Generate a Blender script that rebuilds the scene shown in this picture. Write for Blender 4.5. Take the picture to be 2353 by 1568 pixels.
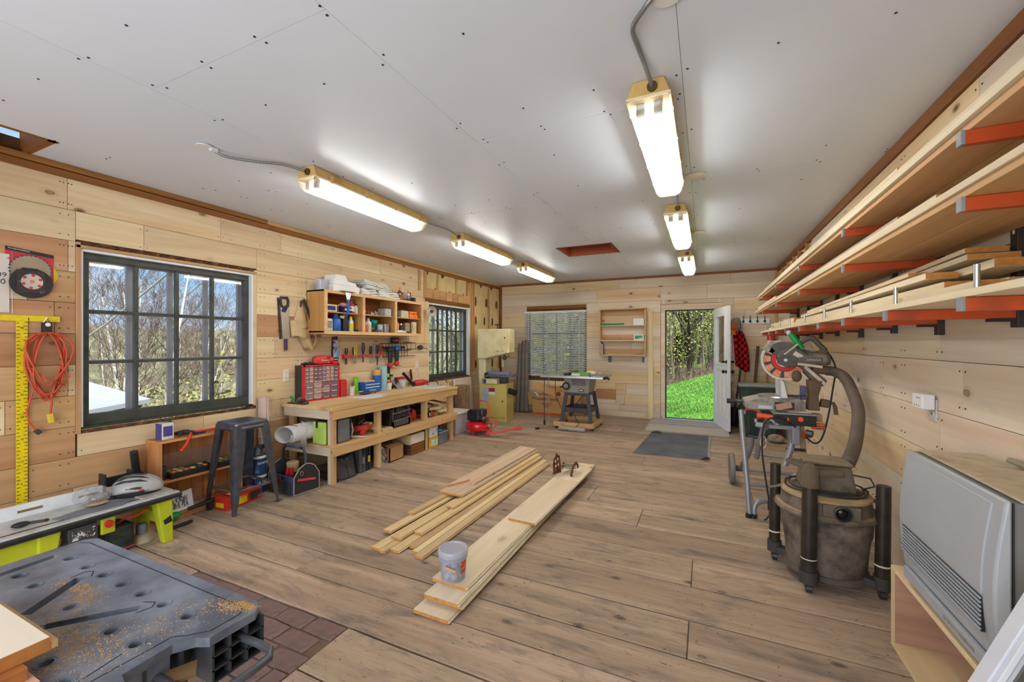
import bpy, bmesh, math, random
from mathutils import Vector, Matrix, Euler
R=math.radians; PI=math.pi
random.seed(7)
sc=bpy.context.scene; col=sc.collection
for o in list(bpy.data.objects): bpy.data.objects.remove(o)
# ---------------------------------------------------------------- camera
TH=math.atan(445.5/963.); CAMH=1.46
cam=bpy.data.cameras.new('camera'); cam.lens=963./2353*36; cam.sensor_width=36; cam.clip_start=.02; cam.clip_end=1200
cam.shift_y=4./2353
co=bpy.data.objects.new('camera',cam); col.objects.link(co); co.location=(0,0,CAMH); co.rotation_euler=(PI/2,0,TH); sc.camera=co
# ---------------------------------------------------------------- exposure, sky, sun
sc.view_settings.view_transform='Standard'; sc.view_settings.look='None'
sc.view_settings.exposure=0.85; sc.view_settings.gamma=1.0; sc.view_settings.use_curve_mapping=False
SKY=.66; SUN=4.6; TUBE=27.0; FILL=72
w=bpy.data.worlds.new('sky'); sc.world=w; w.use_nodes=True
def sky():
    nt=w.node_tree; N=nt.nodes; Lk=nt.links; bg=N['Background']
    tc=N.new('ShaderNodeTexCoord'); sx=N.new('ShaderNodeSeparateXYZ'); Lk.new(tc.outputs['Generated'],sx.inputs[0])
    r=N.new('ShaderNodeValToRGB'); e=r.color_ramp.elements
    e[0].position=.0; e[0].color=(.62,.76,.90,1); e[1].position=.45; e[1].color=(.13,.33,.72,1)
    e2=r.color_ramp.elements.new(.12); e2.color=(.34,.57,.86,1)
    Lk.new(sx.outputs['Z'],r.inputs[0])
    mp=N.new('ShaderNodeMapping'); mp.inputs['Scale'].default_value=(1,1,2.6); Lk.new(tc.outputs['Generated'],mp.inputs[0])
    nz=N.new('ShaderNodeTexNoise'); nz.inputs['Scale'].default_value=2.6; nz.inputs['Detail'].default_value=7; nz.inputs['Roughness'].default_value=.55
    Lk.new(mp.outputs[0],nz.inputs[0])
    cr=N.new('ShaderNodeValToRGB'); cr.color_ramp.elements[0].position=.47; cr.color_ramp.elements[1].position=.68
    Lk.new(nz.outputs[0],cr.inputs[0])
    mx=N.new('ShaderNodeMix'); mx.data_type='RGBA'; Lk.new(cr.outputs[0],mx.inputs[0]); Lk.new(r.outputs[0],mx.inputs[6]); mx.inputs[7].default_value=(.86,.89,.94,1)
    Lk.new(mx.outputs[2],bg.inputs[0]); bg.inputs[1].default_value=SKY
sky()
sl=bpy.data.lights.new('sun','SUN'); sl.energy=SUN; sl.angle=R(3); sl.color=(1,.95,.86)
so=bpy.data.objects.new('sun',sl); col.objects.link(so); so.location=(30,-10,40)
so.rotation_euler=Vector((.8,-.3,1.)).to_track_quat('Z','Y').to_euler()
# area light added to lift the room, standing in for daylight behind the camera
al=bpy.data.lights.new('added_daylight_fill','AREA'); al.shape='RECTANGLE'; al.size=3.9; al.size_y=2.2; al.energy=FILL; al.color=(.93,.97,1)
ao=bpy.data.objects.new('added_daylight_fill',al); col.objects.link(ao); ao.location=(-1.5,-1.36,1.12); ao.rotation_euler=(1.22,0,0)
# ---------------------------------------------------------------- mesh builder
class B:
    def __init__(s): s.v=[]; s.f=[]; s.m=Matrix()
    def add(s,vs,fs):
        n=len(s.v); M=s.m
        s.v+= [tuple(M@Vector(p)) for p in vs]; s.f+=[tuple(i+n for i in f) for f in fs]; return s
    def box(s,a,b,c,d,e,f):
        x0,x1=min(a,d),max(a,d); y0,y1=min(b,e),max(b,e); z0,z1=min(c,f),max(c,f)
        return s.add([(x0,y0,z0),(x1,y0,z0),(x1,y1,z0),(x0,y1,z0),(x0,y0,z1),(x1,y0,z1),(x1,y1,z1),(x0,y1,z1)],
          [(0,3,2,1),(4,5,6,7),(0,1,5,4),(1,2,6,5),(2,3,7,6),(3,0,4,7)])
    def cb(s,c,d,rot=None):
        m=s.m; s.m=m@Matrix.Translation(c)
        if rot: s.m=s.m@Euler(rot).to_matrix().to_4x4()
        s.box(-d[0]/2,-d[1]/2,-d[2]/2,d[0]/2,d[1]/2,d[2]/2); s.m=m; return s
    def bar(s,p,q,wd,th,up=(0,0,1)):
        p,q=Vector(p),Vector(q); d=q-p; L=d.length; d/=L; u=Vector(up)
        if abs(d.dot(u))>.95: u=Vector((0,1,0))
        sd=d.cross(u).normalized(); u=sd.cross(d)
        vs=[]
        for c in (p,q):
            for a,b in((-1,-1),(1,-1),(1,1),(-1,1)): vs.append(c+sd*a*wd/2+u*b*th/2)
        return s.add(vs,[(0,1,2,3),(7,6,5,4),(0,4,5,1),(1,5,6,2),(2,6,7,3),(3,7,4,0)])
    def rings(s,rs,closed=False,cap=True):
        n=len(rs[0]); vs=[p for r in rs for p in r]; fs=[]; k=len(rs)
        for i in range(k if closed else k-1):
            j=(i+1)%k
            for a in range(n): fs.append((i*n+a,i*n+(a+1)%n,j*n+(a+1)%n,j*n+a))
        if cap and not closed: fs+= [tuple(range(n))[::-1],tuple((k-1)*n+a for a in range(n))]
        return s.add(vs,fs)
    def tube(s,pts,r,n=8,closed=False,cap=True):
        P=[Vector(p) for p in pts]; k=len(P); rr=r if isinstance(r,(list,tuple)) else [r]*k
        T=[]
        for i in range(k):
            a=P[(i-1)%k] if (closed or i>0) else P[i]; b=P[(i+1)%k] if (closed or i<k-1) else P[i]
            t=b-a; T.append(t.normalized() if t.length>1e-9 else Vector((0,0,1)))
        u=Vector((0,0,1)) if abs(T[0].z)<.9 else Vector((1,0,0)); rs=[]
        for i in range(k):
            u=(u-T[i]*u.dot(T[i])); u=u.normalized() if u.length>1e-6 else T[i].orthogonal().normalized(); v=T[i].cross(u)
            rs.append([P[i]+(u*math.cos(2*PI*a/n)+v*math.sin(2*PI*a/n))*rr[i] for a in range(n)])
        return s.rings(rs,closed,cap)
    def cyl(s,p,q,r,r2=None,n=16,cap=True): return s.tube([p,q],[r,r if r2 is None else r2],n,False,cap)
    def lathe(s,prof,c=(0,0,0),n=24,axis=None,sx=1,sy=1,cap=True):
        m=s.m; s.m=m@Matrix.Translation(c)
        if axis: s.m=s.m@Vector(axis).to_track_quat('Z','Y').to_matrix().to_4x4()
        s.rings([[(r*sx*math.cos(2*PI*a/n),r*sy*math.sin(2*PI*a/n),z) for a in range(n)] for r,z in prof],cap=cap); s.m=m; return s
    def prism(s,poly,pl,a,b):
        f={'XY':lambda p,t:(p[0],p[1],t),'XZ':lambda p,t:(p[0],t,p[1]),'YZ':lambda p,t:(t,p[0],p[1])}[pl]
        n=len(poly)
        return s.add([f(p,a) for p in poly]+[f(p,b) for p in poly],[tuple(range(n))[::-1],tuple(range(n,2*n))]+[(i,(i+1)%n,n+(i+1)%n,n+i) for i in range(n)])
    def ball(s,c,r,n=12,k=8):
        rx,ry,rz=r if isinstance(r,(tuple,list)) else (r,r,r); eps=.02
        return s.lathe([(max(eps,math.sin(PI*i/k)),-math.cos(PI*i/k)) for i in range(k+1)],(0,0,0),n) if 0 else s._ball(c,rx,ry,rz,n,k)
    def _ball(s,c,rx,ry,rz,n,k):
        m=s.m; s.m=m@Matrix.Translation(c)@Matrix.Diagonal((rx,ry,rz,1))
        s.rings([[(max(.01,math.sin(PI*i/k))*math.cos(2*PI*a/n),max(.01,math.sin(PI*i/k))*math.sin(2*PI*a/n),-math.cos(PI*i/k)) for a in range(n)] for i in range(k+1)]); s.m=m; return s
    def sheet(s,fn,nu,nv,th=0):
        g=[[Vector(fn(i/nu,j/nv)) for j in range(nv+1)] for i in range(nu+1)]
        vs=[p for r in g for p in r]; q=lambda i,j:i*(nv+1)+j
        fs=[(q(i,j),q(i+1,j),q(i+1,j+1),q(i,j+1)) for i in range(nu) for j in range(nv)]
        return s.add(vs,fs)
    def mesh(s,name,o=(0,0,0)):
        me=bpy.data.meshes.new(name); O=Vector(o)
        me.from_pydata([Vector(p)-O for p in s.v],[],s.f); me.update(); return me
    def at(s,M): s.m=M; return s
def fixn(me):
    bm=bmesh.new(); bm.from_mesh(me); bmesh.ops.recalc_face_normals(bm,faces=bm.faces); bm.to_mesh(me); bm.free()
def link(name,me,m,parent=None,loc=(0,0,0)):
    o=bpy.data.objects.new(name,me); col.objects.link(o)
    if m is not None and not me.materials: me.materials.append(m)
    o.location=loc
    if parent is not None: o.parent=parent
    return o
def root(o):
    while o.parent: o=o.parent
    return o
def part(name,b,m,parent,bev=0,sm=False,label=None,sub=0,th=0,seg=2):
    """one mesh under a thing; verts are in world axes, or in the thing's own axes when the thing was given a turn"""
    r=root(parent); me=b.mesh(name,(0,0,0) if r.get('_loc') else r.location); fixn(me)
    return fin(link(name,me,m,parent),bev,sm,label,sub,th,seg)
def fin(o,bev,sm,label,sub,th,seg):
    if sm: o.data.shade_smooth(); o.data.set_sharp_from_angle(angle=R(sm if sm>1 else 42))
    if th: md=o.modifiers.new('s','SOLIDIFY'); md.thickness=th; md.offset=0
    if bev: md=o.modifiers.new('b','BEVEL'); md.width=bev; md.segments=seg; md.limit_method='ANGLE'; md.angle_limit=R(38); md.harden_normals=False
    if sub: md=o.modifiers.new('u','SUBSURF'); md.levels=sub; md.render_levels=sub; o.data.shade_smooth()
    if label: o['label']=label
    return o
def T(name,label,cat,loc=(0,0,0),group=None,rz=None):
    o=bpy.data.objects.new(name,None); o.empty_display_size=.05; col.objects.link(o); o.location=loc
    if rz is not None: o.rotation_euler=(0,0,rz) if not isinstance(rz,tuple) else rz; o['_loc']=1
    o['label']=label; o['category']=cat
    if group: o['group']=group
    return o
def solo(name,b,m,label,cat,group=None,bev=0,sm=False,sub=0,th=0,kind=None,seg=2):
    xs=[p[0] for p in b.v]; ys=[p[1] for p in b.v]; zs=[p[2] for p in b.v]
    c=((min(xs)+max(xs))/2,(min(ys)+max(ys))/2,min(zs)); me=b.mesh(name,c); fixn(me)
    o=fin(link(name,me,m,None,c),bev,sm,label,sub,th,seg); o['category']=cat
    if group: o['group']=group
    if kind: o['kind']=kind
    return o
def struct(name,b,m,parent=None,bev=0,sm=False):
    me=b.mesh(name); fixn(me); o=link(name,me,m,parent); fin(o,bev,sm,None,0,0,2)
    if parent is None: o['kind']='structure'
    return o
def group_struct(name):
    o=bpy.data.objects.new(name,None); col.objects.link(o); o['kind']='structure'; return o
def dup(r,loc,label=None,rz=None,group=None):
    def cp(o,p):
        c=o.copy(); col.objects.link(c)
        if p is not None: c.parent=p
        for ch in o.children: cp(ch,c)
        return c
    c=cp(r,None); c.location=loc
    if rz is not None: c.rotation_euler=(0,0,rz) if not isinstance(rz,tuple) else rz
    if label: c['label']=label
    if group: c['group']=group
    return c
texts=[]
def text(s,size,m,parent,loc,rot,ext=.0006,name='lettering',align='CENTER',sx=1):
    cu=bpy.data.curves.new(name,'FONT'); cu.body=s; cu.size=size; cu.extrude=ext; cu.align_x=align; cu.align_y='CENTER'; cu.resolution_u=2
    o=bpy.data.objects.new(name,cu); col.objects.link(o); texts.append((o,m,parent,loc,rot,sx))
def flush_texts():
    dg=bpy.context.evaluated_depsgraph_get()
    for o,m,p,loc,rot,sx in texts:
        me=bpy.data.meshes.new_from_object(o.evaluated_get(dg)); nm=o.name.split('.')[0]; r=root(p)
        bpy.data.objects.remove(o); me.materials.clear()
        n=link(nm,me,m,p); L=Vector(loc)-(Vector((0,0,0)) if r.get('_loc') else Vector(r.location)); n.location=L; n.rotation_euler=rot; n.scale=(sx,1,1)
# ---------------------------------------------------------------- materials
MC={}
def _n(nt,t,**k):
    n=nt.nodes.new('ShaderNode'+t)
    for a,v in k.items(): setattr(n,a,v)
    return n
def _mix(nt,f,a,b,mode='MIX'):
    m=_n(nt,'Mix',data_type='RGBA',blend_type=mode)
    for i,x in ((0,f),(6,a),(7,b)):
        if hasattr(x,'is_linked') or hasattr(x,'links'): nt.links.new(x,m.inputs[i])
        else: m.inputs[i].default_value=x if i==0 else (*x[:3],1)
    return m.outputs[2]
def _ramp(nt,src,st):
    r=_n(nt,'ValToRGB'); e=r.color_ramp.elements
    while len(e)<len(st): e.new(.5)
    for i,(p,c) in enumerate(st): e[i].position=p; e[i].color=(*c,1) if isinstance(c,tuple) else (c,c,c,1)
    nt.links.new(src,r.inputs[0]); return r.outputs[0]
def _map(nt,src,scale,off=None):
    m=_n(nt,'Mapping'); m.inputs['Scale'].default_value=scale; nt.links.new(src,m.inputs[0])
    if off: nt.links.new(off,m.inputs['Location'])
    return m.outputs[0]
def _noise(nt,src,sc_,det=3,ro=.5,dist=0):
    n=_n(nt,'TexNoise'); n.inputs['Scale'].default_value=sc_; n.inputs['Detail'].default_value=det; n.inputs['Roughness'].default_value=ro; n.inputs['Distortion'].default_value=dist
    nt.links.new(src,n.inputs[0]); return n.outputs[0]
def _base(name,rough,metal,spec=.5):
    m=bpy.data.materials.new(name); m.use_nodes=True; nt=m.node_tree; p=nt.nodes['Principled BSDF']
    p.inputs['Roughness'].default_value=rough; p.inputs['Metallic'].default_value=metal
    p.inputs['Specular IOR Level'].default_value=spec
    return m,nt,p
def S(r,g,b):
    f=lambda c:((c/255+.055)/1.055)**2.4 if c>10 else c/255/12.92
    return (f(r),f(g),f(b))
def mat(name,c,rough=.5,metal=0,var=.12,vs=9,bump=0,bs=60,spec=.4,coat=0,dirt=None,ds=5,dl=(.5,.7),st=None):
    """plain coloured surface with a mottled variation, optional dirt patches and fine relief"""
    if name in MC: return MC[name]
    m,nt,p=_base(name,rough,metal,spec); tc=_n(nt,'TexCoord').outputs['Object']
    if st: tc=_map(nt,tc,st)
    n=_noise(nt,tc,vs,4)
    cc=_mix(nt,_ramp(nt,n,[(.3,0.),(.7,1.)]),tuple(x*(1-var) for x in c),tuple(min(1,x*(1+var)) for x in c))
    if dirt:
        d=_noise(nt,tc,ds,8,.65); cc=_mix(nt,_ramp(nt,d,[(dl[0],0.),(dl[1],1.)]),cc,dirt)
    nt.links.new(cc,p.inputs['Base Color'])
    if coat: p.inputs['Coat Weight'].default_value=coat
    if bump:
        bp=_n(nt,'Bump'); bp.inputs['Strength'].default_value=bump; bp.inputs['Distance'].default_value=.004
        nt.links.new(_noise(nt,tc,bs,4),bp.inputs['Height']); nt.links.new(bp.outputs[0],p.inputs['Normal'])
    MC[name]=m; return m
AX={'X':(0,1,2),'Y':(1,0,2),'Z':(2,0,1)}
def wood(name,base,dark,axis='X',knot=(.16,.07,.03),kn=1.0,rough=.6,vary=.16,grain=.55,age=0,bump=.12,hue=.02):
    """sawn board: stretched grain, growth streaks, oval knots, each board a little different by its random number"""
    if name in MC: return MC[name]
    m,nt,p=_base(name,rough,0,.25); Lk=nt.links
    tc=_n(nt,'TexCoord').outputs['Object']; oi=_n(nt,'ObjectInfo').outputs['Random']
    off=_n(nt,'CombineXYZ')
    for i,k in enumerate((37.,91.,53.)):
        mm=_n(nt,'Math',operation='MULTIPLY'); mm.inputs[1].default_value=k; Lk.new(oi,mm.inputs[0]); Lk.new(mm.outputs[0],off.inputs[i])
    ax={'X':0,'Y':1,'Z':2}[axis]
    def vec(al,ac):
        s=[ac]*3; s[ax]=al; return _map(nt,tc,s,off.outputs[0])
    g=_noise(nt,vec(.9,26),1,6,.62,.35); st=_noise(nt,vec(.35,5.5),1,3,.5,.8)
    cc=_mix(nt,_ramp(nt,st,[(.34,0.),(.72,1.)]),base,dark)
    cc=_mix(nt,_ramp(nt,g,[(.42,0.),(.75,grain)]),cc,tuple(x*.72 for x in dark))
    if kn:
        v=_n(nt,'TexVoronoi'); v.inputs['Scale'].default_value=1; Lk.new(vec(3.6*kn,6.6*kn),v.inputs[0])
        wob=_noise(nt,vec(30,30),1,3)
        ad=_n(nt,'Math',operation='MULTIPLY_ADD'); Lk.new(wob,ad.inputs[0]); ad.inputs[1].default_value=.05; Lk.new(v.outputs['Distance'],ad.inputs[2])
        kk=_ramp(nt,ad.outputs[0],[(.085,1.),(.11,.5),(.125,.9),(.15,.2),(.26,0.)]); kk=_mix(nt,_ramp(nt,_noise(nt,vec(.7,2.6),1,2),[(.46,0.),(.56,1.)]),(0,0,0),kk)
        cc=_mix(nt,kk,cc,knot)
    if age:
        a=_noise(nt,vec(2.5,9),1,8,.7,.5); cc=_mix(nt,_ramp(nt,a,[(.5,0.),(.72,age)]),cc,S(92,88,86))
        a=_noise(nt,vec(14,30),1,6,.7,1.2); cc=_mix(nt,_ramp(nt,a,[(.64,0.),(.70,.9)]),cc,S(52,44,38)); a=_noise(nt,vec(9,85),1,3,.6,.6); cc=_mix(nt,_ramp(nt,a,[(.60,0.),(.72,.55)]),cc,S(96,82,70)); a=_noise(nt,vec(38,75),1,2,.5); cc=_mix(nt,_ramp(nt,a,[(.70,0.),(.74,.85)]),cc,S(60,50,44))
    hs=_n(nt,'HueSaturation')
    mr=_n(nt,'MapRange'); mr.inputs['To Min'].default_value=1-vary; mr.inputs['To Max'].default_value=1+vary*.7; Lk.new(oi,mr.inputs[0]); Lk.new(mr.outputs[0],hs.inputs['Value'])
    fr=_n(nt,'Math',operation='FRACT'); m7=_n(nt,'Math',operation='MULTIPLY'); m7.inputs[1].default_value=7.31; Lk.new(oi,m7.inputs[0]); Lk.new(m7.outputs[0],fr.inputs[0])
    mr2=_n(nt,'MapRange'); mr2.inputs['To Min'].default_value=.5-hue*.5; mr2.inputs['To Max'].default_value=.5+hue*.3; Lk.new(fr.outputs[0],mr2.inputs[0]); Lk.new(mr2.outputs[0],hs.inputs['Hue'])
    Lk.new(cc,hs.inputs['Color']); Lk.new(hs.outputs[0],p.inputs['Base Color'])
    if bump:
        bp=_n(nt,'Bump'); bp.inputs['Strength'].default_value=bump; bp.inputs['Distance'].default_value=.003; Lk.new(g,bp.inputs['Height']); Lk.new(bp.outputs[0],p.inputs['Normal'])
    MC[name]=m; return m
def glass(name,tint=(1,1,1),rough=.02,k=.06,milk=0,mc=(.8,.8,.82)):
    """thin pane: mostly clear, a mirror sheen that grows towards grazing angles; milk adds cloudiness"""
    if name in MC: return MC[name]
    m=bpy.data.materials.new(name); m.use_nodes=True; nt=m.node_tree; nt.nodes.remove(nt.nodes['Principled BSDF']); out=nt.nodes['Material Output']
    t=_n(nt,'BsdfTransparent'); t.inputs[0].default_value=(*tint,1); g=_n(nt,'BsdfGlossy'); g.inputs['Roughness'].default_value=rough
    lw=_n(nt,'LayerWeight'); lw.inputs[0].default_value=.25
    mm=_n(nt,'Math',operation='MULTIPLY_ADD'); nt.links.new(lw.outputs['Fresnel'],mm.inputs[0]); mm.inputs[1].default_value=.13; mm.inputs[2].default_value=k*.3
    a=_n(nt,'MixShader'); nt.links.new(mm.outputs[0],a.inputs[0]); nt.links.new(t.outputs[0],a.inputs[1]); nt.links.new(g.outputs[0],a.inputs[2]); res=a.outputs[0]
    if milk:
        d=_n(nt,'BsdfDiffuse'); d.inputs[0].default_value=(*mc,1); tl=_n(nt,'BsdfTranslucent'); tl.inputs[0].default_value=(*mc,1)
        dm=_n(nt,'MixShader'); dm.inputs[0].default_value=.5; nt.links.new(d.outputs[0],dm.inputs[1]); nt.links.new(tl.outputs[0],dm.inputs[2])
        b=_n(nt,'MixShader'); b.inputs[0].default_value=milk; nt.links.new(res,b.inputs[1]); nt.links.new(dm.outputs[0],b.inputs[2]); res=b.outputs[0]
    nt.links.new(res,out.inputs[0]); MC[name]=m; return m
def emit(name,c,s):
    if name in MC: return MC[name]
    m=bpy.data.materials.new(name); m.use_nodes=True; p=m.node_tree.nodes['Principled BSDF']
    p.inputs['Base Color'].default_value=(*c,1); p.inputs['Emission Color'].default_value=(*c,1); p.inputs['Emission Strength'].default_value=s; MC[name]=m; return m
PINE=S(222,204,168); PINED=S(202,172,130)
for a in 'XYZ':
    MC['pine'+a]=wood('pine board '+a,PINE,PINED,a,kn=.95,vary=.10,grain=.4)
    MC['stud'+a]=wood('stud lumber '+a,S(206,166,110),S(176,128,78),a,kn=1.1)
    MC['old'+a]=wood('brown trim '+a,S(150,98,48),S(112,70,32),a,kn=1.0)
    MC['lum'+a]=wood('planed lumber '+a,S(226,202,158),S(206,174,126),a,kn=0,vary=.09,grain=.35,bump=.05)
    MC['maple'+a]=wood('cabinet wood '+a,S(196,150,92),S(172,122,70),a,kn=0,vary=.04,grain=.5)
    MC['bench'+a]=wood('bench lumber '+a,S(214,180,128),S(190,148,98),a,kn=1.25,vary=.08)
    MC['rwall'+a]=wood('pale wall board '+a,S(216,204,184),S(198,176,150),a,kn=.85,vary=.09,grain=.35)
    MC['brownb'+a]=wood('tan wall board '+a,S(194,156,114),S(170,126,86),a,kn=1.0,vary=.10,grain=.5)
M=lambda k:MC[k]
FLOORM=wood('worn floor plank',S(186,164,140),S(154,132,110),'X',knot=S(88,76,68),kn=1.0,vary=.13,grain=.65,age=.85,bump=.3,hue=.012)
BLK=mat('black plastic',(.018,.018,.02),.45,var=.3); RUB=mat('black rubber',(.02,.02,.02),.75)
STEEL=mat('bright steel',(.55,.56,.58),.32,1); DSTEEL=mat('dark steel',(.09,.095,.11),.42,.8,var=.25); WHT=mat('white plastic',(.72,.72,.72),.4,var=.04)
GRYP=mat('grey plastic',(.22,.225,.235),.5); RED=mat('red plastic',(.52,.025,.025),.4); ORG=mat('orange paint',(.44,.062,.012),.45,var=.1,dirt=(.30,.05,.015),ds=8)
CLEAR=glass('clear plastic',(.95,.95,.96),.1,.2,.14); MILK=glass('milky plastic',(.92,.93,.97),.25,.2,.42,(.75,.77,.85)); PANE=glass('window pane',(.97,.98,.98))
PAPER=mat('white paper',(.74,.74,.76),.7,var=.03); CARD=mat('cardboard',S(176,134,88),.8,var=.1,vs=4); DARKV=mat('dark void',(.012,.010,.008),.9)
BRASS=mat('brass',(.5,.36,.13),.35,1); CANV=mat('tan canvas',S(190,165,125),.85,bump=.3,bs=200)
WHITEP=mat('white paint',S(224,226,232),.45,var=.03)
# ================================================================ the room
XL,XR,YB,YF,H=-4.18,1.12,8.40,-1.25,2.74
def sub(rects,hole):
    out=[]
    for a,b,c,d in rects:            # u0,v0,u1,v1
        h0,h1,h2,h3=hole
        if h0>=c or h2<=a or h1>=d or h3<=b: out.append((a,b,c,d)); continue
        if h0>a: out.append((a,b,h0,d))
        if h2<c: out.append((h2,b,c,d))
        u0,u1=max(a,h0),min(c,h2)
        if h1>b: out.append((u0,b,u1,h1))
        if h3<d: out.append((u0,h3,u1,d))
    return out
WIN1=(1.44,.79,2.80,2.215); WIN2=(5.74,.80,7.06,2.14); WIN3=(-3.53,.655,-2.21,2.245); DOOR=(-.70,0,.185,2.075)
LIGHT_GAP=(-3.5,0,.5,2.25)     # unseen opening made up to let light in behind the camera
# --- wall cores
def wallcore(name,pl,a,b,rect,holes,m):
    rs=[rect]
    for h in holes: rs=sub(rs,h)
    bb=B()
    for u0,v0,u1,v1 in rs:
        if pl=='X': bb.box(a,u0,v0,b,u1,v1)
        else: bb.box(u0,a,v0,u1,b,v1)
    return struct(name,bb,m)
KRAFT=mat('insulation paper',S(206,182,132),.75,var=.12,vs=7,bump=.5,bs=11,dirt=S(150,120,78),ds=3,dl=(.58,.75))
COREM=mat('wall core board',S(96,66,40),.9,var=.25)
wl=wallcore('wall_left','X',-4.36,-4.205,(YF,-.05,YB+.15,H+.1),[WIN1,WIN2],COREM)
wb=wallcore('wall_back','Y',8.425,8.56,(-4.205,-.05,1.15,H+.1),[WIN3,DOOR],COREM)
wr=wallcore('wall_right','X',1.14,1.28,(YF,-.05,YB+.15,H+.1),[],COREM)
wf=wallcore('wall_front','Y',YF-.14,YF,(-4.205,-.05,1.14,H+.1),[LIGHT_GAP],M('pineX'))
# --- boards on the walls: every board is its own piece
def board(par,pl,off,th,u0,v0,u1,v1,m,g=.0016):
    """th>0 proud towards the room from the plane at off"""
    cu,cv=(u0+u1)/2,(v0+v1)/2; du,dv=(u1-u0)/2-g,(v1-v0)/2-g
    bb=B(); j=random.uniform(0,.002)
    if pl=='X': bb.box(-th/2,-du,-dv,th/2,du,dv); loc=(off+th/2+(j if th>0 else -j),cu,cv); bb.m=Matrix()
    else: bb.box(-du,-th/2,-dv,du,th/2,dv); loc=(cu,off+th/2+(j if th>0 else -j),cv)
    if pl=='X' and th<0 or pl!='X' and th<0: pass
    me=bb.mesh('board'); fixn(me); return link('board',me,m,par,loc)
def clad(par,pl,off,th,rows,joints,span,holes,mf):
    for i in range(len(rows)-1):
        v0,v1=rows[i],rows[i+1]; js=[span[0]]+sorted(joints.get(i,[]))+[span[1]]
        for k in range(len(js)-1):
            rs=[(js[k],v0,js[k+1],v1)]
            for h in holes: rs=sub(rs,h)
            for r in rs:
                if r[2]-r[0]<.02 or r[3]-r[1]<.02: continue
                board(par,pl,off,th,*r,mf(i,k,r))
ZR=[.0,.175,.40,.625,.85,1.075,1.30,1.525,1.75,1.975,2.20,2.423,2.65]
jl={11:[1.397,2.449,3.068,4.6],10:[.4,1.849,3.9],9:[1.40,3.4,4.9],8:[1.2,3.1,4.4],7:[1.33,3.6,5.3],6:[.9,3.0,5.2],5:[1.40,3.25,4.7],4:[1.1,3.5],3:[1.45,2.3,3.06,4.4],2:[1.205,3.3,4.9],1:[1.425,2.9,4.2],0:[2.2,4.0]}
def lm(i,k,r):
    if r[1]<2.15 and r[2]<=1.45: return M('brownbY') if (i*3+k)%4 else M('pineY')
    if r[3]<=.80 and (i+k)%3==0: return M('brownbY')
    if i==7 and k==1: return M('brownbY')
    return M('pineY')
HEAD2=(5.60,2.14,8.5,2.8); STR=(7.10,.90,8.5,2.8)
clad(wl,'X',-4.2,.02,ZR,jl,(-.6,8.38),[WIN1,WIN2,HEAD2,STR,(1.44,2.1,2.80,2.2)],lm)
YBR=[0,.12,.24,.44,.66,.88,1.11,1.34,1.57,1.80,2.045,2.265,2.52,2.70]
random.seed(3)
jb={}
for i in range(13): jb[i]=sorted(random.sample([-2.9,-2.4,-1.55,-1.32,-.9,-.6,.3,.62,-3.4,-1.9],2))
jb[12]=[-1.55,.4]; jb[11]=[-2.0,-.78,.02]; jb[10]=[-.75,.45]; jb[3]=[-1.42]; jb[2]=[-1.45]
def bmf(i,k,r): 
    return M('brownbX') if (i==3 and k==0 and 0) else (M('rwallX') if (i+k)%3 else M('pineX'))
clad(wb,'Y',8.42,-.02,YBR,jb,(-4.17,1.10),[WIN3,DOOR,(-.78,0,-.70,2.19),(-.78,2.075,.27,2.19),(.185,0,.27,2.19),(-2.02,.33,-1.62,.53)],bmf)
board(wb,'Y',8.42,-.016,-2.02,.33,-1.62,.53,M('brownbX'))
RZ=[0,.155,.385,.62,.86,1.10,1.366,1.63,1.86,2.10,2.33,2.66]
jr={10:[.9,2.6,4.6],9:[1.3,3.9],8:[2.2,4.8],7:[1.9,3.6,6.2],6:[2.952,4.1,5.9],5:[2.734,3.75,5.4],4:[1.2,2.952,4.6,6.6],3:[3.1,5.0],2:[2.7,4.3,6.1],1:[1.9,3.9,5.6],0:[2.4,4.8]}
clad(wr,'X',1.14,-.02,RZ,jr,(-1.2,8.38),[(5.9,2.33,8.5,2.8)],lambda i,k,r:M('rwallY') if (i+k)%4 else M('pineY'))
# --- exposed framing, left wall over the far window and in its corner
kr=B().sheet(lambda u,v:(-4.197+.012*math.sin(u*38)*math.sin(v*5),5.6+u*2.8,2.1+v*.62),40,10)
struct('insulation',kr,KRAFT,wl,sm=True)
kr=B().sheet(lambda u,v:(-4.197+.011*math.sin(u*23)*math.sin(v*9+.5),7.08+u*1.32,.88+v*1.26),30,14)
struct('insulation',kr,KRAFT,wl,sm=True)
for i in range(3):            # faint print on the paper
    pass
for y,z0,z1,wd in((5.62,2.2,2.64,.045),(5.66,2.2,2.64,.04),(6.0,2.36,2.64,.04),(6.59,2.36,2.64,.04),(6.98,2.36,2.64,.04),(7.09,.0,2.64,.045),(7.16,.9,2.64,.05),(7.24,.9,2.64,.04),(7.86,.9,2.64,.045),(8.32,.9,2.64,.04)):
    struct('stud',B().box(-4.20,y-wd/2,z0,-4.172,y+wd/2,z1),M('studZ'),wl,bev=.002)
for k in range(7): struct('header_block',B().box(-4.2,5.66+k*.195,2.2,-4.168+.004*(k%2),5.66+k*.195+.185,2.36),M('studY'),wl,bev=.004)
struct('header_beam',B().box(-4.2,5.66,2.14,-4.178,7.06,2.2),M('oldY'),wl)
struct('header_block',B().box(-4.2,5.45,2.3,-4.16,5.50,2.6),M('studZ'),wl)
struct('top_plate',B().box(-4.2,YF,2.645,-4.165,8.4,2.695),M('oldY'),wl,bev=.003)
struct('top_plate',B().box(-4.2,YF,2.70,-4.15,2.9,2.74),M('oldY'),wl,bev=.003)
struct('top_plate',B().box(-4.2,2.9,2.70,-4.165,8.4,2.74),M('studY'),wl,bev=.003)
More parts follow.
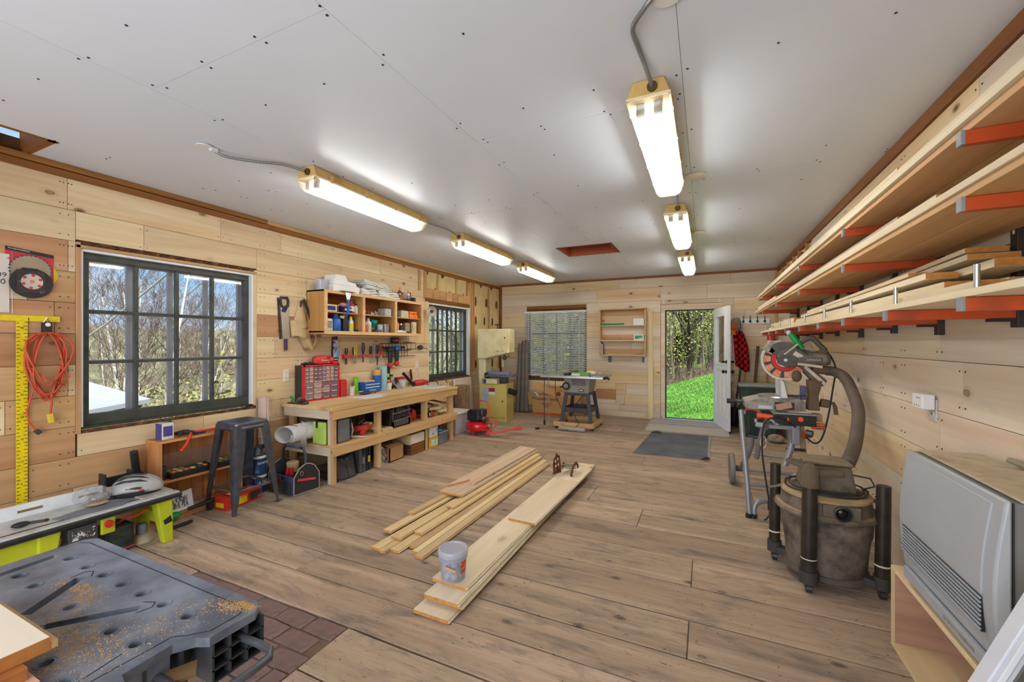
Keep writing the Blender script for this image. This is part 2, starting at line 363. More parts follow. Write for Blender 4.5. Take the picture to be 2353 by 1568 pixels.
struct('top_plate',B().box(-4.17,8.39,2.70,1.12,8.42,2.74),M('oldX'),wb,bev=.003)
struct('top_plate',B().box(1.10,YF,2.66,1.14,8.4,2.74),M('oldY'),wr,bev=.003)
struct('corner_stud',B().box(-4.17,8.36,0,-4.13,8.40,2.7),M('oldZ'),wb)
struct('corner_stud',B().box(1.075,8.37,0,1.12,8.40,2.7),M('studZ'),wb)
kr=B().sheet(lambda u,v:(1.13-.012*math.sin(u*40)*math.sin(v*4),5.9+u*2.5,2.33+v*.33),40,6)
struct('insulation',kr,KRAFT,wr,sm=True)
for y in (6.1,6.55,6.95,7.4,7.85,8.25): struct('stud',B().box(1.095,y-.02,2.33,1.135,y+.02,2.66),M('studZ'),wr)
struct('drip_board',B().box(1.085,6.3,2.36,1.11,6.55,2.60),M('oldY'),wr)
# --- floor planks, each its own piece
fl_=group_struct('floor')
struct('subfloor',B().box(-4.3,YF-.1,-.16,1.25,8.55,-.045),DARKV,fl_)
FY=[-1.25,-.9,-.55,-.25,.05,.35,.66,.97,1.30,1.60,1.865,2.10,2.395,2.73,3.085,3.445,3.825,4.24,4.78,5.19,5.55,5.9,6.25,6.62,7.0,7.35,7.7,8.05,8.40]
FJ={11:[-.08],13:[-.08],15:[-.5],10:[-2.4],12:[-2.7],14:[-2.3],16:[-1.0],17:[-2.9,.4],18:[-1.9],19:[-.7],20:[-2.4],9:[],8:[]}
BR=(-2.95,.74,-1.665,1.60)
random.seed(11)
for i in range(len(FY)-1):
    js=[-4.2]+sorted(FJ.get(i,[random.uniform(-3,.4)]))+[1.14]
    for k in range(len(js)-1):
        for r in sub([(js[k],FY[i],js[k+1],FY[i+1])],BR):
            if r[2]-r[0]<.03 or r[3]-r[1]<.03: continue
            g=.0035+random.uniform(0,.002); dz=random.uniform(-.002,0)
            cx,cy=(r[0]+r[2])/2,(r[1]+r[3])/2; hx,hy=(r[2]-r[0])/2-.0015,(r[3]-r[1])/2-g
            n=9; bb=B()           # slightly wandering, worn long edges
            top=[(-hx+2*hx*a/n,-hy+random.uniform(-.0025,.0025)) for a in range(n+1)]+[(hx-2*hx*a/n,hy+random.uniform(-.0025,.0025)) for a in range(n+1)]
            bb.prism(top,'XY',-.04,0); me=bb.mesh('plank'); o=link('plank',me,FLOORM,fl_,(cx,cy,dz))
            md=o.modifiers.new('b','BEVEL'); md.width=.0035; md.segments=1; md.limit_method='ANGLE'; md.angle_limit=R(60)
BRK=mat('old paving brick',S(124,98,92),.85,var=.16,vs=14,bump=.6,bs=35,dirt=S(88,74,70),ds=9)
struct('mortar_bed',B().box(BR[0],BR[1],-.045,BR[2],BR[3],-.012),mat('sandy mortar',S(112,90,74),.95,bump=.5),fl_)
bmesh_=None
for r in range(8):
    y1=1.598-r*.112
    x=-2.95+(.1 if r%2 else 0)-.0
    while x<-1.68:
        x2=min(x+random.uniform(.205,.235),-1.668)
        if x2-x>.06 and y1-.106>.73:
            hx,hy=(x2-x)/2-.004,.0515; q=lambda:random.uniform(-.004,.004)
            bb=B().prism([(-hx+q(),-hy+q()),(0,-hy+q()),(hx+q(),-hy+q()),(hx+q(),0),(hx+q(),hy+q()),(0,hy+q()),(-hx+q(),hy+q()),(-hx+q(),0)],'XY',-.03,0)
            o=link('brick',bb.mesh('brick'),BRK,fl_,((x+x2)/2,y1-.053,random.uniform(-.008,-.002))); o.rotation_euler=(q()*2,q()*2,0)
            md=o.modifiers.new('b','BEVEL'); md.width=.005; md.segments=2; md.limit_method='ANGLE'; md.angle_limit=R(50)
        x=x2
# --- ceiling panels
CEM=mat('ceiling paint',S(214,220,232),.38,var=.025,vs=1.2,bump=.06,bs=9,spec=.35)
ce=group_struct('ceiling')
struct('ceiling_deck',B().box(-4.3,YF-.1,3.02,1.25,8.55,3.08),mat('attic board',S(120,88,56),.9,var=.2),ce)
HATCH=(-1.815,5.42,-1.13,5.985); LH=(-4.21,.2,-3.79,1.17)
strips=[(-4.21,-3.76,[-1.25,1.17,3.6,6.04,8.42]),(-3.76,-2.54,[-1.25,2.36,4.9,7.3,8.42]),(-2.54,-1.325,[-1.25,1.16,3.6,6.04,8.42]),(-1.325,-.103,[-1.25,-.1,2.34,4.75,7.16,8.42]),(-.103,1.15,[-1.25,1.16,3.58,6.02,8.42])]
for a,b,ys in strips:
    for k in range(len(ys)-1):
        rs=sub(sub([(a,ys[k],b,ys[k+1])],HATCH),LH)
        for r in rs:
            cx,cy=(r[0]+r[2])/2,(r[1]+r[3])/2; e=.0009
            link('panel',B().box(-(r[2]-r[0])/2+e,-(r[3]-r[1])/2+e,0,(r[2]-r[0])/2-e,(r[3]-r[1])/2-e,.013).mesh('panel'),CEM,ce,(cx,cy,H+random.uniform(0,.0012)))
struct('seam_shade_sheet',B().box(-4.3,YF,H+.0145,-3.85,.2,H+.05).box(-3.74,YF,H+.0145,1.2,5.35,H+.03).box(-3.74,6.05,H+.0145,1.2,8.5,H+.03).box(-1.05,5.35,H+.0145,1.2,6.05,H+.03).box(-3.74,5.35,H+.0145,-1.9,6.05,H+.03).box(-4.3,1.25,H+.0145,-3.74,8.5,H+.03),mat('seam shadow board',(.10,.10,.10),.9),ce)  # dark sheet over the panels, seam shadow put into its colour
HW=wood('hatch framing',S(168,84,42),S(138,58,26),'X',kn=1)
for bb in (B().box(-1.84,5.985,H,-1.10,6.02,3.02),B().box(-1.84,5.385,H,-1.10,5.42,3.02),B().box(-1.85,5.385,H,-1.815,6.02,3.02),B().box(-1.13,5.385,H,-1.095,6.02,3.02)): struct('hatch_side',bb,HW,ce)
struct('hatch_side',B().box(-3.79,YF,H,-3.75,1.22,3.02),M('oldY'),ce); struct('hatch_side',B().box(-4.2,1.17,H,-3.75,1.21,3.02),M('oldX'),ce)
struct('attic_paper',B().sheet(lambda u,v:(-4.2+.41*u,.2+v*.97,2.9+.04*math.sin(u*5+v*3)),8,8),mat('grey attic paper',S(140,126,108),.9,var=.2,vs=5),ce)
struct('rafter',B().bar((-4.2,1.05,2.8),(-3.8,.75,2.86),.05,.06),M('oldX'),ce)
sw=B(); random.seed(5)
def screw(x,y): sw.cyl((x,y,H-.0016),(x,y,H+.004),.0055,n=6)
for a,b,ys in strips:
    for y in ys[1:-1]:
        for x in [a+.06+k*.38 for k in range(4)]:
            if x<b: screw(x+random.uniform(-.02,.02),y-.022); screw(x+random.uniform(-.02,.02)+.01,y+.022)
    k=YF+.3
    while k<8.3:
        screw(b-.025,k+random.uniform(-.05,.05)); screw(b+.025,k+random.uniform(-.05,.05))
        for x in (a+.4,a+.8):
            if random.random()<.6 and x<b-.1: screw(x+random.uniform(-.03,.03),k)
        k+=.61
o=struct('screw_heads',sw,mat('screw black',(.03,.03,.032),.6),ce); o['kind']='stuff'
# --- nail heads on the boards nearest the camera
nb=B(); random.seed(9)
for i in range(1,len(RZ)-1):
    for j in jr.get(i,[])+[1.5,2.2,3.4]:
        for z in (RZ[i]+.045,RZ[i+1]-.045):
            for d in (-.025,.025): nb.cyl((1.1165,j+d,z),(1.121,j+d,z),.0045,n=6)
o=struct('nail_heads',nb,MC['screw black'],wr); o['kind']='stuff'
nb=B()
for i in range(1,len(ZR)-1):
    for j in jl.get(i,[])+[1.38,2.86,3.3]:
        if 1.42<j<2.82 and .78<ZR[i]<2.1: continue
        for z in (ZR[i]+.04,ZR[i+1]-.04):
            for d in (-.022,.022): nb.cyl((-4.1765,j+d,z),(-4.181,j+d,z),.004,n=6)
o=struct('nail_heads',nb,MC['screw black'],wl); o['kind']='stuff'
# ---------------------------------------------------------------- windows
GRN=mat('dark green frame paint',S(66,68,60),.5,var=.15,dirt=S(40,42,38),ds=6); STORM=mat('grey storm frame',S(150,148,156),.5,var=.1)
ROUGH=mat('rough stone and foam',S(112,76,46),.95,var=.4,vs=30,bump=1,bs=30,dirt=S(52,36,24),ds=14)
def window(name,wl_,y0,y1,z0,z1,cols,rows,X,jamb):
    """sash in a left-hand opening: dark frame and bars, twelve panes, a storm sash outside"""
    g=group_struct(name); fr=.05; bt=.085; d=.04
    f=B().box(X,y0,z0,X+d,y1,z0+bt).box(X,y0,z1-fr,X+d,y1,z1).box(X,y0,z0+bt,X+d,y0+fr,z1-fr).box(X,y1-fr,z0+bt,X+d,y1,z1-fr)
    struct('sash',f,GRN,g,bev=.004)
    gy=[y0+fr+(y1-y0-2*fr)*k/cols for k in range(cols+1)]; gz=[z0+bt+(z1-z0-bt-fr)*k/rows for k in range(rows+1)]
    for k in range(1,cols): struct('muntin',B().box(X+.002,gy[k]-.014,gz[0],X+.036,gy[k]+.014,gz[-1]),GRN,g,bev=.004)
    for k in range(1,rows): struct('muntin',B().box(X+.004,gy[0],gz[k]-.012,X+.034,gy[-1],gz[k]+.012),GRN,g,bev=.004)
    for a in range(cols):
        for b in range(rows):
            struct('pane',B().box(X+.016,gy[a]+.012,gz[b]+.010,X+.019,gy[a+1]-.012,gz[b+1]-.010),PANE,g)
    Xs=X-.10; st=B().box(Xs,y0,z0,Xs+.03,y1,z0+.07).box(Xs,y0,z1-.05,Xs+.03,y1,z1).box(Xs,y0,z0,Xs+.03,y0+.045,z1).box(Xs,y1-.045,z0,Xs+.03,y1,z1)
    struct('storm_sash',st,STORM,g,bev=.003)
    for k in range(1,cols): struct('storm_bar',B().box(Xs,gy[k]-.02,z0+.05,Xs+.03,gy[k]+.02,z1-.04),STORM,g,bev=.004)
    for k in range(1,rows): struct('storm_bar',B().box(Xs+.002,y0+.04,gz[k]-.014,Xs+.028,y1-.04,gz[k]+.014),STORM,g,bev=.004)
    struct('jamb',B().box(X-.11,y1,z0,-4.19,y1+.018,z1+.02),WHITEP,g); struct('jamb',B().box(X-.11,y0-.018,z0,-4.19,y0,z1+.02),WHITEP,g)
    struct('jamb',B().box(X-.11,y0,z1,-4.19,y1,z1+.018),WHITEP,g); struct('jamb',B().box(X-.11,y0-.02,z0-.02,X+.05,y1+.02,z0),GRN,g)
    return g
w1=window('window_1',wl,1.485,2.755,.835,2.14,4,3,-4.275,1)
struct('casing',B().box(-4.2,1.44,.79,-4.172,1.467,2.2),M('brownbZ'),w1,bev=.003)
struct('casing',B().box(-4.2,2.774,.82,-4.176,2.80,2.2),M('pineZ'),w1,bev=.003)
struct('casing',B().box(-4.2,1.44,2.158,-4.172,2.80,2.182),M('brownbY'),w1,bev=.003)
rg=B().sheet(lambda u,v:(-4.195+.014*math.sin(u*90+v*9)*math.sin(u*37+2),1.45+1.35*u,2.182+v*.034),90,4); struct('rough_gap',rg,ROUGH,w1)
rg=B().sheet(lambda u,v:(-4.19+.01*math.sin(u*90+v*9)*math.sin(u*37+2),1.45+1.35*u,.79+v*.026),90,4); struct('rough_gap',rg,ROUGH,w1)
w2=window('window_2',wl,5.76,7.035,.835,2.105,4,3,-4.275,1)
rg=B().sheet(lambda u,v:(-4.19+.02*math.sin(u*60+v*5)*math.sin(u*31+2),5.74+1.32*u,.70+v*.13),60,8); struct('rough_gap',rg,ROUGH,w2)
struct('casing',B().box(-4.2,7.05,.8,-4.175,7.07,2.14),WHITEP,w2)
# back window: plain frame, bars, panes
w3=group_struct('window_3')
f=B().box(-3.53,8.44,.655,-2.21,8.48,.74).box(-3.53,8.44,2.1,-2.21,8.48,2.16).box(-3.53,8.44,.655,-3.47,8.48,2.16).box(-2.27,8.44,.655,-2.21,8.48,2.16)
struct('sash',f,GRN,w3,bev=.003)
for k in (1,2,3): struct('muntin',B().box(-3.47+k*.3-.012,8.445,.74,-3.47+k*.3+.012,8.475,2.1),GRN,w3)
for k in (1,2): struct('muntin',B().box(-3.47,8.446,.74+k*.453-.012,-2.27,8.474,.74+k*.453+.012),GRN,w3)
for a in range(4):
    for b_ in range(3): struct('pane',B().box(-3.458+a*.3,8.458,.752+b_*.453,-3.182+a*.3,8.461,1.182+b_*.453),PANE,w3)
struct('head_board',B().box(-3.53,8.40,2.175,-2.21,8.425,2.245),M('oldX'),w3,bev=.003)
rg=B().sheet(lambda u,v:(-3.53+1.32*u,8.43-.012*math.sin(u*70+v*6)*math.sin(u*33),2.10+v*.08),60,5); struct('rough_gap',rg,ROUGH,w3)
rg=B().sheet(lambda u,v:(-3.53+1.32*u,8.43-.012*math.sin(u*70+v*6)*math.sin(u*33),.655+v*.08),60,5); struct('rough_gap',rg,ROUGH,w3)
# door opening, trims, leaf
struct('trim_1',B().box(-.775,8.40,0,-.70,8.42,2.075).box(-.775,8.398,2.075,.27,8.42,2.185).box(.185,8.40,0,.26,8.42,2.075),M('rwallX'),bev=.002)
struct('trim_2',B().box(-.70,8.40,0,-.685,8.56,2.075).box(.17,8.40,0,.185,8.56,2.075).box(-.70,8.40,2.06,.185,8.56,2.075).box(-.70,8.44,.0,.185,8.58,.03),mat('black weather strip',(.03,.03,.03),.6))
struct('trim_3',B().box(-.685,8.385,.0,.17,8.44,.035),WHITEP)
struct('trim_4',B().box(-1.005,8.375,0,-.915,8.40,2.06),M('pineZ'),bev=.003)
d=T('door_1','white half glass door standing open into the room','door',(.17,8.39,.03),rz=R(-77)); del d['category']; d['kind']='structure'
W,Z=.845,2.03
df=B().box(0,-.045,0,W,0,.20).box(0,-.045,1.90,W,0,Z).box(0,-.045,.2,.14,0,1.9).box(W-.14,-.045,.2,W,0,1.9).box(.14,-.045,.98,W-.14,0,1.06).box(.14,-.036,.2,W-.14,-.009,.98)
part('leaf',df,WHITEP,d,bev=.003)
for x in (.20,.455): part('raised_panel',B().box(x,-.042,.28,x+.19,-.003,.9),WHITEP,d,bev=.012)
part('glazing_bead',B().box(.13,-.052,1.05,.165,.007,1.91).box(W-.165,-.052,1.05,W-.13,.007,1.91).box(.13,-.052,1.05,W-.13,.007,1.085).box(.13,-.052,1.875,W-.13,.007,1.91),WHITEP,d,bev=.004)
part('glass',B().box(.16,-.027,1.08,W-.16,-.02,1.88),PANE,d)
for z in (.96,1.12):
    k=B()
    for s in (-1,1):
        y=-.0225+s*.0225; k.lathe([(.03,0),(.03,.008),(.012,.01),(.012,.035),(.027 if z<1 else .018,.04),(.03 if z<1 else .018,.055),(.02,.066)],(W-.06,y,z),14,(0,s,0))
    part('knob',k,mat('black iron',(.02,.02,.02),.4,.6),d,sm=True)
for z in (.2,1.0,1.8): part('hinge',B().cyl((0,.004,z),(0,.004,z+.09),.008),STEEL,d)
# ---------------------------------------------------------------- ceiling lights
HOUS=mat('yellowed fixture housing',S(206,170,104),.55,var=.15,vs=14,dirt=S(170,126,62),ds=7)
LENS=glass('ribbed lens',(.97,.96,.92),.12,.22,.16,(.95,.92,.84)); TUBEM=emit('lit tube',(.95,.98,1),TUBE)
def fixture(x,y0,label):
    t=T('strip_light',label,'ceiling light',(x,y0,2.575),'wraparound strip lights on the ceiling')
    L=1.32; n=10
    def ring(y,prof): return [(x+a,y,z) for a,z in prof]
    hp=[(-.095,2.652),(-.10,2.662),(-.088,2.70),(-.072,2.738),(.072,2.738),(.088,2.70),(.10,2.662),(.095,2.652)]
    part('housing',B().rings([ring(y0,hp),ring(y0+L,hp)]),HOUS,t,bev=.006)
    lp=[(-.098,2.652),(-.092,2.61),(-.075,2.582),(-.05,2.572),(.05,2.572),(.075,2.582),(.092,2.61),(.098,2.652)]
    lb=B(); lo=[[(x+a*s,y0+yy,2.652-(2.652-z)*s2) for a,z in lp] for yy,s,s2 in ((.0,.97,.25),(.02,1,.8),(.05,1,1),(L-.05,1,1),(L-.02,1,.8),(L,.97,.25))]
    lb.rings(lo); part('lens',lb,LENS,t,sm=True)
    part('lens_rim',B().box(x-.104,y0-.006,2.648,x-.094,y0+L+.006,2.66).box(x+.094,y0-.006,2.648,x+.104,y0+L+.006,2.66).box(x-.1,y0-.008,2.648,x+.1,y0+.002,2.66).box(x-.1,y0+L-.002,2.648,x+.1,y0+L+.008,2.66),mat('cream rim',S(226,212,172),.5),t)
    for a in (-.042,.042):
        part('tube',B().cyl((x+a,y0+.07,2.618),(x+a,y0+L-.07,2.618),.0145,n=10,cap=False),TUBEM,t,sm=True)
        [part('socket',B().box(x+a-.02,yy,2.595,x+a+.02,yy+.025,2.652),GRYP,t) for yy in (y0+.045,y0+L-.07)]
    for s in (-1,1):
        for k in range(4): part('clip',B().box(x+s*.094,y0+.14+k*.35-.012,2.645,x+s*.108,y0+.14+k*.35+.012,2.70),HOUS,t)
    part('knockout',B().cyl((x+.02,y0-.012,2.695),(x+.02,y0+.004,2.695),.024),mat('dull brown fitting',S(92,74,48),.5,.4),t)
    return t
fixture(-2.63,2.13,'strip light on the left of the ceiling nearest the large window'); fixture(-2.63,4.17,'strip light over the workbench, second in the left row'); fixture(-2.63,6.06,'strip light at the far end of the left row')
fixture(-.255,2.12,'large strip light overhead, nearest of the right row'); fixture(-.255,4.13,'middle strip light of the right row'); fixture(-.255,6.26,'smallest looking strip light, right row near the back wall')
CON=mat('grey flex conduit',(.26,.26,.27),.4,.6,st=(1,1,1))
def conduit(pts,label,r=.0095):
    def cr(p0,p1,p2,p3,t): return [0.5*((2*b)+(-a+c)*t+(2*a-5*b+4*c-d)*t*t+(-a+3*b-3*c+d)*t**3) for a,b,c,d in zip(p0,p1,p2,p3)]
    P=[pts[0]]+list(pts)+[pts[-1]]; Q=[]
    for i in range(1,len(P)-2):
        for k in range(16): Q.append(cr(P[i-1],P[i],P[i+1],P[i+2],k/16))
    Q.append(pts[-1]); rr=[r*(1.12 if k%2 else .9) for k in range(len(Q))]
    return solo('conduit',B().tube(Q,rr,8),CON,label,'conduit','flexible conduits on the ceiling',sm=80)
conduit([(-2.93,1.66,2.735),(-2.90,1.72,2.70),(-2.80,1.86,2.70),(-2.70,2.0,2.715),(-2.62,2.11,2.695)],'grey flexible conduit curving to the first left strip light')
conduit([(-2.62,3.46,2.70),(-2.63,3.7,2.715),(-2.62,3.95,2.725),(-2.61,4.16,2.695)],'conduit between the first and second left strip lights',.007)
conduit([(-2.62,5.5,2.70),(-2.63,5.7,2.72),(-2.62,5.9,2.722),(-2.61,6.05,2.695)],'conduit between the two farthest left strip lights',.007)
conduit([(-.16,1.60,2.735),(-.21,1.63,2.71),(-.265,1.72,2.715),(-.265,1.85,2.728),(-.25,2.0,2.722),(-.235,2.11,2.695)],'grey flexible conduit running to the large right strip light')
conduit([(-.235,3.45,2.70),(-.23,3.7,2.715),(-.225,3.95,2.725),(-.235,4.12,2.695)],'conduit joining the two nearer right strip lights',.007)
conduit([(-.235,5.46,2.70),(-.24,5.8,2.725),(-.235,6.25,2.695)],'conduit joining the two farther right strip lights',.007)
solo('conduit_plate',B().lathe([(.05,0),(.05,.006),(.03,.012)],(-2.95,1.63,2.728),20).box(-2.94,1.65,2.71,-2.91,1.69,2.735),WHT,'white ceiling plate where the left conduit comes out','plate',sm=True)
solo('conduit_plate',B().lathe([(.055,0),(.055,.01)],(-.13,1.63,2.729),20),WHT,'white ceiling plate where the right conduit comes out','plate',sm=True)
for x,y,l in ((-.075,3.5,'round cream cover plate beside the large right strip light'),(-.08,5.3,'round cream cover plate beside the middle right strip light')):
    solo('cover_plate',B().lathe([(.074,.012),(.08,.006),(.05,.0)],(x,y,2.727),24),mat('cream plate',S(222,216,196),.5),l,'plate','round cover plates on the ceiling',sm=True)
# ================================================================ helpers for small goods
def colmat(nm,c,rough=.45,**k): return mat(nm,c,rough,**k)
BLUE=mat('blue plastic',S(38,92,170),.4); NAVY=mat('navy label',S(28,40,84),.5); YEL=mat('yellow plastic',S(216,186,30),.45); GRN2=mat('green plastic',S(30,140,70),.45)
LIME=mat('lime plastic',S(120,205,30),.4); TEAL=mat('teal plastic',S(0,150,136),.45); OFFW=mat('off white plastic',S(214,208,196),.5); BROWN=mat('brown box',S(110,66,42),.7); PINKR=mat('pinkish red',S(186,44,52),.5)
DRED=mat('dark red plastic',S(120,20,24),.45); SILV=mat('grey galvanised',S(160,160,164),.4,.7)
def bottle(x,y,z,r,h,body,cap,label,cat='bottle',lab=None,group=None,neck=.45,nz=0):
    t=T('bottle',label,cat,(x,y,z),group)
    part('body',B().lathe([(r*.9,0),(r,.01),(r,h*.62),(r*.8,h*.70),(r*neck,h*.78),(r*neck,h*.82)],(x,y,z),14),body,t,sm=True)
    part('cap',B().lathe([(r*neck*1.15,h*.80),(r*neck*1.15,h*.9)]+([(r*.2,h*.93),(r*.12,h)] if nz else [(r*neck,h*.95)]),(x,y,z),12),cap,t,sm=True)
    if lab: part('label',B().lathe([(r*1.02,h*.15),(r*1.02,h*.52)],(x,y,z),14,cap=False),lab,t,sm=True)
    return t
def can(x,y,z,r,h,body,top,label,lab=None,cat='can',group=None):
    t=T('can',label,cat,(x,y,z),group)
    part('body',B().lathe([(r,0),(r*1.03,.004),(r,.01),(r,h-.01),(r*1.03,h-.004),(r*.98,h)],(x,y,z),18),body,t,sm=True)
    part('lid',B().lathe([(r*.9,h-.006),(r*.9,h+.003),(r*.82,h+.004)],(x,y,z),18),top,t,sm=True)
    if lab: part('label',B().lathe([(r*1.012,h*.12),(r*1.012,h*.86)],(x,y,z),18,cap=False),lab,t,sm=True)
    return t
def tub(x,y,z,r,h,m,label,lid=None,fill=None,cat='tub',group=None):
    t=T('tub',label,cat,(x,y,z),group)
    part('body',B().lathe([(r*.8,0),(r*.97,h),(r,h),(r,h-.006),(r*.94,h-.006),(r*.77,.006)],(x,y,z),18),m,t,sm=True)
    if lid: part('lid',B().lathe([(r*1.04,h-.008),(r*1.04,h+.006),(r*.9,h+.008)],(x,y,z),18),lid,t,sm=True)
    if fill: part('contents',B().lathe([(r*.76,.006),(r*.9,h*.7)],(x,y,z),12),fill,t)
    return t
def carton(x0,y0,z0,x1,y1,z1,m,label,cat='box',lab=None,group=None,flap=None,face='X'):
    t=T('carton',label,cat,((x0+x1)/2,(y0+y1)/2,z0),group)
    part('body',B().box(x0,y0,z0,x1,y1,z1),m,t,bev=.003)
    if lab:
        h,wd=z1-z0,y1-y0
        if face=='X': part('label',B().box(x1-.001,y0+wd*.12,z0+h*.2,x1+.0015,y1-wd*.12,z1-h*.2),lab,t)
        else: part('label',B().box(x0+(x1-x0)*.12,y0-.0015,z0+h*.2,x1-(x1-x0)*.12,y0+.001,z1-h*.2),lab,t)
    part('flap',B().box(x0,(y0+y1)/2-.001,z1-.001,x1,(y0+y1)/2+.001,z1+.0012),flap or m,t)
    return t
# ================================================================ workbench
X0,X1,Y0,Y1,ZT=-4.175,-3.41,3.07,5.42,.80
bt=T('workbench','long pine workbench with two shelves along the left wall','workbench',(-3.8,4.25,0))
nb_=4
for k in range(nb_):
    a=X0+(X1-X0)*k/nb_; part('top_board',B().box(a+.001,Y0,ZT-.035,a+(X1-X0)/nb_-.001,Y1,ZT),M('lumY') if k<3 else M('benchY'),bt,bev=.003)
part('front_rail',B().box(X1-.045,Y0+.015,ZT-.125,X1-.005,Y1-.01,ZT-.037),M('benchY'),bt,bev=.003)
part('end_rail',B().box(X0+.02,Y0+.015,ZT-.125,X1-.05,Y0+.052,ZT-.037),M('rwallX'),bt,bev=.003)
part('end_rail',B().box(X0+.02,Y1-.05,ZT-.125,X1-.05,Y1-.012,ZT-.037),M('benchX'),bt,bev=.003)
part('red_end_grain',B().box(X1-.052,Y0+.012,ZT-.124,X1-.046,Y0+.016,ZT-.038).box(X1-.06,Y0+.0135,ZT-.124,X1-.01,Y0+.0145,ZT-.038),mat('faded red stain',S(196,120,112),.7,dirt=S(206,170,130),ds=20),bt)
part('shelf_rail',B().box(X1-.045,Y0+.015,.30,X1-.005,Y1-.01,.388),M('benchY'),bt,bev=.003)
part('shelf_end_rail',B().box(X0+.02,Y0+.015,.30,X1-.05,Y0+.052,.388),M('rwallX'),bt,bev=.003)
part('shelf_end_rail',B().box(X0+.02,Y1-.05,.30,X1-.05,Y1-.012,.388),M('benchX'),bt,bev=.003)
for k in range(4):
    a=X0+.02+(X1-X0-.03)*k/4; part('shelf_board',B().box(a+.001,Y0+.01,.388,a+(X1-X0-.03)/4-.001,Y1,.405),M('benchY') if k%2 else M('lumY'),bt,bev=.002)
for y in (3.09,3.80,4.70,5.34):
    part('leg',B().box(X1-.085,y-.02 if y>3.1 else 3.122,0,X1-.045,y+.02 if y>3.1 else 3.162,ZT-.036),M('benchZ'),bt,bev=.003)
    part('leg',B().box(X1-.175 if y<3.1 else X1-.125,y+.032 if y<3.1 else y-.02,0,X1-.087,y+.072 if y<3.1 else y+.02,ZT-.036) if 0 else B().box(X1-.13,y+.032 if y<3.1 else y-.02,0,X1-.087,y+.072 if y<3.1 else y+.02,ZT-.036),M('rwallZ') if y<3.1 else M('benchZ'),bt,bev=.003)
for y in (3.14,4.2,5.3): part('rear_leg',B().box(X0+.03,y,0,X0+.11,y+.04,ZT-.036),M('benchZ'),bt,bev=.003)
# ================================================================ things on the bench
def organizer():
    x0,x1,y0,y1,z0,z1=-4.175,-4.035,3.235,3.735,.80,1.205
    t=T('parts_organizer','black and red organizer with rows of small clear drawers','organizer',((x0+x1)/2,(y0+y1)/2,z0))
    part('case',B().box(x0,y0,z0,x1-.02,y1,z1),mat('charcoal plastic',(.035,.033,.033),.5),t,bev=.004)
    fr=B().box(x1-.022,y0-.004,z0,x1,y0+.022,z1+.004).box(x1-.022,y1-.022,z0,x1,y1+.004,z1+.004).box(x1-.022,y0,z1-.014,x1,y1,z1+.004).box(x1-.022,y0,z0,x1+.006,y1,z0+.018)
    part('red_frame',fr,RED,t)
    zs=[z1-.016]; 
    for h in [.044]*4+[.064]*3: zs.append(zs[-1]-h)
    gr=B()
    for z in zs[1:-1]: gr.box(x1-.018,y0+.02,z-.002,x1+.001,y1-.02,z+.002)
    for k in range(1,4): gr.box(x1-.018,y0+.02+k*.115-.0015,zs[-1],x1,y0+.02+k*.115+.0015,zs[0])
    part('red_grid',gr,RED,t)
    DR=[mat('drawer contents grey',S(140,126,130),.3,var=.3,vs=60,dirt=S(84,74,86),ds=30),mat('drawer contents dark',S(120,104,112),.3,var=.35,vs=70,dirt=S(70,66,84),ds=34),mat('drawer contents brass',S(166,146,136),.3,var=.3,vs=60)]
    for r in range(7):
        n=8 if r<4 else 4; wd=.46/n
        for k in range(n):
            a=y0+.02+k*wd; o=part('drawer',B().box(x1-.03,a+.003,zs[r+1]+.003,x1-.003,a+wd-.003,zs[r]-.004),DR[(r*3+k*5+k//3)%3 if (r,k)!=(5,2) else 2],t)
            part('pull',B().box(x1-.004,a+wd*.2,zs[r+1]+.003,x1+.005,a+wd*.8,zs[r+1]+.009),WHT,o)
organizer()
t=T('tool_pouch','plump red pouch with white script on top of the organizer','bag',(-4.10,3.57,1.209))
part('pouch',B().lathe([(.05,0),(.062,.01),(.065,.07),(.05,.095),(.03,.10)],(-4.10,3.52,1.21),18,sx=.9,sy=1.75),RED,t,sm=True); part('pouch_end',B().ball((-4.09,3.645,1.255),(.055,.045,.046)),RED,t,sm=True)
text('Milwaukee',.026,WHT,t,(-4.042,3.535,1.255),(PI/2,0,PI/2)); part('stitch_mark',B().box(-4.045,3.57,1.225,-4.041,3.60,1.23),WHT,t)
t=T('battery_charger','red and black charger at the end of the organizer top','charger',(-4.09,3.70,1.209)); part('base',B().box(-4.14,3.655,1.209,-4.05,3.745,1.24),PINKR,t,bev=.008); part('battery',B().box(-4.13,3.665,1.24,-4.06,3.735,1.28),BLK,t,bev=.006); part('stripe',B().box(-4.061,3.67,1.255,-4.058,3.73,1.262),WHT,t)
t=T('work_gloves','crumpled black gloves on the near end of the organizer','gloves',(-4.09,3.33,1.209))
g=B()
for k in range(7): g.ball((-4.09+.02*math.sin(k*2.1),3.27+k*.021,1.222+.008*math.sin(k*1.7)),(.026,.02,.012),10,6)
part('fabric',g,mat('black knit',(.03,.032,.032),.85),t,sm=True); part('cuff',B().tube([(-4.11,3.40,1.217),(-4.07,3.42,1.217)],.008),BLK,t)
solo('spray_case',B().prism([(-4.13,.80),(-4.02,.80),(-4.02,.99),(-4.045,1.005),(-4.13,1.005)],'XZ',3.755,3.845),RED,'tall red plastic case beside the organizer','case',bev=.01)
text('TOOLS',.022,WHT,bpy.data.objects['spray_case'],(-4.0185,3.80,.90),(PI/2,PI/2,PI/2)) if 0 else None
t=tub(-4.03,3.93,.80,.036,.115,OFFW,'small off white pot holding brushes beside the red case')
part('brush',B().cyl((-4.03,3.93,.83),(-4.05,3.95,.955),.005).cyl((-4.02,3.92,.83),(-4.0,3.90,.94),.004),RED,t)
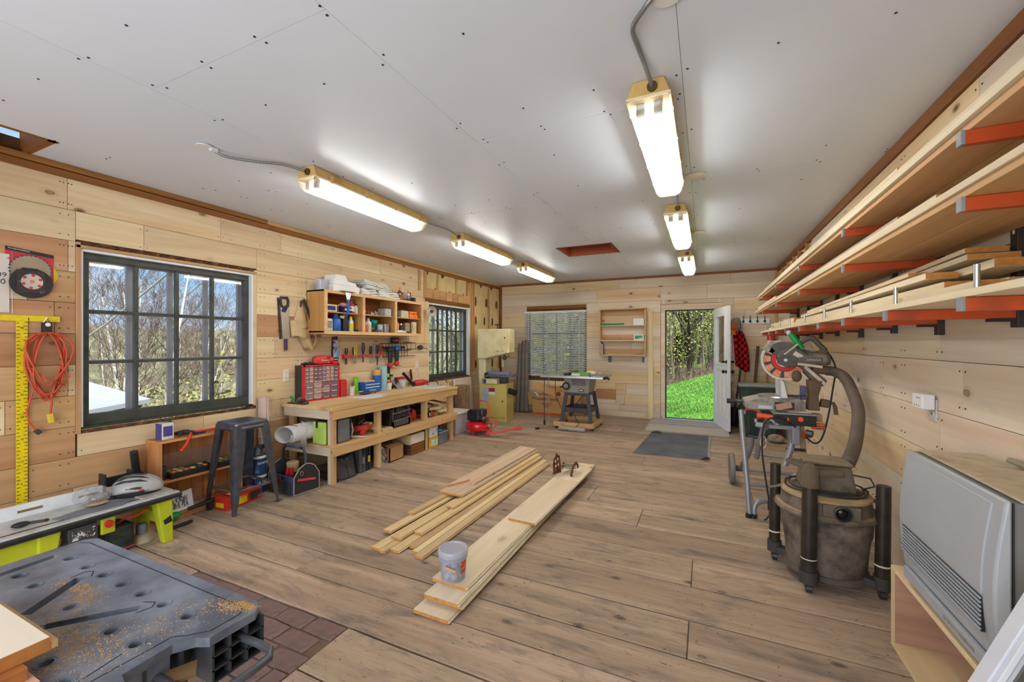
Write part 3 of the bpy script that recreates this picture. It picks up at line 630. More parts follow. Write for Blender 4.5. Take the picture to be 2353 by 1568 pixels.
t=T('spray_bottle','lime green bottle standing against the wall behind the blue box','bottle',(-4.13,4.09,.80)); part('body',B().lathe([(.04,0),(.043,.02),(.034,.1),(.028,.15),(.03,.19),(.026,.2)],(-4.13,4.09,.80),14,sx=.8,sy=1.1),LIME,t,sm=True); part('cap',B().box(-4.145,4.06,1.0,-4.105,4.12,1.012),LIME,t,bev=.004)
t=T('toolbox','small blue metal toolbox with two white stripes','toolbox',(-4.07,4.26,.80))
part('body',B().box(-4.14,4.13,.80,-4.0,4.39,.90),BLUE,t,bev=.004); part('lid',B().prism([(-4.14,.902),(-4.0,.902),(-4.0,.935),(-4.03,.945),(-4.11,.945),(-4.14,.935)],'XZ',4.128,4.392),BLUE,t,bev=.003)
for z in (.868,.905): part('stripe',B().box(-4.001,4.135,z,-3.9975,4.385,z+.01),WHT,t)
text('DUNLAP',.03,WHT,t,(-3.998,4.26,.832),(PI/2,0,PI/2)); part('latch',B().box(-4.0,4.25,.89,-3.994,4.27,.915),STEEL,t)
solo('offcut',B().box(-4.12,4.15,.946,-4.03,4.33,.958).box(-4.10,4.2,.958,-4.06,4.35,.966),M('lumY'),'two thin wood offcuts lying on the blue toolbox','wood offcut') if 0 else solo('offcut',B().box(-4.12,4.15,.946,-4.03,4.33,.958),M('lumY'),'thin wood offcut lying on the blue toolbox','wood offcut')
t=T('tape_roll','blue masking tape rolls stacked under a tan roll by the wall','tape',(-4.11,4.455,.80)); part('blue_roll',B().lathe([(.03,0),(.055,0),(.055,.21),(.03,.21)],(-4.11,4.455,.80),20),BLUE,t,sm=True); part('tan_roll',B().lathe([(.025,.212),(.05,.212),(.052,.24),(.05,.29),(.025,.29)],(-4.11,4.455,.80),20),mat('tan tape',S(200,160,100),.6),t,sm=True)
t=T('paper_roll','tall pale blue roll standing on the bench by the wall','roll',(-4.12,4.58,.80)); part('roll',B().cyl((-4.12,4.58,.80),(-4.12,4.58,1.13),.06,n=24),mat('pale blue paper',S(150,186,196),.7),t,sm=True); part('core',B().cyl((-4.12,4.58,1.128),(-4.12,4.58,1.133),.02),CARD,t)
t=T('display_card','narrow black card with yellow green print beside the pale blue roll','packet',(-4.1,4.69,.80)); part('card',B().box(-4.13,4.655,.80,-4.115,4.725,1.12),BLK,t); part('print',B().box(-4.116,4.66,.86,-4.1135,4.72,.93).box(-4.116,4.665,.97,-4.1135,4.71,1.02),mat('yellow green print',S(190,200,70),.6),t)
t=tub(-4.06,4.64,.80,.042,.105,OFFW,'white tub with a red lid in front of the pale blue roll',lid=RED)
t=tub(-4.07,4.93,.80,.062,.13,mat('frosted tub',S(200,198,194),.4),'larger frosted tub with a pink rim, further along the bench',lid=PINKR)
t=T('caulk_tube','black and white caulk tube leaning at the back of the bench','tube',(-4.14,4.79,.80)); part('tube',B().cyl((-4.14,4.79,.80),(-4.15,4.79,1.0),.026,n=14),BLK,t,sm=True); part('nozzle',B().cyl((-4.15,4.79,1.0),(-4.155,4.79,1.06),.01,.003),WHT,t); part('label',B().cyl((-4.1395,4.79,.84),(-4.1475,4.79,.97),.0265,n=14,cap=False),mat('tube label',S(150,150,150),.5,var=.5,vs=40),t,sm=True)
t=T('trowel','grey plastering trowel propped against the tubs','trowel',(-4.03,4.80,.80)); part('blade',B().add([(-3.98,4.74,.80),(-3.98,4.86,.80),(-4.09,4.83,.90),(-4.09,4.73,.90)],[(0,1,2,3)]),SILV,t,th=.003); part('handle',B().tube([(-4.05,4.78,.855),(-4.07,4.80,.90),(-4.09,4.86,.89)],.012),BLK,t)
solo('caliper_case',B().box(-4.15,4.86,.80,-4.10,5.02,.86).box(-4.15,4.86,.862,-4.10,5.02,.95),DRED,'dark red flat case at the back of the bench','case',bev=.004)
t=T('straightedge','thin black and wood strip leaning against the bench clutter','strip',(-4.03,5.08,.80)); part('edge',B().bar((-3.99,5.12,.805),(-4.13,5.02,1.01),.05,.004,(0,1,0)),BLK,t); part('wood_edge',B().bar((-3.985,5.13,.808),(-4.125,5.03,1.013),.006,.006),M('lumX'),t)
def drill(loc,rz,label,m=RED,grp=None):
    t=T('cordless_drill',label,'drill',loc,grp,rz=rz)
    part('motor_body',B().lathe([(.028,-.07),(.032,-.06),(.032,.05),(.026,.07)],(0,0,0),16,axis=(1,0,0)),m,t,sm=True); part('chuck',B().lathe([(.024,.07),(.022,.10),(.012,.125),(.008,.13)],(0,0,0),14,axis=(1,0,0)),BLK,t,sm=True)
    part('grip',B().bar((-.02,0,-.02),(-.045,0,-.13),.042,.034,(1,0,0)),BLK,t,bev=.008); part('battery',B().cb((-.04,0,-.155),(.11,.065,.045)),m,t,bev=.007); part('trigger',B().cb((-.005,0,-.05),(.014,.014,.03)),BLK,t,bev=.003); part('bit',B().cyl((.13,0,0),(.19,0,0),.003,n=6),STEEL,t)
    return t
t=T('heat_gun','red tool lying on its side at the far end of the bench','power tool',(-4.02,5.3,.80)); part('body',B().lathe([(.03,-.12),(.045,-.08),(.045,.05),(.035,.11),(.02,.13)],(-4.02,5.29,.845),16,axis=(.15,1,.02)),RED,t,sm=True); part('grip',B().tube([(-4.0,5.36,.84),(-4.0,5.43,.85),(-4.02,5.49,.83)],[.026,.024,.02],10),RED,t,sm=True); part('nozzle',B().cyl((-4.05,5.17,.843),(-4.06,5.12,.842),.018),BLK,t); part('cable',B().tube([(-4.02,5.48,.83),(-4.0,5.56,.806),(-3.93,5.62,.72)],.004),BLK,t) if 0 else part('cable',B().tube([(-4.02,5.48,.83),(-3.98,5.41,.806),(-3.9,5.36,.806),(-3.86,5.30,.806)],.004),BLK,t)
t=T('folding_knife','black and orange utility knife stood in a pot at the wall','knife',(-4.14,5.24,.80)); part('pot',B().lathe([(.035,0),(.04,.08),(.036,.08),(.03,.005)],(-4.14,5.24,.80),14),mat('pale blue pot',S(170,190,205),.5),t,sm=True); part('knife_handle',B().bar((-4.14,5.24,.84),(-4.145,5.22,1.03),.03,.02),ORG,t,bev=.004); part('knife_grip',B().bar((-4.13,5.235,.90),(-4.135,5.215,1.05),.012,.022),BLK,t); part('stick',B().bar((-4.14,5.25,.84),(-4.15,5.42,.99),.012,.005),OFFW,t)
t=T('paper_sheets','loose white papers near the middle of the bench top','papers',(-3.75,3.9,.80)); part('sheet',B().add([(-3.95,3.75,.8015),(-3.60,3.72,.8015),(-3.56,4.02,.8015),(-3.9,4.07,.8015)],[(0,1,2,3)]),PAPER,t,th=.001); part('sheet',B().add([(-3.9,3.85,.8035),(-3.66,3.87,.8035),(-3.68,4.2,.8035),(-3.93,4.16,.8035)],[(0,1,2,3)]),PAPER,t,th=.001)
t=T('paper_sheets','plan sheets spread on the far end of the bench top','papers',(-3.75,5.15,.80)); part('sheet',B().add([(-3.93,5.0,.8015),(-3.52,4.95,.8015),(-3.50,5.36,.8015),(-3.9,5.38,.8015)],[(0,1,2,3)]),PAPER,t,th=.001); part('sheet',B().add([(-3.86,5.05,.8035),(-3.6,5.1,.8035),(-3.62,5.39,.8035),(-3.88,5.4,.8035)],[(0,1,2,3)]),mat('bluish paper',S(190,198,214),.6),t,th=.001)
t=T('safety_glasses','dark glasses and pouch lying in front of the blue toolbox','glasses',(-3.9,4.05,.80)); part('pouch',B().ball((-3.91,4.03,.823),(.05,.09,.022)),mat('brown leather',S(72,46,48),.6),t,sm=True); part('lens',B().ball((-3.93,3.97,.845),(.03,.045,.012)),mat('grey lens',S(150,146,148),.3),t,sm=True); part('strap',B().tube([(-3.88,4.09,.82),(-3.85,4.16,.83),(-3.9,4.2,.81)],.008),BROWN,t,sm=True)
t=T('hand_plane','black hand plane and pliers heap at the near end of the bench','tool',(-4.0,3.15,.80)); part('sole',B().box(-4.12,3.10,.80,-3.86,3.16,.815),DSTEEL,t,bev=.003); part('iron',B().bar((-4.0,3.13,.815),(-3.96,3.13,.87),.04,.006,(1,0,0)),STEEL,t); part('tote',B().tube([(-4.08,3.13,.815),(-4.075,3.13,.85),(-4.10,3.13,.875)],[.014,.012,.013],8),GRN2,t,sm=True); part('knob',B().lathe([(.014,0),(.009,.015),(.016,.035),(.008,.045)],(-3.90,3.13,.815),12),BLK,t,sm=True); part('lever',B().tube([(-4.05,3.18,.808),(-3.98,3.21,.82),(-3.9,3.19,.808)],.007),BLK,t)
# ================================================================ things on the lower shelf
WPOLY=mat('white poly sheet',S(206,204,206),.4,var=.06)
t=T('foam_roll','rolled grey white sheet sticking out of the near shelf end','roll',(-3.85,3.05,.41))
def spiral(u,v):
    a=u*PI*2.35-1.0; r=.085-.022*u
    return (-3.86+v*.07+r*1.35*math.cos(a),2.86+v*.34+r*.35*math.cos(a),.525+r*1.1*math.sin(a)+v*.02)
part('sheet',B().sheet(spiral,44,6),WPOLY,t,sm=1,th=.005)
part('plastic_wrap',B().sheet(lambda u,v:(-3.80+.10*u+.015*math.sin(v*9),2.97+.06*v+.02*math.sin(u*8+v*4),.43+.21*v+.015*math.sin(u*11)-.02*u),14,10),glass('clear polythene',(.9,.92,.96),.15,.3,.35,(.75,.77,.84)),t,sm=1)
part('dark_tag',B().add([(-3.85,2.93,.625),(-3.78,2.96,.61),(-3.79,2.955,.555),(-3.85,2.925,.57)],[(0,1,2,3)]),BLK,t,th=.003)
t=T('tool_bag','lime green and black bag at the near end of the bench shelf','bag',(-3.62,3.12,.405)); part('side',B().box(-3.72,3.085,.407,-3.535,3.118,.64),mat('lime fabric',S(170,198,92),.7,bump=.2),t,bev=.02); part('back',B().box(-3.73,3.119,.407,-3.53,3.17,.65),BLK,t,bev=.02); part('handle',B().box(-3.66,3.078,.58,-3.635,3.086,.66),BLK,t)
t=T('soft_cooler','grey soft sided cooler behind the corner leg of the bench','cooler',(-3.53,3.28,.405)); part('body',B().box(-3.62,3.185,.407,-3.47,3.365,.655),mat('grey nylon',S(108,110,112),.65,bump=.15),t,bev=.02); part('lid',B().box(-3.63,3.18,.655,-3.465,3.37,.675),BLK,t,bev=.008)
for a in (3.183,3.367): part('piping',B().tube([(-3.468,a,.415),(-3.464,a,.65)],.005),BLK,t)
t=T('bike_gear','black and white rounded gear beside the grey cooler','gear',(-3.6,3.45,.405)); part('shell',B().ball((-3.60,3.43,.50),(.07,.045,.095)),BLK,t,sm=True); part('trim',B().tube([(-3.545,3.44,.42),(-3.53,3.455,.5),(-3.56,3.46,.58)],.008),WHT,t); part('visor',B().add([(-3.56,3.40,.42),(-3.42,3.58,.409),(-3.46,3.60,.409),(-3.58,3.46,.43)],[(0,1,2,3)]),OFFW,t,th=.004)
t=T('nail_gun','red and black nail gun lying on the bench shelf','power tool',(-3.62,3.6,.405)); part('body',B().bar((-3.66,3.56,.47),(-3.50,3.66,.50),.07,.07),RED,t,bev=.015); part('head',B().ball((-3.64,3.54,.56),(.05,.05,.055)),BLK,t,sm=True); part('magazine',B().bar((-3.54,3.58,.42),(-3.52,3.70,.52),.03,.05),ORG if 0 else mat('bright red',S(214,48,30),.4),t,bev=.008); part('grip',B().tube([(-3.60,3.60,.53),(-3.58,3.66,.58),(-3.6,3.70,.55)],.018),BLK,t,sm=True)
for i,(x0,x1,y0,y1,z0,z1,l) in enumerate([(-3.70,-3.455,3.72,4.02,.406,.438,'lowest block of the offcuts behind the second bench leg'),(-3.70,-3.50,3.70,3.98,.439,.475,'second block of the offcuts behind the second bench leg'),(-3.69,-3.52,3.66,3.97,.476,.505,'third block of the offcuts behind the second bench leg'),(-3.68,-3.55,3.60,3.96,.506,.53,'topmost block of the offcuts behind the second bench leg')]):
    solo('wood_block',B().box(x0,y0+.13,z0,x1,y1+.0,z1),M('lumY'),l,'wood offcut','stacked offcuts on the bench shelf',bev=.003) if y0>3.7 else solo('wood_block',B().box(x0,y0+.12,z0,x1,3.778,z1),M('lumY'),l,'wood offcut','stacked offcuts on the bench shelf',bev=.003)
solo('camo_cushion',B().ball((-3.86,3.72,.53),(.10,.16,.115)),mat('camo cloth',S(96,84,66),.9,var=.5,vs=14,dirt=(.02,.018,.015),ds=18),'brown mottled cloth bundle at the back of the bench shelf','cloth',sm=True)
def crate():
    x0,x1,y0,y1,z0,z1=-3.80,-3.50,4.06,4.40,.407,.68; m=mat('black crate plastic',(.07,.07,.075),.5)
    t=T('milk_crate','black plastic milk crate on the middle of the bench shelf','crate',((x0+x1)/2,(y0+y1)/2,z0))
    f=B().box(x0,y0,z0,x1,y1,z0+.012)
    for x,y in((x0,y0),(x1-.03,y0),(x0,y1-.03),(x1-.03,y1-.03)): f.box(x,y,z0,x+.03,y+.03,z1)
    f.box(x0,y0,z1-.05,x1,y0+.012,z1).box(x0,y1-.012,z1-.05,x1,y1,z1).box(x0,y0,z1-.05,x0+.012,y1,z1).box(x1-.012,y0,z1-.02,x1,y1,z1).box(x1-.012,y0,z0,x1,y1,z0+.09)
    part('frame',f,m,t)
    g=B()
    for k in range(7):
        a=y0+.05+k*.04; g.bar((x1-.008,a,z0+.08),(x1-.008,a+(.06 if k<3 else -.06),z1-.02),.008,.012,(1,0,0))
    for z in (.53,.565,.6): g.box(x1-.012,y0+.09,z,x1-.002,y1-.09,z+.012)
    part('lattice',g,m,t)
    g2=B()
    for k in range(6): g2.box(x0+.05+k*.04,y0,z0,x0+.056+k*.04,y0+.01,z1-.03)
    part('side_slats',g2,m,t)
    for z in (.49,.585): part('wire',B().tube([(x1+.003,y0,z-.005),(x1+.003,y1,z+.012)],.004),STEEL,t)
crate()
solo('spirit_level',B().box(-3.9,4.02,.407,-3.5,4.045,.60),BLK,'black slab stood on edge against the milk crate','tool',bev=.003)
t=T('kneepads','red and black knee pads beside the milk crate','knee pads',(-3.63,4.52,.407)); part('cap',B().lathe([(.02,0),(.07,.01),(.085,.05),(.06,.1),(.03,.12)],(-3.62,4.50,.41),16,sx=.7,sy=.9),RED,t,sm=True); part('strap',B().tube([(-3.66,4.46,.44),(-3.63,4.44,.52),(-3.6,4.46,.6),(-3.58,4.50,.63)],.017,8),BLK,t,sm=True); part('shell',B().ball((-3.60,4.58,.49),(.05,.04,.08)),RED,t,sm=True)
t=T('router_tool','grey and black power tool behind the third bench leg','power tool',(-3.72,4.66,.407)); part('motor',B().cyl((-3.74,4.62,.44),(-3.74,4.62,.60),.045,n=16),mat('dull grey',S(120,112,110),.5),t,sm=True); part('base',B().cyl((-3.74,4.62,.407),(-3.74,4.62,.44),.07,n=20),BLK,t,sm=True); part('knob',B().ball((-3.66,4.62,.47),.02),BLK,t,sm=True)
for i,(y,z,mm,l) in enumerate([(4.80,.43,RED,'small red grinder low on the bench shelf'),(4.90,.44,BLK,'black grinder nearest the wood scraps'),(4.85,.56,BLK,'black sander stacked on the grinders')]):
    t=T('angle_grinder',l,'power tool',(-3.62,y,z-.023),rz=None); part('body',B().cyl((-3.74,y-.02,z),(-3.58,y+.02,z+.005),.026,n=12),mm,t,sm=True); part('head',B().cyl((-3.57,y+.02,z-.02),(-3.57,y+.02,z+.03),.03,n=14),STEEL if i else BLK,t,sm=True); part('grip',B().cyl((-3.60,y,z+.01),(-3.56,y-.06,z+.02),.012),BLK,t)
solo('tool_case',B().box(-4.0,4.72,.407,-3.70,5.0,.53),BLK,'flat black tool case lying at the back of the bench shelf','case',bev=.01)
solo('red_cap_bottle',B().lathe([(.022,0),(.025,.01),(.025,.06),(.012,.075),(.012,.09)],(-3.56,4.95,.407),12),RED,'tiny red bottle on the bench shelf before the wood scraps','bottle',sm=True)
random.seed(21); n=0
for k in range(26):
    x=random.uniform(-4.0,-3.52); y=random.uniform(4.98,5.36); L=random.uniform(.10,.28); w_=random.uniform(.03,.07); h=random.uniform(.02,.045); lay=k//9
    b=B().at(Matrix.Translation((x,y,.407+.046*lay+h/2))@Euler((0,random.uniform(-.05,.05)*(lay>0),random.uniform(-.5,.5)+PI/2*(k%2))).to_matrix().to_4x4())
    if k%7==3: b.cyl((0,0,-h/2),(0,0,h/2),.04,n=14)
    else: b.box(-L/2,-w_/2,-h/2,L/2,w_/2,h/2)
    if x+L/2>-3.47 and k%2==0: continue
    solo('wood_scrap',b,[M('lumX'),M('lumY'),M('benchX')][k%3],'short pale wood scrap in the heap at the far end of the bench shelf','wood scrap','heap of wood scraps on the bench shelf',bev=.002)
for k,(y,z) in enumerate([(5.10,.56),(5.2,.585),(5.3,.57)]):
    solo('paper_bag',B().sheet(lambda u,v:(-3.98+.4*u,y-.06+.12*v,z+.02*math.sin(u*3+v*2)+.012*math.sin(v*14)),10,6),mat('brown paper',S(168,132,88),.8),['folded brown paper lowest on the wood scraps','creased brown paper bag between two others on the wood scraps','upper brown paper bag nearest the far bench leg'][k],'paper bag',sm=1,th=.012) if k!=1 else None
# ================================================================ things on the floor under the bench
LEA=mat('black leather',(.05,.048,.05),.38,bump=.35,bs=25,spec=.6)
t=T('leather_bag','slouched black leather bag under the near bench shelf','bag',(-3.6,3.36,0))
def bagf(u,v):
    a=u*2*PI; z=.25*v; k=1-.25*v**2+.05*math.sin(3*a+v*5)*v
    r=(abs(math.cos(a))**2.6+abs(math.sin(a))**2.6)**(-1/2.6)
    return (-3.60+.12*k*r*math.cos(a)*(1-.45*v),3.36+.155*r*math.sin(a)*(1-.12*v),.004+z-.03*v*math.cos(2*a))
part('body',B().sheet(bagf,36,9),LEA,t,sm=1,th=.006); part('top_fold',B().tube([(-3.62,3.23,.25),(-3.59,3.36,.235),(-3.61,3.49,.255)],[.03,.035,.03],10),LEA,t,sm=True); part('handle',B().tube([(-3.53,3.27,.22),(-3.49,3.31,.19),(-3.485,3.38,.12),(-3.49,3.42,.15),(-3.54,3.43,.22)],.009),LEA,t,sm=True)
part('bottom',B().box(-3.71,3.22,0,-3.49,3.50,.012),LEA,t,bev=.005)
for (y0,y1,h,mm,l,nm) in [(3.535,3.625,.285,mat('graphite case',(.075,.077,.08),.45),'graphite hard case standing on edge under the bench','case'),(3.63,3.70,.29,BLK,'black hard case standing on edge with a yellow clip','case')]:
    t=T('tool_case',l,'case',(-3.68,(y0+y1)/2,0)); part('half',B().box(-3.86,y0,0,-3.50,(y0+y1)/2-.002,h),mm,t,bev=.015); part('half',B().box(-3.86,(y0+y1)/2+.002,0,-3.50,y1,h),mm,t,bev=.015)
    part('latch',B().box(-3.503,(y0+y1)/2-.012,.10,-3.492,(y0+y1)/2+.012,.17),YEL if 'yellow' in l else GRYP,t); part('handle',B().tube([(-3.62,(y0+y1)/2,h-.005),(-3.63,(y0+y1)/2,h+.012),(-3.72,(y0+y1)/2,h+.012),(-3.73,(y0+y1)/2,h-.005)],.006) if h<.285 else B().box(-3.5,(y0+y1)/2-.006,.2,-3.488,(y0+y1)/2+.006,.26),BLK,t)
t=T('plastic_bag','crumpled clear plastic bag by the second bench leg','bag',(-3.52,3.92,0)); part('film',B().sheet(lambda u,v:(-3.52+.05*math.cos(u*2*PI)*(1-.5*v)+.02*math.sin(v*13+u*9),3.90+.055*math.sin(u*2*PI)*(1-.4*v)+.015*math.sin(v*9+u*14),.005+.19*v),28,8),glass('crumpled film',(.93,.94,.96),.2,.4,.35),t,sm=1); part('knot',B().ball((-3.52,3.90,.20),.015),WPOLY,t,sm=True)
t=T('cardboard_box','small open cardboard box under the bench','box',(-3.61,4.12,0)); part('body',B().box(-3.74,4.0,0,-3.49,4.012,.17).box(-3.74,4.25,0,-3.49,4.262,.17).box(-3.74,4.0,0,-3.73,4.26,.17).box(-3.50,4.0,0,-3.49,4.26,.17).box(-3.74,4.0,0,-3.49,4.26,.01),CARD,t); part('flap',B().bar((-3.495,4.13,.17),(-3.60,4.13,.195),.25,.004),CARD,t); part('flap',B().bar((-3.735,4.13,.17),(-3.66,4.13,.2),.25,.004),CARD,t)
solo('bottle_pack',B().box(-3.9,3.95,0,-3.76,4.4,.23),mat('dark glass bottles',(.05,.02,.02),.2,var=.6,vs=20),'dark pack of bottles behind the cardboard box under the bench','pack',bev=.02)
t=T('wood_crate','dark brown wooden crate at the bottom of the pair under the bench','crate',(-3.6,4.5,0))
for k in range(3): part('slat',B().box(-3.465,4.37,.004+k*.045,-3.455,4.645,.045+k*.045),M('oldY'),t,bev=.002)
for k in range(3): part('slat',B().box(-3.74,4.37,.004+k*.045,-3.466,4.38,.045+k*.045),mat('dark stained board',S(82,44,34),.7,var=.3),t)
part('base',B().box(-3.74,4.382,.004,-3.47,4.645,.014),M('oldY'),t); part('end',B().box(-3.74,4.634,.014,-3.47,4.645,.138),M('oldX'),t); part('back',B().box(-3.75,4.37,.004,-3.741,4.645,.138),M('oldY'),t)
t=T('printed_carton','printed white and tan carton standing on the dark crate','box',(-3.6,4.5,.14)); part('body',B().box(-3.75,4.34,.14,-3.45,4.64,.265),mat('tan printed card',S(186,164,130),.7,dirt=S(60,50,46),ds=14,dl=(.62,.7)),t,bev=.003); part('white_face',B().box(-3.452,4.36,.15,-3.4475,4.635,.26),mat('printed white card',S(206,200,190),.7,dirt=S(70,66,66),ds=26,dl=(.6,.66)),t); part('flap',B().bar((-3.60,4.36,.266),(-3.60,4.60,.278),.24,.003),CARD,t)
solo('plywood_piece',B().box(-3.80,4.652,0,-3.46,4.665,.295),BLK,'dark panel on edge between the cartons and the third bench leg','panel')
t=carton(-3.75,4.765,.0,-3.445,4.96,.145,mat('yellow carton',S(206,160,52),.6),'yellow carton with a pale label under the far end of the bench',lab=mat('pale label',S(206,216,206),.6,dirt=S(90,120,110),ds=30,dl=(.55,.62)))
t=carton(-3.74,4.77,.147,-3.45,4.95,.29,mat('white carton',S(206,202,192),.6),'white printed carton on top of the yellow one',lab=mat('black print',S(120,120,118),.6,dirt=S(214,214,210),ds=26,dl=(.42,.5)))
t=T('storage_bin','grey clear bin with blue contents under the far bench end','bin',(-3.58,5.1,0)); part('body',B().lathe([(.14,0),(.155,.15),(.16,.15),(.16,.155)],(-3.58,5.10,0),4) if 0 else B().box(-3.70,5.0,0,-3.46,5.22,.16),mat('smoky bin',S(110,114,124),.35,var=.3,vs=12),t,bev=.01); part('lid',B().box(-3.71,4.99,.16,-3.45,5.23,.172),mat('clear lid',S(150,160,170),.3),t,bev=.004); part('blue_contents',B().ball((-3.50,5.06,.195),(.04,.05,.025)),mat('sky blue plastic',S(40,140,190),.5),t,sm=True); part('red_handle',B().tube([(-3.56,5.04,.172),(-3.56,5.06,.24),(-3.56,5.15,.25),(-3.56,5.17,.172)],.012),RED,t,sm=True)
solo('extinguisher',B().lathe([(.05,0),(.055,.01),(.055,.36),(.03,.40),(.015,.41),(.015,.44)],(-3.62,5.52,0),18),RED,'red cylinder partly hidden behind the far bench leg','cylinder',sm=True)
t=T('storage_bin','translucent white storage bin past the far end of the bench','bin',(-3.75,5.85,0)); part('body',B().add([(-3.98,5.63,0),(-3.58,5.63,0),(-3.58,6.05,0),(-3.98,6.05,0),(-4.0,5.60,.32),(-3.55,5.60,.32),(-3.55,6.08,.32),(-4.0,6.08,.32)],[(0,3,2,1),(0,1,5,4),(1,2,6,5),(2,3,7,6),(3,0,4,7),(4,5,6,7)]),mat('frosted bin',S(190,186,196),.35,var=.08),t,bev=.012); part('lid',B().box(-4.01,5.59,.32,-3.54,6.09,.345),mat('white lid',S(214,212,208),.4),t,bev=.006)
# ================================================================ left wall: hung and shelved things
MAPL={a:M('maple'+a) for a in 'XYZ'}
cb_=T('wall_cabinet','open fronted maple wall cabinet over the workbench','cabinet',(-4.03,4.29,1.557))
cx0,cx1,cy=-4.178,-3.88,[3.39,3.985,4.585,5.19]; cz0,cz1=1.557,2.063
part('side_panel',B().box(cx0,cy[0],cz0,cx1-.02,cy[0]+.016,cz1),MAPL['Z'],cb_); part('side_panel',B().box(cx0,cy[3]-.016,cz0,cx1-.02,cy[3],cz1),MAPL['Z'],cb_)
for y in cy[1:3]: part('partition',B().box(cx0,y-.008,cz0,cx1-.02,y+.008,cz1),MAPL['Z'],cb_)
part('top_panel',B().box(cx0,cy[0],cz1-.016,cx1-.018,cy[3],cz1),MAPL['Y'],cb_); part('bottom_panel',B().box(cx0,cy[0],cz0+.02,cx1-.018,cy[3],cz0+.036),MAPL['Y'],cb_); part('back_panel',B().box(cx0,cy[0],cz0,cx0+.006,cy[3],cz1),wood('dark back panel',S(168,112,62),S(140,90,48),'Y',kn=0),cb_)
ff=wood('pale face frame',S(222,186,134),S(204,164,112),'Y',kn=0,vary=.03)
part('rail',B().box(cx1-.02,cy[0],cz1-.034,cx1,cy[3],cz1),ff,cb_,bev=.002); part('rail',B().box(cx1-.02,cy[0],cz0,cx1,cy[3],cz0+.04),ff,cb_,bev=.002)
for i,y in enumerate(cy): part('stile',B().box(cx1-.02,y-(0,.019,.019,.036)[i],cz0+.04,cx1-.0005,y+(.036,.019,.019,0)[i],cz1-.034),ff,cb_,bev=.002)
SH=1.822
for k in range(3): part('shelf',B().box(cx0+.006,cy[k]+.01,SH-.014,cx1-.03,cy[k+1]-.01,SH),MAPL['Y'],cb_)
LB=cz0+.036; xf=-4.0
# upper left bay
t=carton(-4.1,3.44,SH,-3.95,3.62,SH+.085,OFFW,'black and white box on the upper left shelf of the cabinet','box',lab=mat('dark print',S(50,56,80),.5,var=.5,vs=40))
t=T('brush_pack','brown paintbrush lying behind the hanging blue handle','brush',(-4.02,3.66,SH)); part('bristle',B().box(-4.05,3.64,SH,-3.99,3.69,SH+.08),BROWN,t,bev=.006); part('ferrule',B().box(-4.05,3.64,SH+.08,-3.99,3.69,SH+.09),BRASS,t)
t=T('wipes_pack','navy and white pack on the upper left cabinet shelf','packet',(-4.0,3.78,SH)); part('pack',B().box(-4.06,3.72,SH,-3.94,3.85,SH+.07),NAVY,t,bev=.015); part('top_pack',B().ball((-4.02,3.78,SH+.10),(.05,.06,.03)),mat('red white print',S(206,150,140),.5,var=.4,vs=40),t,sm=True); part('band',B().box(-3.941,3.73,SH+.03,-3.938,3.84,SH+.05),WHT,t)
bottle(-4.0,3.89,SH,.036,.17,RED,RED,'red glue bottle with a pointed cap, top left bay of the cabinet',lab=WHT,nz=1); bottle(-3.98,3.945,SH,.026,.13,OFFW,BLK,'small white bottle with black cap beside the red glue')
# lower left bay
t=T('rag_bundle','red cloth bundle on a white jug, lower left bay','rag',(-4.02,3.49,LB+.175)); part('cloth',B().ball((-4.02,3.49,LB+.205),(.06,.06,.032)),RED,t,sm=True); part('corner',B().lathe([(.03,0),(.004,.03)],(-4.0,3.47,LB+.23),8),RED,t)
t=T('jug','large grey white jug, lower left bay of the cabinet','jug',(-4.0,3.5,LB)); part('body',B().box(-4.07,3.435,LB,-3.94,3.56,LB+.15),OFFW,t,bev=.02); part('neck',B().cyl((-4.01,3.49,LB+.15),(-4.01,3.49,LB+.175),.025),WHT,t); part('label',B().box(-3.941,3.47,LB+.04,-3.938,3.54,LB+.12),mat('grey print',S(140,136,128),.5,var=.5,vs=40),t)
bottle(-3.99,3.635,LB,.062,.22,BLUE,BLUE,'blue jug in the lower left bay of the cabinet','jug',lab=None); bottle(-4.07,3.66,LB,.03,.25,ORG,ORG,'orange tube behind the blue jug')
t=carton(-4.05,3.715,LB,-3.95,3.80,LB+.16,BLK,'black carton between the blue jug and the glue, lower left bay',lab=None); tub(-4.0,3.74,LB+.163,.035,.03,OFFW,'tiny white pot sitting on the black carton')
bottle(-3.98,3.86,LB,.034,.20,mat('pale glue',S(196,210,214),.4),YEL,'pale glue bottle with a yellow label, lower left bay',lab=YEL); tub(-4.06,3.84,LB+.0,.04,.25,mat('grey lid tub',S(150,146,140),.5),'tall grey pot at the back of the lower left bay'); tub(-3.96,3.93,LB,.022,.03,BLK,'black thimble sized pot at the right of the lower left bay')
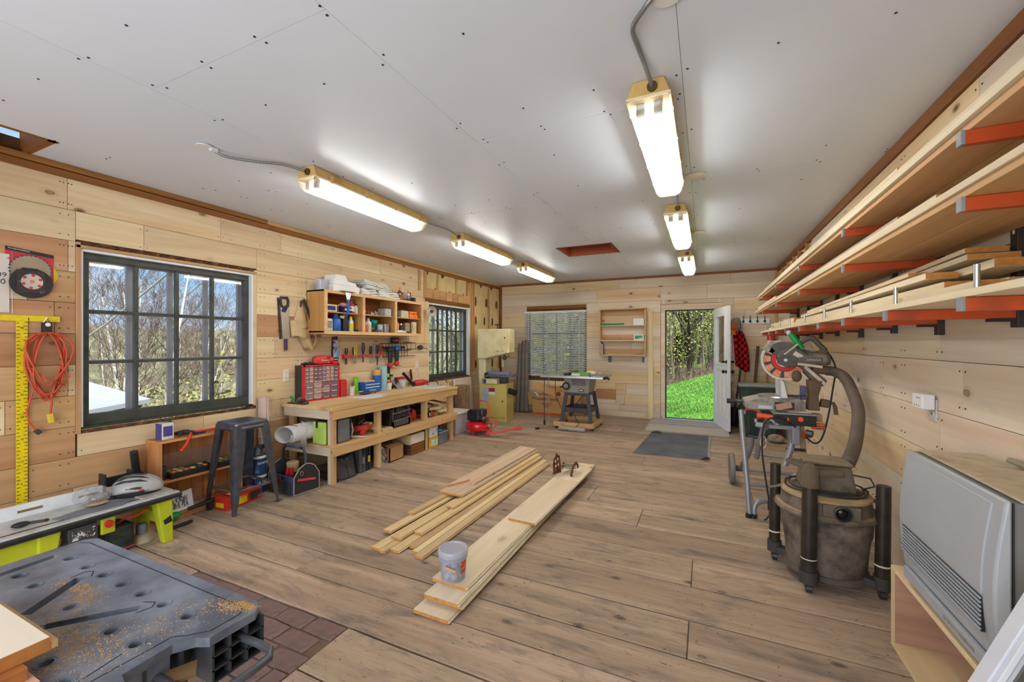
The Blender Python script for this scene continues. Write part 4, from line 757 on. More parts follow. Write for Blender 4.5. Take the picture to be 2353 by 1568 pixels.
# middle bay
for k,(y,h,mm,l) in enumerate([(4.04,.05,BROWN,'brown reel at the left of the middle cabinet shelf'),(4.11,.035,BLK,'black small part on the middle cabinet shelf'),(4.22,.03,BRASS,'brass fitting on the middle cabinet shelf'),(4.29,.045,GRYP,'grey ring on the middle cabinet shelf')]):
    t=T('small_part',l,'part',(-3.98,y,SH)); part('body',B().lathe([(.02,0),(.03,.006),(.03,h),(.015,h)],(-3.98,y,SH),12),mm,t,sm=True); part('pin',B().cyl((-3.98,y,SH),(-3.98,y,SH+h+.012),.006),STEEL,t)
t=carton(-4.06,4.42,SH,-3.93,4.54,SH+.10,mat('clear box with parts',S(176,176,180),.3,var=.3,vs=50),'clear box of parts at the right of the middle shelf')
t=T('caulk_tube','striped navy and white tube in the lower middle bay','tube',(-3.99,4.03,LB)); part('tube',B().cyl((-3.99,4.03,LB),(-3.99,4.03,LB+.19),.024,n=14),WHT,t,sm=True); part('nozzle',B().cyl((-3.99,4.03,LB+.19),(-3.99,4.03,LB+.24),.009,.003),WHT,t)
for k in range(4): part('stripe',B().cyl((-3.99,4.03,LB+.03+k*.042),(-3.99,4.03,LB+.05+k*.042),.0246,n=14,cap=False),NAVY,t)
bottle(-3.96,4.09,LB,.03,.13,mat('red white bottle',S(206,80,70),.5),WHT,'red and white bottle in the lower middle bay'); bottle(-4.0,4.17,LB,.045,.20,OFFW,OFFW,'cream bottle in the lower middle bay',lab=mat('cream label',S(196,180,150),.5))
t=T('tub','tipped teal tub resting on the bottles, lower middle bay','tub',(-4.06,4.29,LB+.05),rz=(.0,.25,.3)); part('body',B().lathe([(.05,0),(.06,.13),(.055,.13),(.045,.01)],(0,0,0),16),TEAL,t,sm=True); part('label',B().lathe([(.053,.03),(.058,.09)],(0,0,0),16,cap=False),mat('dark teal print',S(0,96,92),.5),t); 
can(-3.97,4.36,LB,.035,.11,mat('printed tin',S(180,186,190),.4,dirt=S(60,70,110),ds=24),STEEL,'printed round tin in the lower middle bay'); tub(-3.98,4.48,LB,.05,.12,CLEAR,'clear tub at the right of the lower middle bay',fill=mat('loose screws',S(150,150,152),.4,var=.4,vs=60)); solo('small_box',B().box(-3.95,4.27,LB,-3.91,4.33,LB+.04),mat('blue white box',S(80,100,160),.5,var=.3,vs=40),'little blue and white box in front of the round tin','box',bev=.003)
# right bay
t=T('wire_coil','coiled grey cable on the right cabinet shelf','cable',(-4.02,4.67,SH)); part('coil',B().tube([(-4.02+.05*math.cos(a*.6),4.67+.05*math.sin(a*.6),SH+.006+.0035*a) for a in range(32)],.005,6),GRYP,t,sm=True); part('plug',B().box(-3.98,4.69,SH,-3.95,4.72,SH+.02),BLK,t)
t=carton(-4.06,4.76,SH,-3.94,4.92,SH+.10,mat('beige box',S(190,182,160),.6),'beige box on the right cabinet shelf'); t=T('sander_pack','bright orange moulded case on the right cabinet shelf','case',(-4.0,5.03,SH)); part('base',B().box(-4.07,4.94,SH,-3.93,5.13,SH+.06),mat('bright orange',S(236,120,24),.4),t,bev=.01); part('lid',B().box(-4.065,4.945,SH+.062,-3.935,5.125,SH+.10),mat('bright orange',S(236,120,24),.4),t,bev=.012); part('catch',B().box(-3.935,5.02,SH+.05,-3.926,5.05,SH+.075),ORG,t)
bottle(-4.0,4.73,LB,.035,.21,mat('orange white bottle',S(220,110,50),.45,dirt=S(220,210,200),ds=9),ORG,'orange capped bottle in the lower right bay',nz=1); bottle(-3.98,4.80,LB,.03,.15,BLK,WHT,'black bottle with a white cap, lower right bay')
t=T('putty_gun','pale grey moulded tool lying in the lower right bay','tool',(-3.95,4.76,LB)); part('body',B().tube([(-3.94,4.65,LB+.02),(-3.94,4.74,LB+.025),(-3.94,4.84,LB+.02)],[.02,.024,.018],10),OFFW,t,sm=True); part('trigger',B().box(-3.95,4.70,LB,-3.93,4.73,LB+.012),BLK,t)
t=carton(-4.08,4.90,LB,-3.98,5.0,LB+.16,mat('printed tan carton',S(160,140,110),.6,dirt=S(90,70,50),ds=20),'tan printed carton in the lower right bay'); can(-3.97,5.07,LB,.045,.17,mat('pale tin',S(196,204,206),.4),STEEL,'tall pale tin with gold print in the lower right bay',lab=mat('gold print',S(196,170,110),.5,dirt=S(210,214,214),ds=16)); tub(-3.95,4.94,LB,.02,.03,BROWN,'tiny brown pot in the lower right bay')
# on top of the cabinet
CT=cz1
tub(-4.03,3.47,CT,.072,.125,MILK,'milky plastic bucket at the near end of the cabinet top',lid=None)
t=T('foam_tray','white foam packing block with a stepped top on the cabinet','packing foam',(-4.03,3.70,CT)); FOAM=mat('white foam',S(226,226,226),.75,var=.03)
part('lower_block',B().prism([(3.55,CT),(3.95,CT),(3.965,CT+.07),(3.94,CT+.088),(3.56,CT+.088)],'YZ',-4.14,-3.93),FOAM,t,bev=.006); part('upper_block',B().prism([(3.57,CT+.09),(3.93,CT+.09),(3.90,CT+.13),(3.78,CT+.14),(3.74,CT+.205),(3.60,CT+.205)],'YZ',-4.13,-3.94),FOAM,t,bev=.006)
t=T('putty_knife','broad steel filling knife hanging its blue handle over the cabinet front','filling knife',(-3.87,3.70,CT)); part('blade_plate',B().prism([(-.075,0),(.075,0),(.05,-.03),(-.05,-.03)],'XZ',0,.003) if 0 else B().box(-3.95,3.60,CT+.001,-3.83,3.80,CT+.006),mat('aged steel',S(140,122,96),.4,.6),t); part('blade',B().add([(-3.865,3.66,CT+.004),(-3.865,3.76,CT+.004),(-3.865,3.73,CT-.10),(-3.865,3.69,CT-.10)],[(0,1,2,3)]),STEEL,t,th=.003); part('handle',B().tube([(-3.862,3.71,CT-.09),(-3.86,3.708,CT-.17),(-3.86,3.70,CT-.27)],[.013,.018,.015],10),BLUE,t,sm=True)
solo('twine_reel',B().lathe([(.05,0),(.045,.03),(.045,.10),(.05,.13)],(-4.11,4.0,CT),16),CARD,'tan cardboard reel between the foam and the folded sheets','reel',sm=True)
TARP=mat('paint spotted sheet',S(210,208,202),.7,var=.1,vs=10,dirt=S(70,66,62),ds=15,dl=(.60,.68))
for k,(x0,x1,y0,y1,z0,h,l) in enumerate([(-4.15,-3.92,3.99,4.28,0,.085,'paint spotted folded sheet low on the cabinet top, nearer one'),(-4.15,-3.91,4.29,4.70,0,.085,'folded white sheet low on the cabinet top, farther one'),(-4.15,-3.93,4.08,4.55,.088,.055,'flat folded sheet in the middle of the cabinet top pile'),(-4.14,-3.94,4.06,4.50,.145,.06,'uppermost folded sheet of the pile on the cabinet')]):
    t=T('folded_sheet',l,'dust sheet',((x0+x1)/2,(y0+y1)/2,CT+z0),'folded dust sheets on the cabinet')
    nl=3
    for q in range(nl):
        e=.012*((q*7)%3)
        part('fold',B().sheet(lambda u,v:(x0+(x1-x0-e)*u,y0+e+(y1-y0-2*e)*v,CT+z0+h*(q+.5)/nl+.006*math.sin(v*7+q)+.004*math.sin(u*9)-.02*(k==3)*v),8,12),TARP,t,sm=1,th=h/nl*.9)
solo('log_slice',B().cyl((-4.1,4.79,CT+.04),(-3.93,4.76,CT+.04),.04,n=16),M('oldX'),'short round wood piece on the far part of the cabinet top','wood piece',sm=True)
t=T('bar_clamp','black bar clamp lying on the far end of the cabinet top','clamp',(-4.0,5.0,CT)); part('bar',B().box(-4.02,4.82,CT+.03,-4.0,5.14,CT+.045),BLK,t); part('jaw',B().box(-4.04,4.83,CT,-3.98,4.86,CT+.06),BLK,t,bev=.004); part('jaw',B().box(-4.04,5.08,CT,-3.98,5.14,CT+.075),BLK,t,bev=.004)
for k,(x,y,h,c1,c2,l) in enumerate([(-4.12,4.94,.22,mat('orange sealant',S(216,140,80),.5),mat('dark red sealant',S(110,30,30),.5),'tallest sealant tube on the cabinet, with orange top'),(-4.12,5.01,.20,WHT,GRYP,'white printed sealant tube on the cabinet'),(-4.07,5.075,.18,mat('pink sealant',S(220,140,140),.5),WHT,'pink tube on the cabinet in front of the others'),(-4.08,5.13,.16,BLK,RED,'dark tube farthest on the cabinet top')]):
    t=T('sealant_tube',l,'tube',(x,y,CT)); part('body',B().cyl((x,y,CT),(x,y,CT+h*.75),.024,n=14),c2,t,sm=True); part('top',B().lathe([(.024,h*.75),(.012,h*.8),(.01,h)],(x,y,CT),12),c1,t,sm=True); part('label',B().cyl((x,y,CT+h*.15),(x,y,CT+h*.6),.0246,n=14,cap=False),mat('busy print',S(170,160,150),.5,dirt=S(60,60,64),ds=30),t)
t=T('trim_board','pale board fixed flat to the wall past the cabinet','board',(-4.17,5.45,1.5)); part('plank',B().box(-4.18,5.21,1.45,-4.166,5.70,2.14),M('lumZ'),t); part('scrap',B().prism([(5.10,2.06),(5.20,2.09),(5.22,2.06)],'YZ',-4.16,-4.15),BLK,t) 
# hand saw, tool belt
t=T('hand_saw','hand saw with a dark purple handle hanging on the left wall','saw',(-4.16,3.09,1.46)); PUR=mat('purple plastic',S(58,40,86),.5)
part('blade',B().prism([(3.055,1.84),(3.15,1.86),(3.165,1.50),(3.08,1.50)],'YZ',-4.166,-4.163),mat('brushed saw steel',S(186,182,176),.35,.7,st=(1,30,1)),t)
hb=B(); pts=[(3.06,1.955),(3.055,1.90),(3.065,1.86),(3.10,1.83),(3.14,1.86),(3.145,1.92),(3.13,1.955),(3.095,1.95)]
part('handle',B().tube([(-4.163,y,z) for y,z in pts],.013,8,closed=True),mat('dark saw handle',S(52,44,58),.5),t,sm=True); part('handle_cheek',B().prism([(3.06,1.80),(3.11,1.79),(3.145,1.86),(3.12,1.87),(3.08,1.845)],'YZ',-4.17,-4.155),PUR,t,bev=.004)
t=T('hacksaw','tool with a purple grip hanging behind the hand saw','saw',(-4.165,3.1,1.375)); part('spine',B().bar((-4.171,3.03,1.945),(-4.171,3.06,1.50),.02,.004,(1,0,0)),mat('dark red spine',S(60,34,32),.5),t); part('grip',B().tube([(-4.165,3.115,1.50),(-4.163,3.116,1.42),(-4.163,3.117,1.378)],[.016,.019,.016],10),PUR,t,sm=True)
t=T('tool_belt','tan canvas tool apron with a black belt hanging on the wall','tool belt',(-4.14,3.33,1.37))
def pouch(y0,z0,y1,z1,w0,w1,d,lab):
    return B().sheet(lambda u,v:(-4.172+d*math.sin(PI*u)*(.35+.65*v),(y0+(y1-y0)*v)+(u-.5)*(w0+(w1-w0)*v),z0+(z1-z0)*v+.012*math.sin(u*9)),14,10)
part('apron',pouch(3.30,1.90,3.30,1.62,.05,.22,.05,0),CANV,t,sm=1,th=.006); part('pouch',pouch(3.27,1.70,3.30,1.52,.20,.22,.08,0),CANV,t,sm=1,th=.006); part('pouch',pouch(3.34,1.62,3.40,1.38,.20,.10,.09,0),mat('tan leather',S(176,146,104),.7),t,sm=1,th=.006)
part('belt',B().sheet(lambda u,v:(-4.15+.02*math.sin(v*3),3.335+.11*v+.035*(u-.5),1.93-.32*v),3,12),BLK,t,sm=1,th=.006); part('belt_end',B().tube([(-4.16,3.29,1.86),(-4.15,3.30,1.93),(-4.145,3.335,1.95),(-4.14,3.35,1.92)],.013),mat('brown strap',S(74,54,40),.7),t,sm=True); part('cord',B().tube([(-4.12,3.44,1.6),(-4.11,3.47,1.5),(-4.12,3.42,1.38),(-4.13,3.38,1.39)],.006),CANV,t,sm=True); part('slot',B().ball((-4.085,3.385,1.52),(.004,.02,.008)),BLK,t)
for (y0,y1,z0,z1,l) in ((3.092,3.163,1.035,1.17,'cream double outlet plate left of the organizer'),(5.385,5.455,1.04,1.17,'cream outlet plate near the far window')):
    t=T('wall_outlet',l,'outlet',(-4.177,(y0+y1)/2,z0)); part('plate',B().box(-4.18,y0,z0,-4.172,y1,z1),mat('cream plate',S(222,216,196),.5),t,bev=.003)
    for z in (z0+.035,z1-.035): part('receptacle',B().box(-4.173,(y0+y1)/2-.016,z-.014,-4.169,(y0+y1)/2+.016,z+.014),OFFW,t,bev=.003); 
    for z in (z0+.035,z1-.035):
        for d_ in (-.006,.006): part('slot',B().box(-4.1695,(y0+y1)/2+d_-.0012,z-.004,-4.1685,(y0+y1)/2+d_+.0012,z+.006),BLK,t)
t=T('cable','white cable trailing from the outlet near the far window','cable',(-4.165,5.45,.95)); part('lead',B().tube([(-4.168,5.42,1.06),(-4.15,5.44,1.0),(-4.15,5.47,.9),(-4.14,5.46,.82)],.003),OFFW,t,sm=True); part('plug',B().box(-4.172,5.41,1.05,-4.15,5.435,1.08),OFFW,t)
# blister pack, pliers bar
t=T('blister_pack','tall blister pack hanging above the organizer end','packet',(-4.17,3.80,1.24)); part('card',B().prism([(3.735,1.30),(3.745,1.53),(3.83,1.54),(3.86,1.30),(3.84,1.235)],'YZ',-4.174,-4.171),mat('red black card',S(60,40,60),.5,dirt=S(160,40,44),ds=7),t); part('blister',B().box(-4.171,3.76,1.25,-4.155,3.84,1.50),mat('blister print',S(170,172,182),.25,dirt=S(50,56,72),ds=22,dl=(.5,.56)),t,bev=.006); part('bit',B().cyl((-4.156,3.80,1.28),(-4.156,3.805,1.36),.01),mat('blue steel',S(90,150,190),.3,.6),t)
t=T('tool_rail','red wall rail with slots for pliers','tool rail',(-4.15,4.26,1.28)); part('bar',B().box(-4.178,3.91,1.278,-4.13,4.62,1.30),RED,t,bev=.003); part('end',B().prism([(3.905,1.262),(4.0,1.272),(4.0,1.308),(3.905,1.312)],'YZ',-4.178,-4.126),RED,t,bev=.003)
random.seed(31)
for k,(y,hc,hh,bh,l) in enumerate([(3.945,BLK,.09,.13,'knife like black handled tool at the near end of the red rail'),(4.07,mat('yellow black grip',S(206,180,50),.5),.10,.13,'first yellow handled pliers in the red rail'),(4.105,mat('yellow black grip',S(206,180,50),.5),.12,.12,'second yellow handled pliers in the red rail'),(4.235,BLK,.16,.11,'tall black handled pliers in the red rail'),(4.37,BLK,.11,.12,'third black handled cutter along the red rail'),(4.43,GRYP,.16,.13,'grey handled locking pliers in the red rail'),(4.50,BLK,.13,.18,'long nosed pliers hanging lowest in the red rail'),(4.565,mat('red grip',S(170,40,40),.5),.13,.12,'last pliers at the far end of the red rail')]):
    t=T('pliers',l,'pliers',(-4.145,y,1.3-bh),'pliers in the red rail')
    for s in (-1,1):
        part('handle',B().tube([(-4.146,y+s*.004,1.302),(-4.143,y+s*.018,1.302+hh*.45),(-4.142,y+s*.013,1.302+hh)],[.006,.009,.007],8),hc if s>0 or k!=1 else BLK,t,sm=True)
        part('jaw',B().bar((-4.146,y+s*.006,1.276),(-4.146,y+s*(.002 if k!=0 else .012),1.276-bh*.7),.011,.011,(1,0,0)),STEEL if k%3 else DSTEEL,t,bev=.002)
    part('pivot',B().cyl((-4.155,y,1.289),(-4.128,y,1.289),.010,n=10),STEEL,t)
# wire rack with drills
t=T('wire_rack','black wire tool rack on the wall near the far window','rack',(-4.15,4.96,1.26)); wr_=B()
part('frame',B().tube([(-4.17,4.58,1.45),(-4.17,5.26,1.455),(-4.17,5.26,1.35),(-4.17,4.58,1.35)],.005,6,closed=True),BLK,t)
part('band',B().box(-4.165,4.60,1.375,-4.155,5.10,1.405),BLK,t)
for k in range(9): part('wire',B().tube([(-4.165,4.62+k*.065,1.45),(-4.14,4.62+k*.065,1.40),(-4.14,4.62+k*.065,1.26),(-4.13,4.62+k*.065,1.255)],.004,5),BLK,t)
part('loop',B().tube([(-4.15,5.06,1.47),(-4.15,5.34,1.46),(-4.14,5.34,1.36),(-4.14,5.12,1.365)],.005,6),BLK,t); part('lower_rail',B().cyl((-4.14,4.6,1.262),(-4.14,5.32,1.258),.005),BLK,t)
def hung(y,z,label,m2):
    t=T('cordless_drill',label,'drill',(-4.11,y,z),'drills hanging in the wire rack'); part('body',B().lathe([(.02,-.19),(.026,-.17),(.032,-.02),(.03,.04)],(-4.11,y,z+.20),14,axis=(.0,.0,1)),BLK,t,sm=True); part('head',B().ball((-4.11,y,z+.05),(.04,.04,.045)),RED,t,sm=True); part('battery',B().box(-4.15,y-.05,z+.24,-4.07,y+.05,z+.30),m2,t,bev=.01); part('chuck',B().cyl((-4.10,y,z+.03),(-4.08,y+.07,z+.01),.02,.01),STEEL,t,sm=True)
hung(4.72,1.09,'first red and black drill hanging in the wire rack',BLK); hung(4.86,1.11,'second red and black drill hanging in the wire rack',BLUE)
t=T('tool_battery','red battery pack sitting on top of the wire rack','battery',(-4.13,4.84,1.455)); part('shell',B().box(-4.17,4.78,1.455,-4.09,4.90,1.535),BLK,t,bev=.018); part('face',B().box(-4.092,4.80,1.48,-4.086,4.88,1.515),RED,t,bev=.004)
# clamp lamp by the far window
t=T('clamp_lamp','white dome lamp on an arm by the far window','lamp',(-4.06,5.5,1.35)); part('dome',B().lathe([(.02,-.06),(.05,-.05),(.075,-.01),(.082,.03),(.078,.03),(.07,-.008),(.045,-.042)],(-4.0,5.56,1.965),20,axis=(.75,-.65,-.1)),OFFW,t,sm=True); part('bulb',B().ball((-3.98,5.545,1.963),.028),BROWN,t,sm=True)
part('arm',B().tube([(-4.06,5.60,1.97),(-4.14,5.62,1.98)],.007),BLK,t); part('bracket',B().box(-4.18,5.60,1.95,-4.14,5.64,2.0),OFFW,t)
t=T('clamp_socket','brown lamp socket on the wall beside the far window','socket',(-4.13,5.47,1.35)); part('body',B().lathe([(.02,0),(.035,.02),(.04,.05),(.025,.08)],(-4.17,5.44,1.385),14,axis=(1,.2,0)),mat('brown bakelite',S(80,52,40),.4),t,sm=True); part('clip',B().bar((-4.12,5.47,1.375),(-4.05,5.53,1.365),.012,.01),BLK,t)
# T square, cord, blade packs, leaflets
TS=mat('yellow ruler paint',S(222,196,20),.45,var=.06,dirt=S(190,160,30),ds=14)
t=T('t_square','large yellow drywall square hanging at the left edge of the wall','square',(-4.165,1.17,.37)); part('blade',B().box(-4.172,1.146,.30,-4.168,1.199,1.64),TS,t); part('head',B().box(-4.176,.80,1.605,-4.164,1.355,1.645),TS,t,bev=.002)
tk=B()
for k in range(53):
    z=.34+k*.0245; L=.012 if k%2 else .018; tk.box(-4.168,1.148,z,-4.1674,1.148+L,z+.004); tk.box(-4.168,1.197-L,z+.006,-4.1674,1.197,z+.010)
tk.box(-4.164,1.2,1.61,-4.1632,1.204,1.63)
o=part('tick_marks',tk,BLK,t); o['kind']='stuff'
for i in range(1,9): text(str(i*6),.018,BLK,t,(-4.1672,1.172,.36+i*.15),(PI/2,0,PI/2),ext=.0002)
CORD=mat('orange red cord',S(190,74,46),.5)
t=T('extension_cord','orange extension cord hung in a loose bundle on the left wall','cord',(-4.13,1.29,.85)); random.seed(4); P=[]
for k in range(6):
    s=1 if k%2 else 1; yc=1.285; wd=.085+random.uniform(-.02,.02); bot=1.08+random.uniform(-.035,.1)
    for a in range(17):
        th_=a/16*2*PI; u=-math.cos(th_)
        yy=yc+wd*math.sin(th_)*(1+.25*math.cos(th_*1)) ; zz=(1.53+bot)/2+ (1.53-bot)/2*math.cos(th_)
        P.append((-4.155+.012*(k%4)+.008*math.sin(a+k),yy+.010*math.sin(k*2+a*.7)+.035*math.sin(th_*2)*(.5 if k%2 else -.3),zz))
part('loops',B().tube(P,.0058,7),CORD,t,sm=80); part('wrap',B().tube([(-4.15,1.20,1.30),(-4.11,1.26,1.22),(-4.11,1.36,1.16),(-4.13,1.39,1.22),(-4.13,1.34,1.3)],.0058,7),CORD,t,sm=80)
part('tail',B().tube([(-4.14,1.30,1.12),(-4.14,1.305,1.03),(-4.145,1.298,.96)],.0058,7),CORD,t,sm=80); part('tail',B().tube([(-4.15,1.215,1.12),(-4.15,1.19,1.0),(-4.15,1.2,.92),(-4.15,1.235,.86)],.0058,7),CORD,t,sm=80)
part('socket_end',B().bar((-4.145,1.296,.965),(-4.145,1.305,.90),.03,.026,(1,0,0)),mat('yellow rubber',S(210,180,60),.5),t,bev=.005); part('plug_end',B().bar((-4.15,1.23,.865),(-4.15,1.252,.835),.026,.026,(1,0,0)),mat('dark green rubber',S(54,56,44),.6),t,bev=.005)
part('hook',B().box(-4.175,1.262,1.53,-4.13,1.305,1.60),BLK,t,bev=.004); part('hook_wire',B().tube([(-4.16,1.27,1.60),(-4.14,1.283,1.64),(-4.16,1.297,1.60)],.004),STEEL,t); part('hanger_label',B().ball((-4.128,1.283,1.585),(.002,.014,.014)),WHT,t)
t=T('blade_pack','red card pack with a large circular saw blade, on the left wall','saw blade',(-4.165,1.22,1.78)); part('card',B().prism([(1.10,1.94),(1.10,2.10),(1.325,2.075),(1.325,1.86)],'YZ',-4.178,-4.175),mat('red pack card',S(190,50,60),.5),t); part('header',B().prism([(1.10,2.075),(1.10,2.10),(1.325,2.075),(1.325,2.052)],'YZ',-4.175,-4.173),mat('dark green card',S(30,44,40),.5),t)
part('blade',B().lathe([(.095,0),(.097,.001),(.097,.0025),(.015,.0025)],(-4.173,1.215,1.955),40,axis=(1,0,0)),mat('blade steel',S(150,134,116),.35,.6),t)
for k in range(28):
    a=2*PI*k/28; part('tooth',B().cb((-4.171,1.215+.098*math.cos(a),1.955+.098*math.sin(a)),(.003,.010,.010),(a,0,0)),DSTEEL,t)
text('FREUD' if 0 else 'WOODWORKING',.012,WHT,t,(-4.1722,1.16,2.083),(PI/2,.10,PI/2),ext=.0002); part('yellow_pack',B().lathe([(.085,0),(.085,.003)],(-4.1795,1.262,1.935),28,axis=(1,0,0)),mat('yellow card',S(206,176,30),.5),t)
t=T('blade_pack','black clamshell with a small silver saw blade, lower on the left wall','saw blade',(-4.15,1.22,1.78)); part('ring',B().lathe([(.082,0),(.102,0),(.102,.012),(.082,.012)],(-4.168,1.215,1.865),32,axis=(1,0,0)),BLK,t,sm=True); part('back_card',B().lathe([(.083,.002),(.083,.004)],(-4.168,1.215,1.865),28,axis=(1,0,0)),mat('red white card',S(180,60,64),.5,dirt=S(214,200,196),ds=14),t); part('black_card',B().box(-4.158,1.145,1.80,-4.155,1.275,1.95),mat('dark print card',S(56,44,44),.45,dirt=S(120,104,100),ds=22,dl=(.6,.68)),t)
part('small_blade',B().lathe([(.05,0),(.052,.001),(.052,.002),(.008,.002)],(-4.154,1.215,1.875),28,axis=(1,0,0)),mat('silver blade',S(176,176,172),.3,.6),t); part('arbor',B().box(-4.152,1.205,1.866,-4.150,1.225,1.885),mat('orange hub',S(214,110,70),.5),t)
for k in range(6):
    a=2*PI*k/6+.4; part('carbide_gap',B().ball((-4.1525,1.215+.043*math.cos(a),1.875+.043*math.sin(a)),(.0015,.011,.010),8,6),PINKR,t)
part('hang_tab',B().box(-4.16,1.17,1.945,-4.154,1.245,1.965),BLK,t)
t=T('leaflet_sheet','hanging printed sheet at the very left of the wall','sheet',(-4.17,1.09,1.66)); part('paper',B().box(-4.177,.90,1.66,-4.174,1.118,2.045),mat('printed sheet',S(206,196,186),.6,var=.05,dirt=S(130,100,90),ds=16,dl=(.58,.64)),t); part('sleeve',B().tube([(-4.172,1.13,2.07),(-4.172,1.13,1.655)],.003),CLEAR,t)
text('09',.045,BLK,t,(-4.1736,1.085,1.905),(PI/2,0,PI/2),ext=.0002); text('0',.05,BLK,t,(-4.1736,1.09,1.86),(PI/2,0,PI/2),ext=.0002)
# ================================================================ left foreground: stool, shelf case, tool bag, router table, black work table
GUN=mat('gunmetal paint',S(96,99,110),.33,.7,var=.2,vs=20)
def stool():
    cx,cy=-3.775,2.40; t=T('bar_stool','gunmetal bar stool with splayed legs and a slotted square seat','stool',(cx,cy,0))
    def sq(h,z,r,n=5):
        out=[]
        for qx,qy in((1,1),(-1,1),(-1,-1),(1,-1)):
            a0=math.atan2(qy,qx)-PI/4
            for k in range(n): a=a0+PI/2*k/(n-1); out.append((cx+qx*(h-r)+r*math.cos(a),cy+qy*(h-r)+r*math.sin(a),z))
        return out
    part('seat',B().rings([sq(.150,.732,.045),sq(.153,.752,.045),sq(.148,.764,.043),sq(.135,.768,.04),sq(.125,.764,.035)]),GUN,t,sm=True)
    part('slot',B().box(cx-.006,cy-.045,.7635,cx+.006,cy+.045,.7665),BLK,t); part('apron',B().rings([sq(.152,.70,.045),sq(.150,.732,.045)],cap=False),GUN,t,sm=1,th=.004)
    ft=[(-.195,-.19),(.185,-.19),(.2,.195),(-.215,.2)]
    for i,(fx,fy) in enumerate(ft):
        sx,sy=(1 if fx>0 else -1),(1 if fy>0 else -1); tp=(cx+sx*.115,cy+sy*.115,.745); bp=(cx+fx,cy+fy,0.0)
        def sec(t_,w_): 
            p=Vector(tp).lerp(Vector(bp),t_); return [(p.x+sx*w_*a,p.y+sy*w_*b,p.z) for a,b in((.55,-.9),(.62,.1),(.5,.5),(.1,.62),(-.9,.55),(-.86,.44),(.0,.5),(.42,.42),(.5,.0),(.44,-.86))]
        part('leg',B().rings([sec(0,.06),sec(.3,.055),sec(.75,.034),sec(.9,.028),sec(.93,.020),sec(1,.018)]),GUN,t,sm=True)
    L=[Vector((cx+x*.87,cy+y*.87,.19)) for x,y in ft]
    for i in range(4): part('foot_bar',B().bar(L[i],L[(i+1)%4],.012,.02),mat('worn bar steel',S(130,130,134),.35,.8),t,bev=.003)
    for i in (0,1): part('brace',B().bar(Vector((cx,cy,.735))+Vector((ft[i][0],ft[i][1],0))*.55,Vector((cx,cy,.735))+Vector((ft[i+2][0],ft[i+2][1],0))*.55,.02,.006),GUN,t)
stool()
CASW={a:wood('orange pine case '+a,S(206,150,92),S(182,120,66),a,kn=0,vary=.05) for a in 'XYZ'}
t=T('shelf_case','low open wooden shelf case against the wall under the big window','shelf',(-4.07,2.18,0)); sx0,sx1,sy0,sy1=-4.178,-3.965,1.86,2.52
part('side',B().box(sx0,sy0,0,sx1,sy0+.018,.645),CASW['Z'],t,bev=.002); part('side',B().box(sx0,sy1-.018,0,sx1,sy1,.645),CASW['Z'],t,bev=.002); part('top',B().box(sx0,sy0,.645,sx1+.004,sy1,.662),CASW['Y'],t,bev=.002)
part('shelf',B().box(sx0,sy0+.018,.315,sx1-.004,sy1-.018,.333),CASW['Y'],t,bev=.002); part('base',B().box(sx0,sy0+.018,.03,sx1-.003,sy1-.018,.046),CASW['Y'],t,bev=.002)
for k in range(6): part('back_board',B().box(sx0,sy0+.02+k*.1035,.03,sx0+.008,sy0+.12+k*.1035,.645),CASW['Z'],t)
part('toe_board',B().box(sx1-.02,sy0+.018,0,sx1-.008,sy1-.018,.03),CASW['Y'],t)
t=carton(-4.11,1.90,.663,-4.02,1.985,.80,mat('white box face',S(206,202,194),.6),'small white and violet carton with an open top on the shelf case',lab=mat('violet print',S(74,66,130),.5)); part('open_flap',B().bar((-4.06,1.985,.80),(-4.06,1.945,.825),.08,.003),mat('dark inner flap',S(70,72,80),.5),t); part('violet_side',B().box(-4.108,1.897,.665,-4.022,1.9,.795),mat('violet print',S(74,66,130),.5),t)
t=T('long_pliers','black tool with long red handles on the shelf case','pliers',(-4.05,2.15,.662)); part('head',B().tube([(-4.10,2.03,.685),(-4.05,2.08,.695),(-4.02,2.14,.685)],[.014,.022,.014],8),BLK,t,sm=True); part('grip_wrap',B().tube([(-4.02,2.02,.68),(-4.04,2.06,.70),(-4.1,2.13,.69)],.014),mat('black cloth',(.03,.03,.03),.9),t,sm=True)
part('red_handle',B().tube([(-4.04,2.13,.685),(-4.03,2.25,.682),(-4.05,2.40,.68)],.011),mat('signal red',S(210,54,36),.4),t,sm=True); part('red_handle',B().tube([(-4.03,2.12,.685),(-3.955,2.07,.67),(-3.93,2.03,.61),(-3.928,1.99,.565)],[.01,.011,.012,.012]),mat('signal red',S(210,54,36),.4),t,sm=True); part('blue_tip',B().box(-4.03,2.13,.67,-4.0,2.22,.68),NAVY,t)
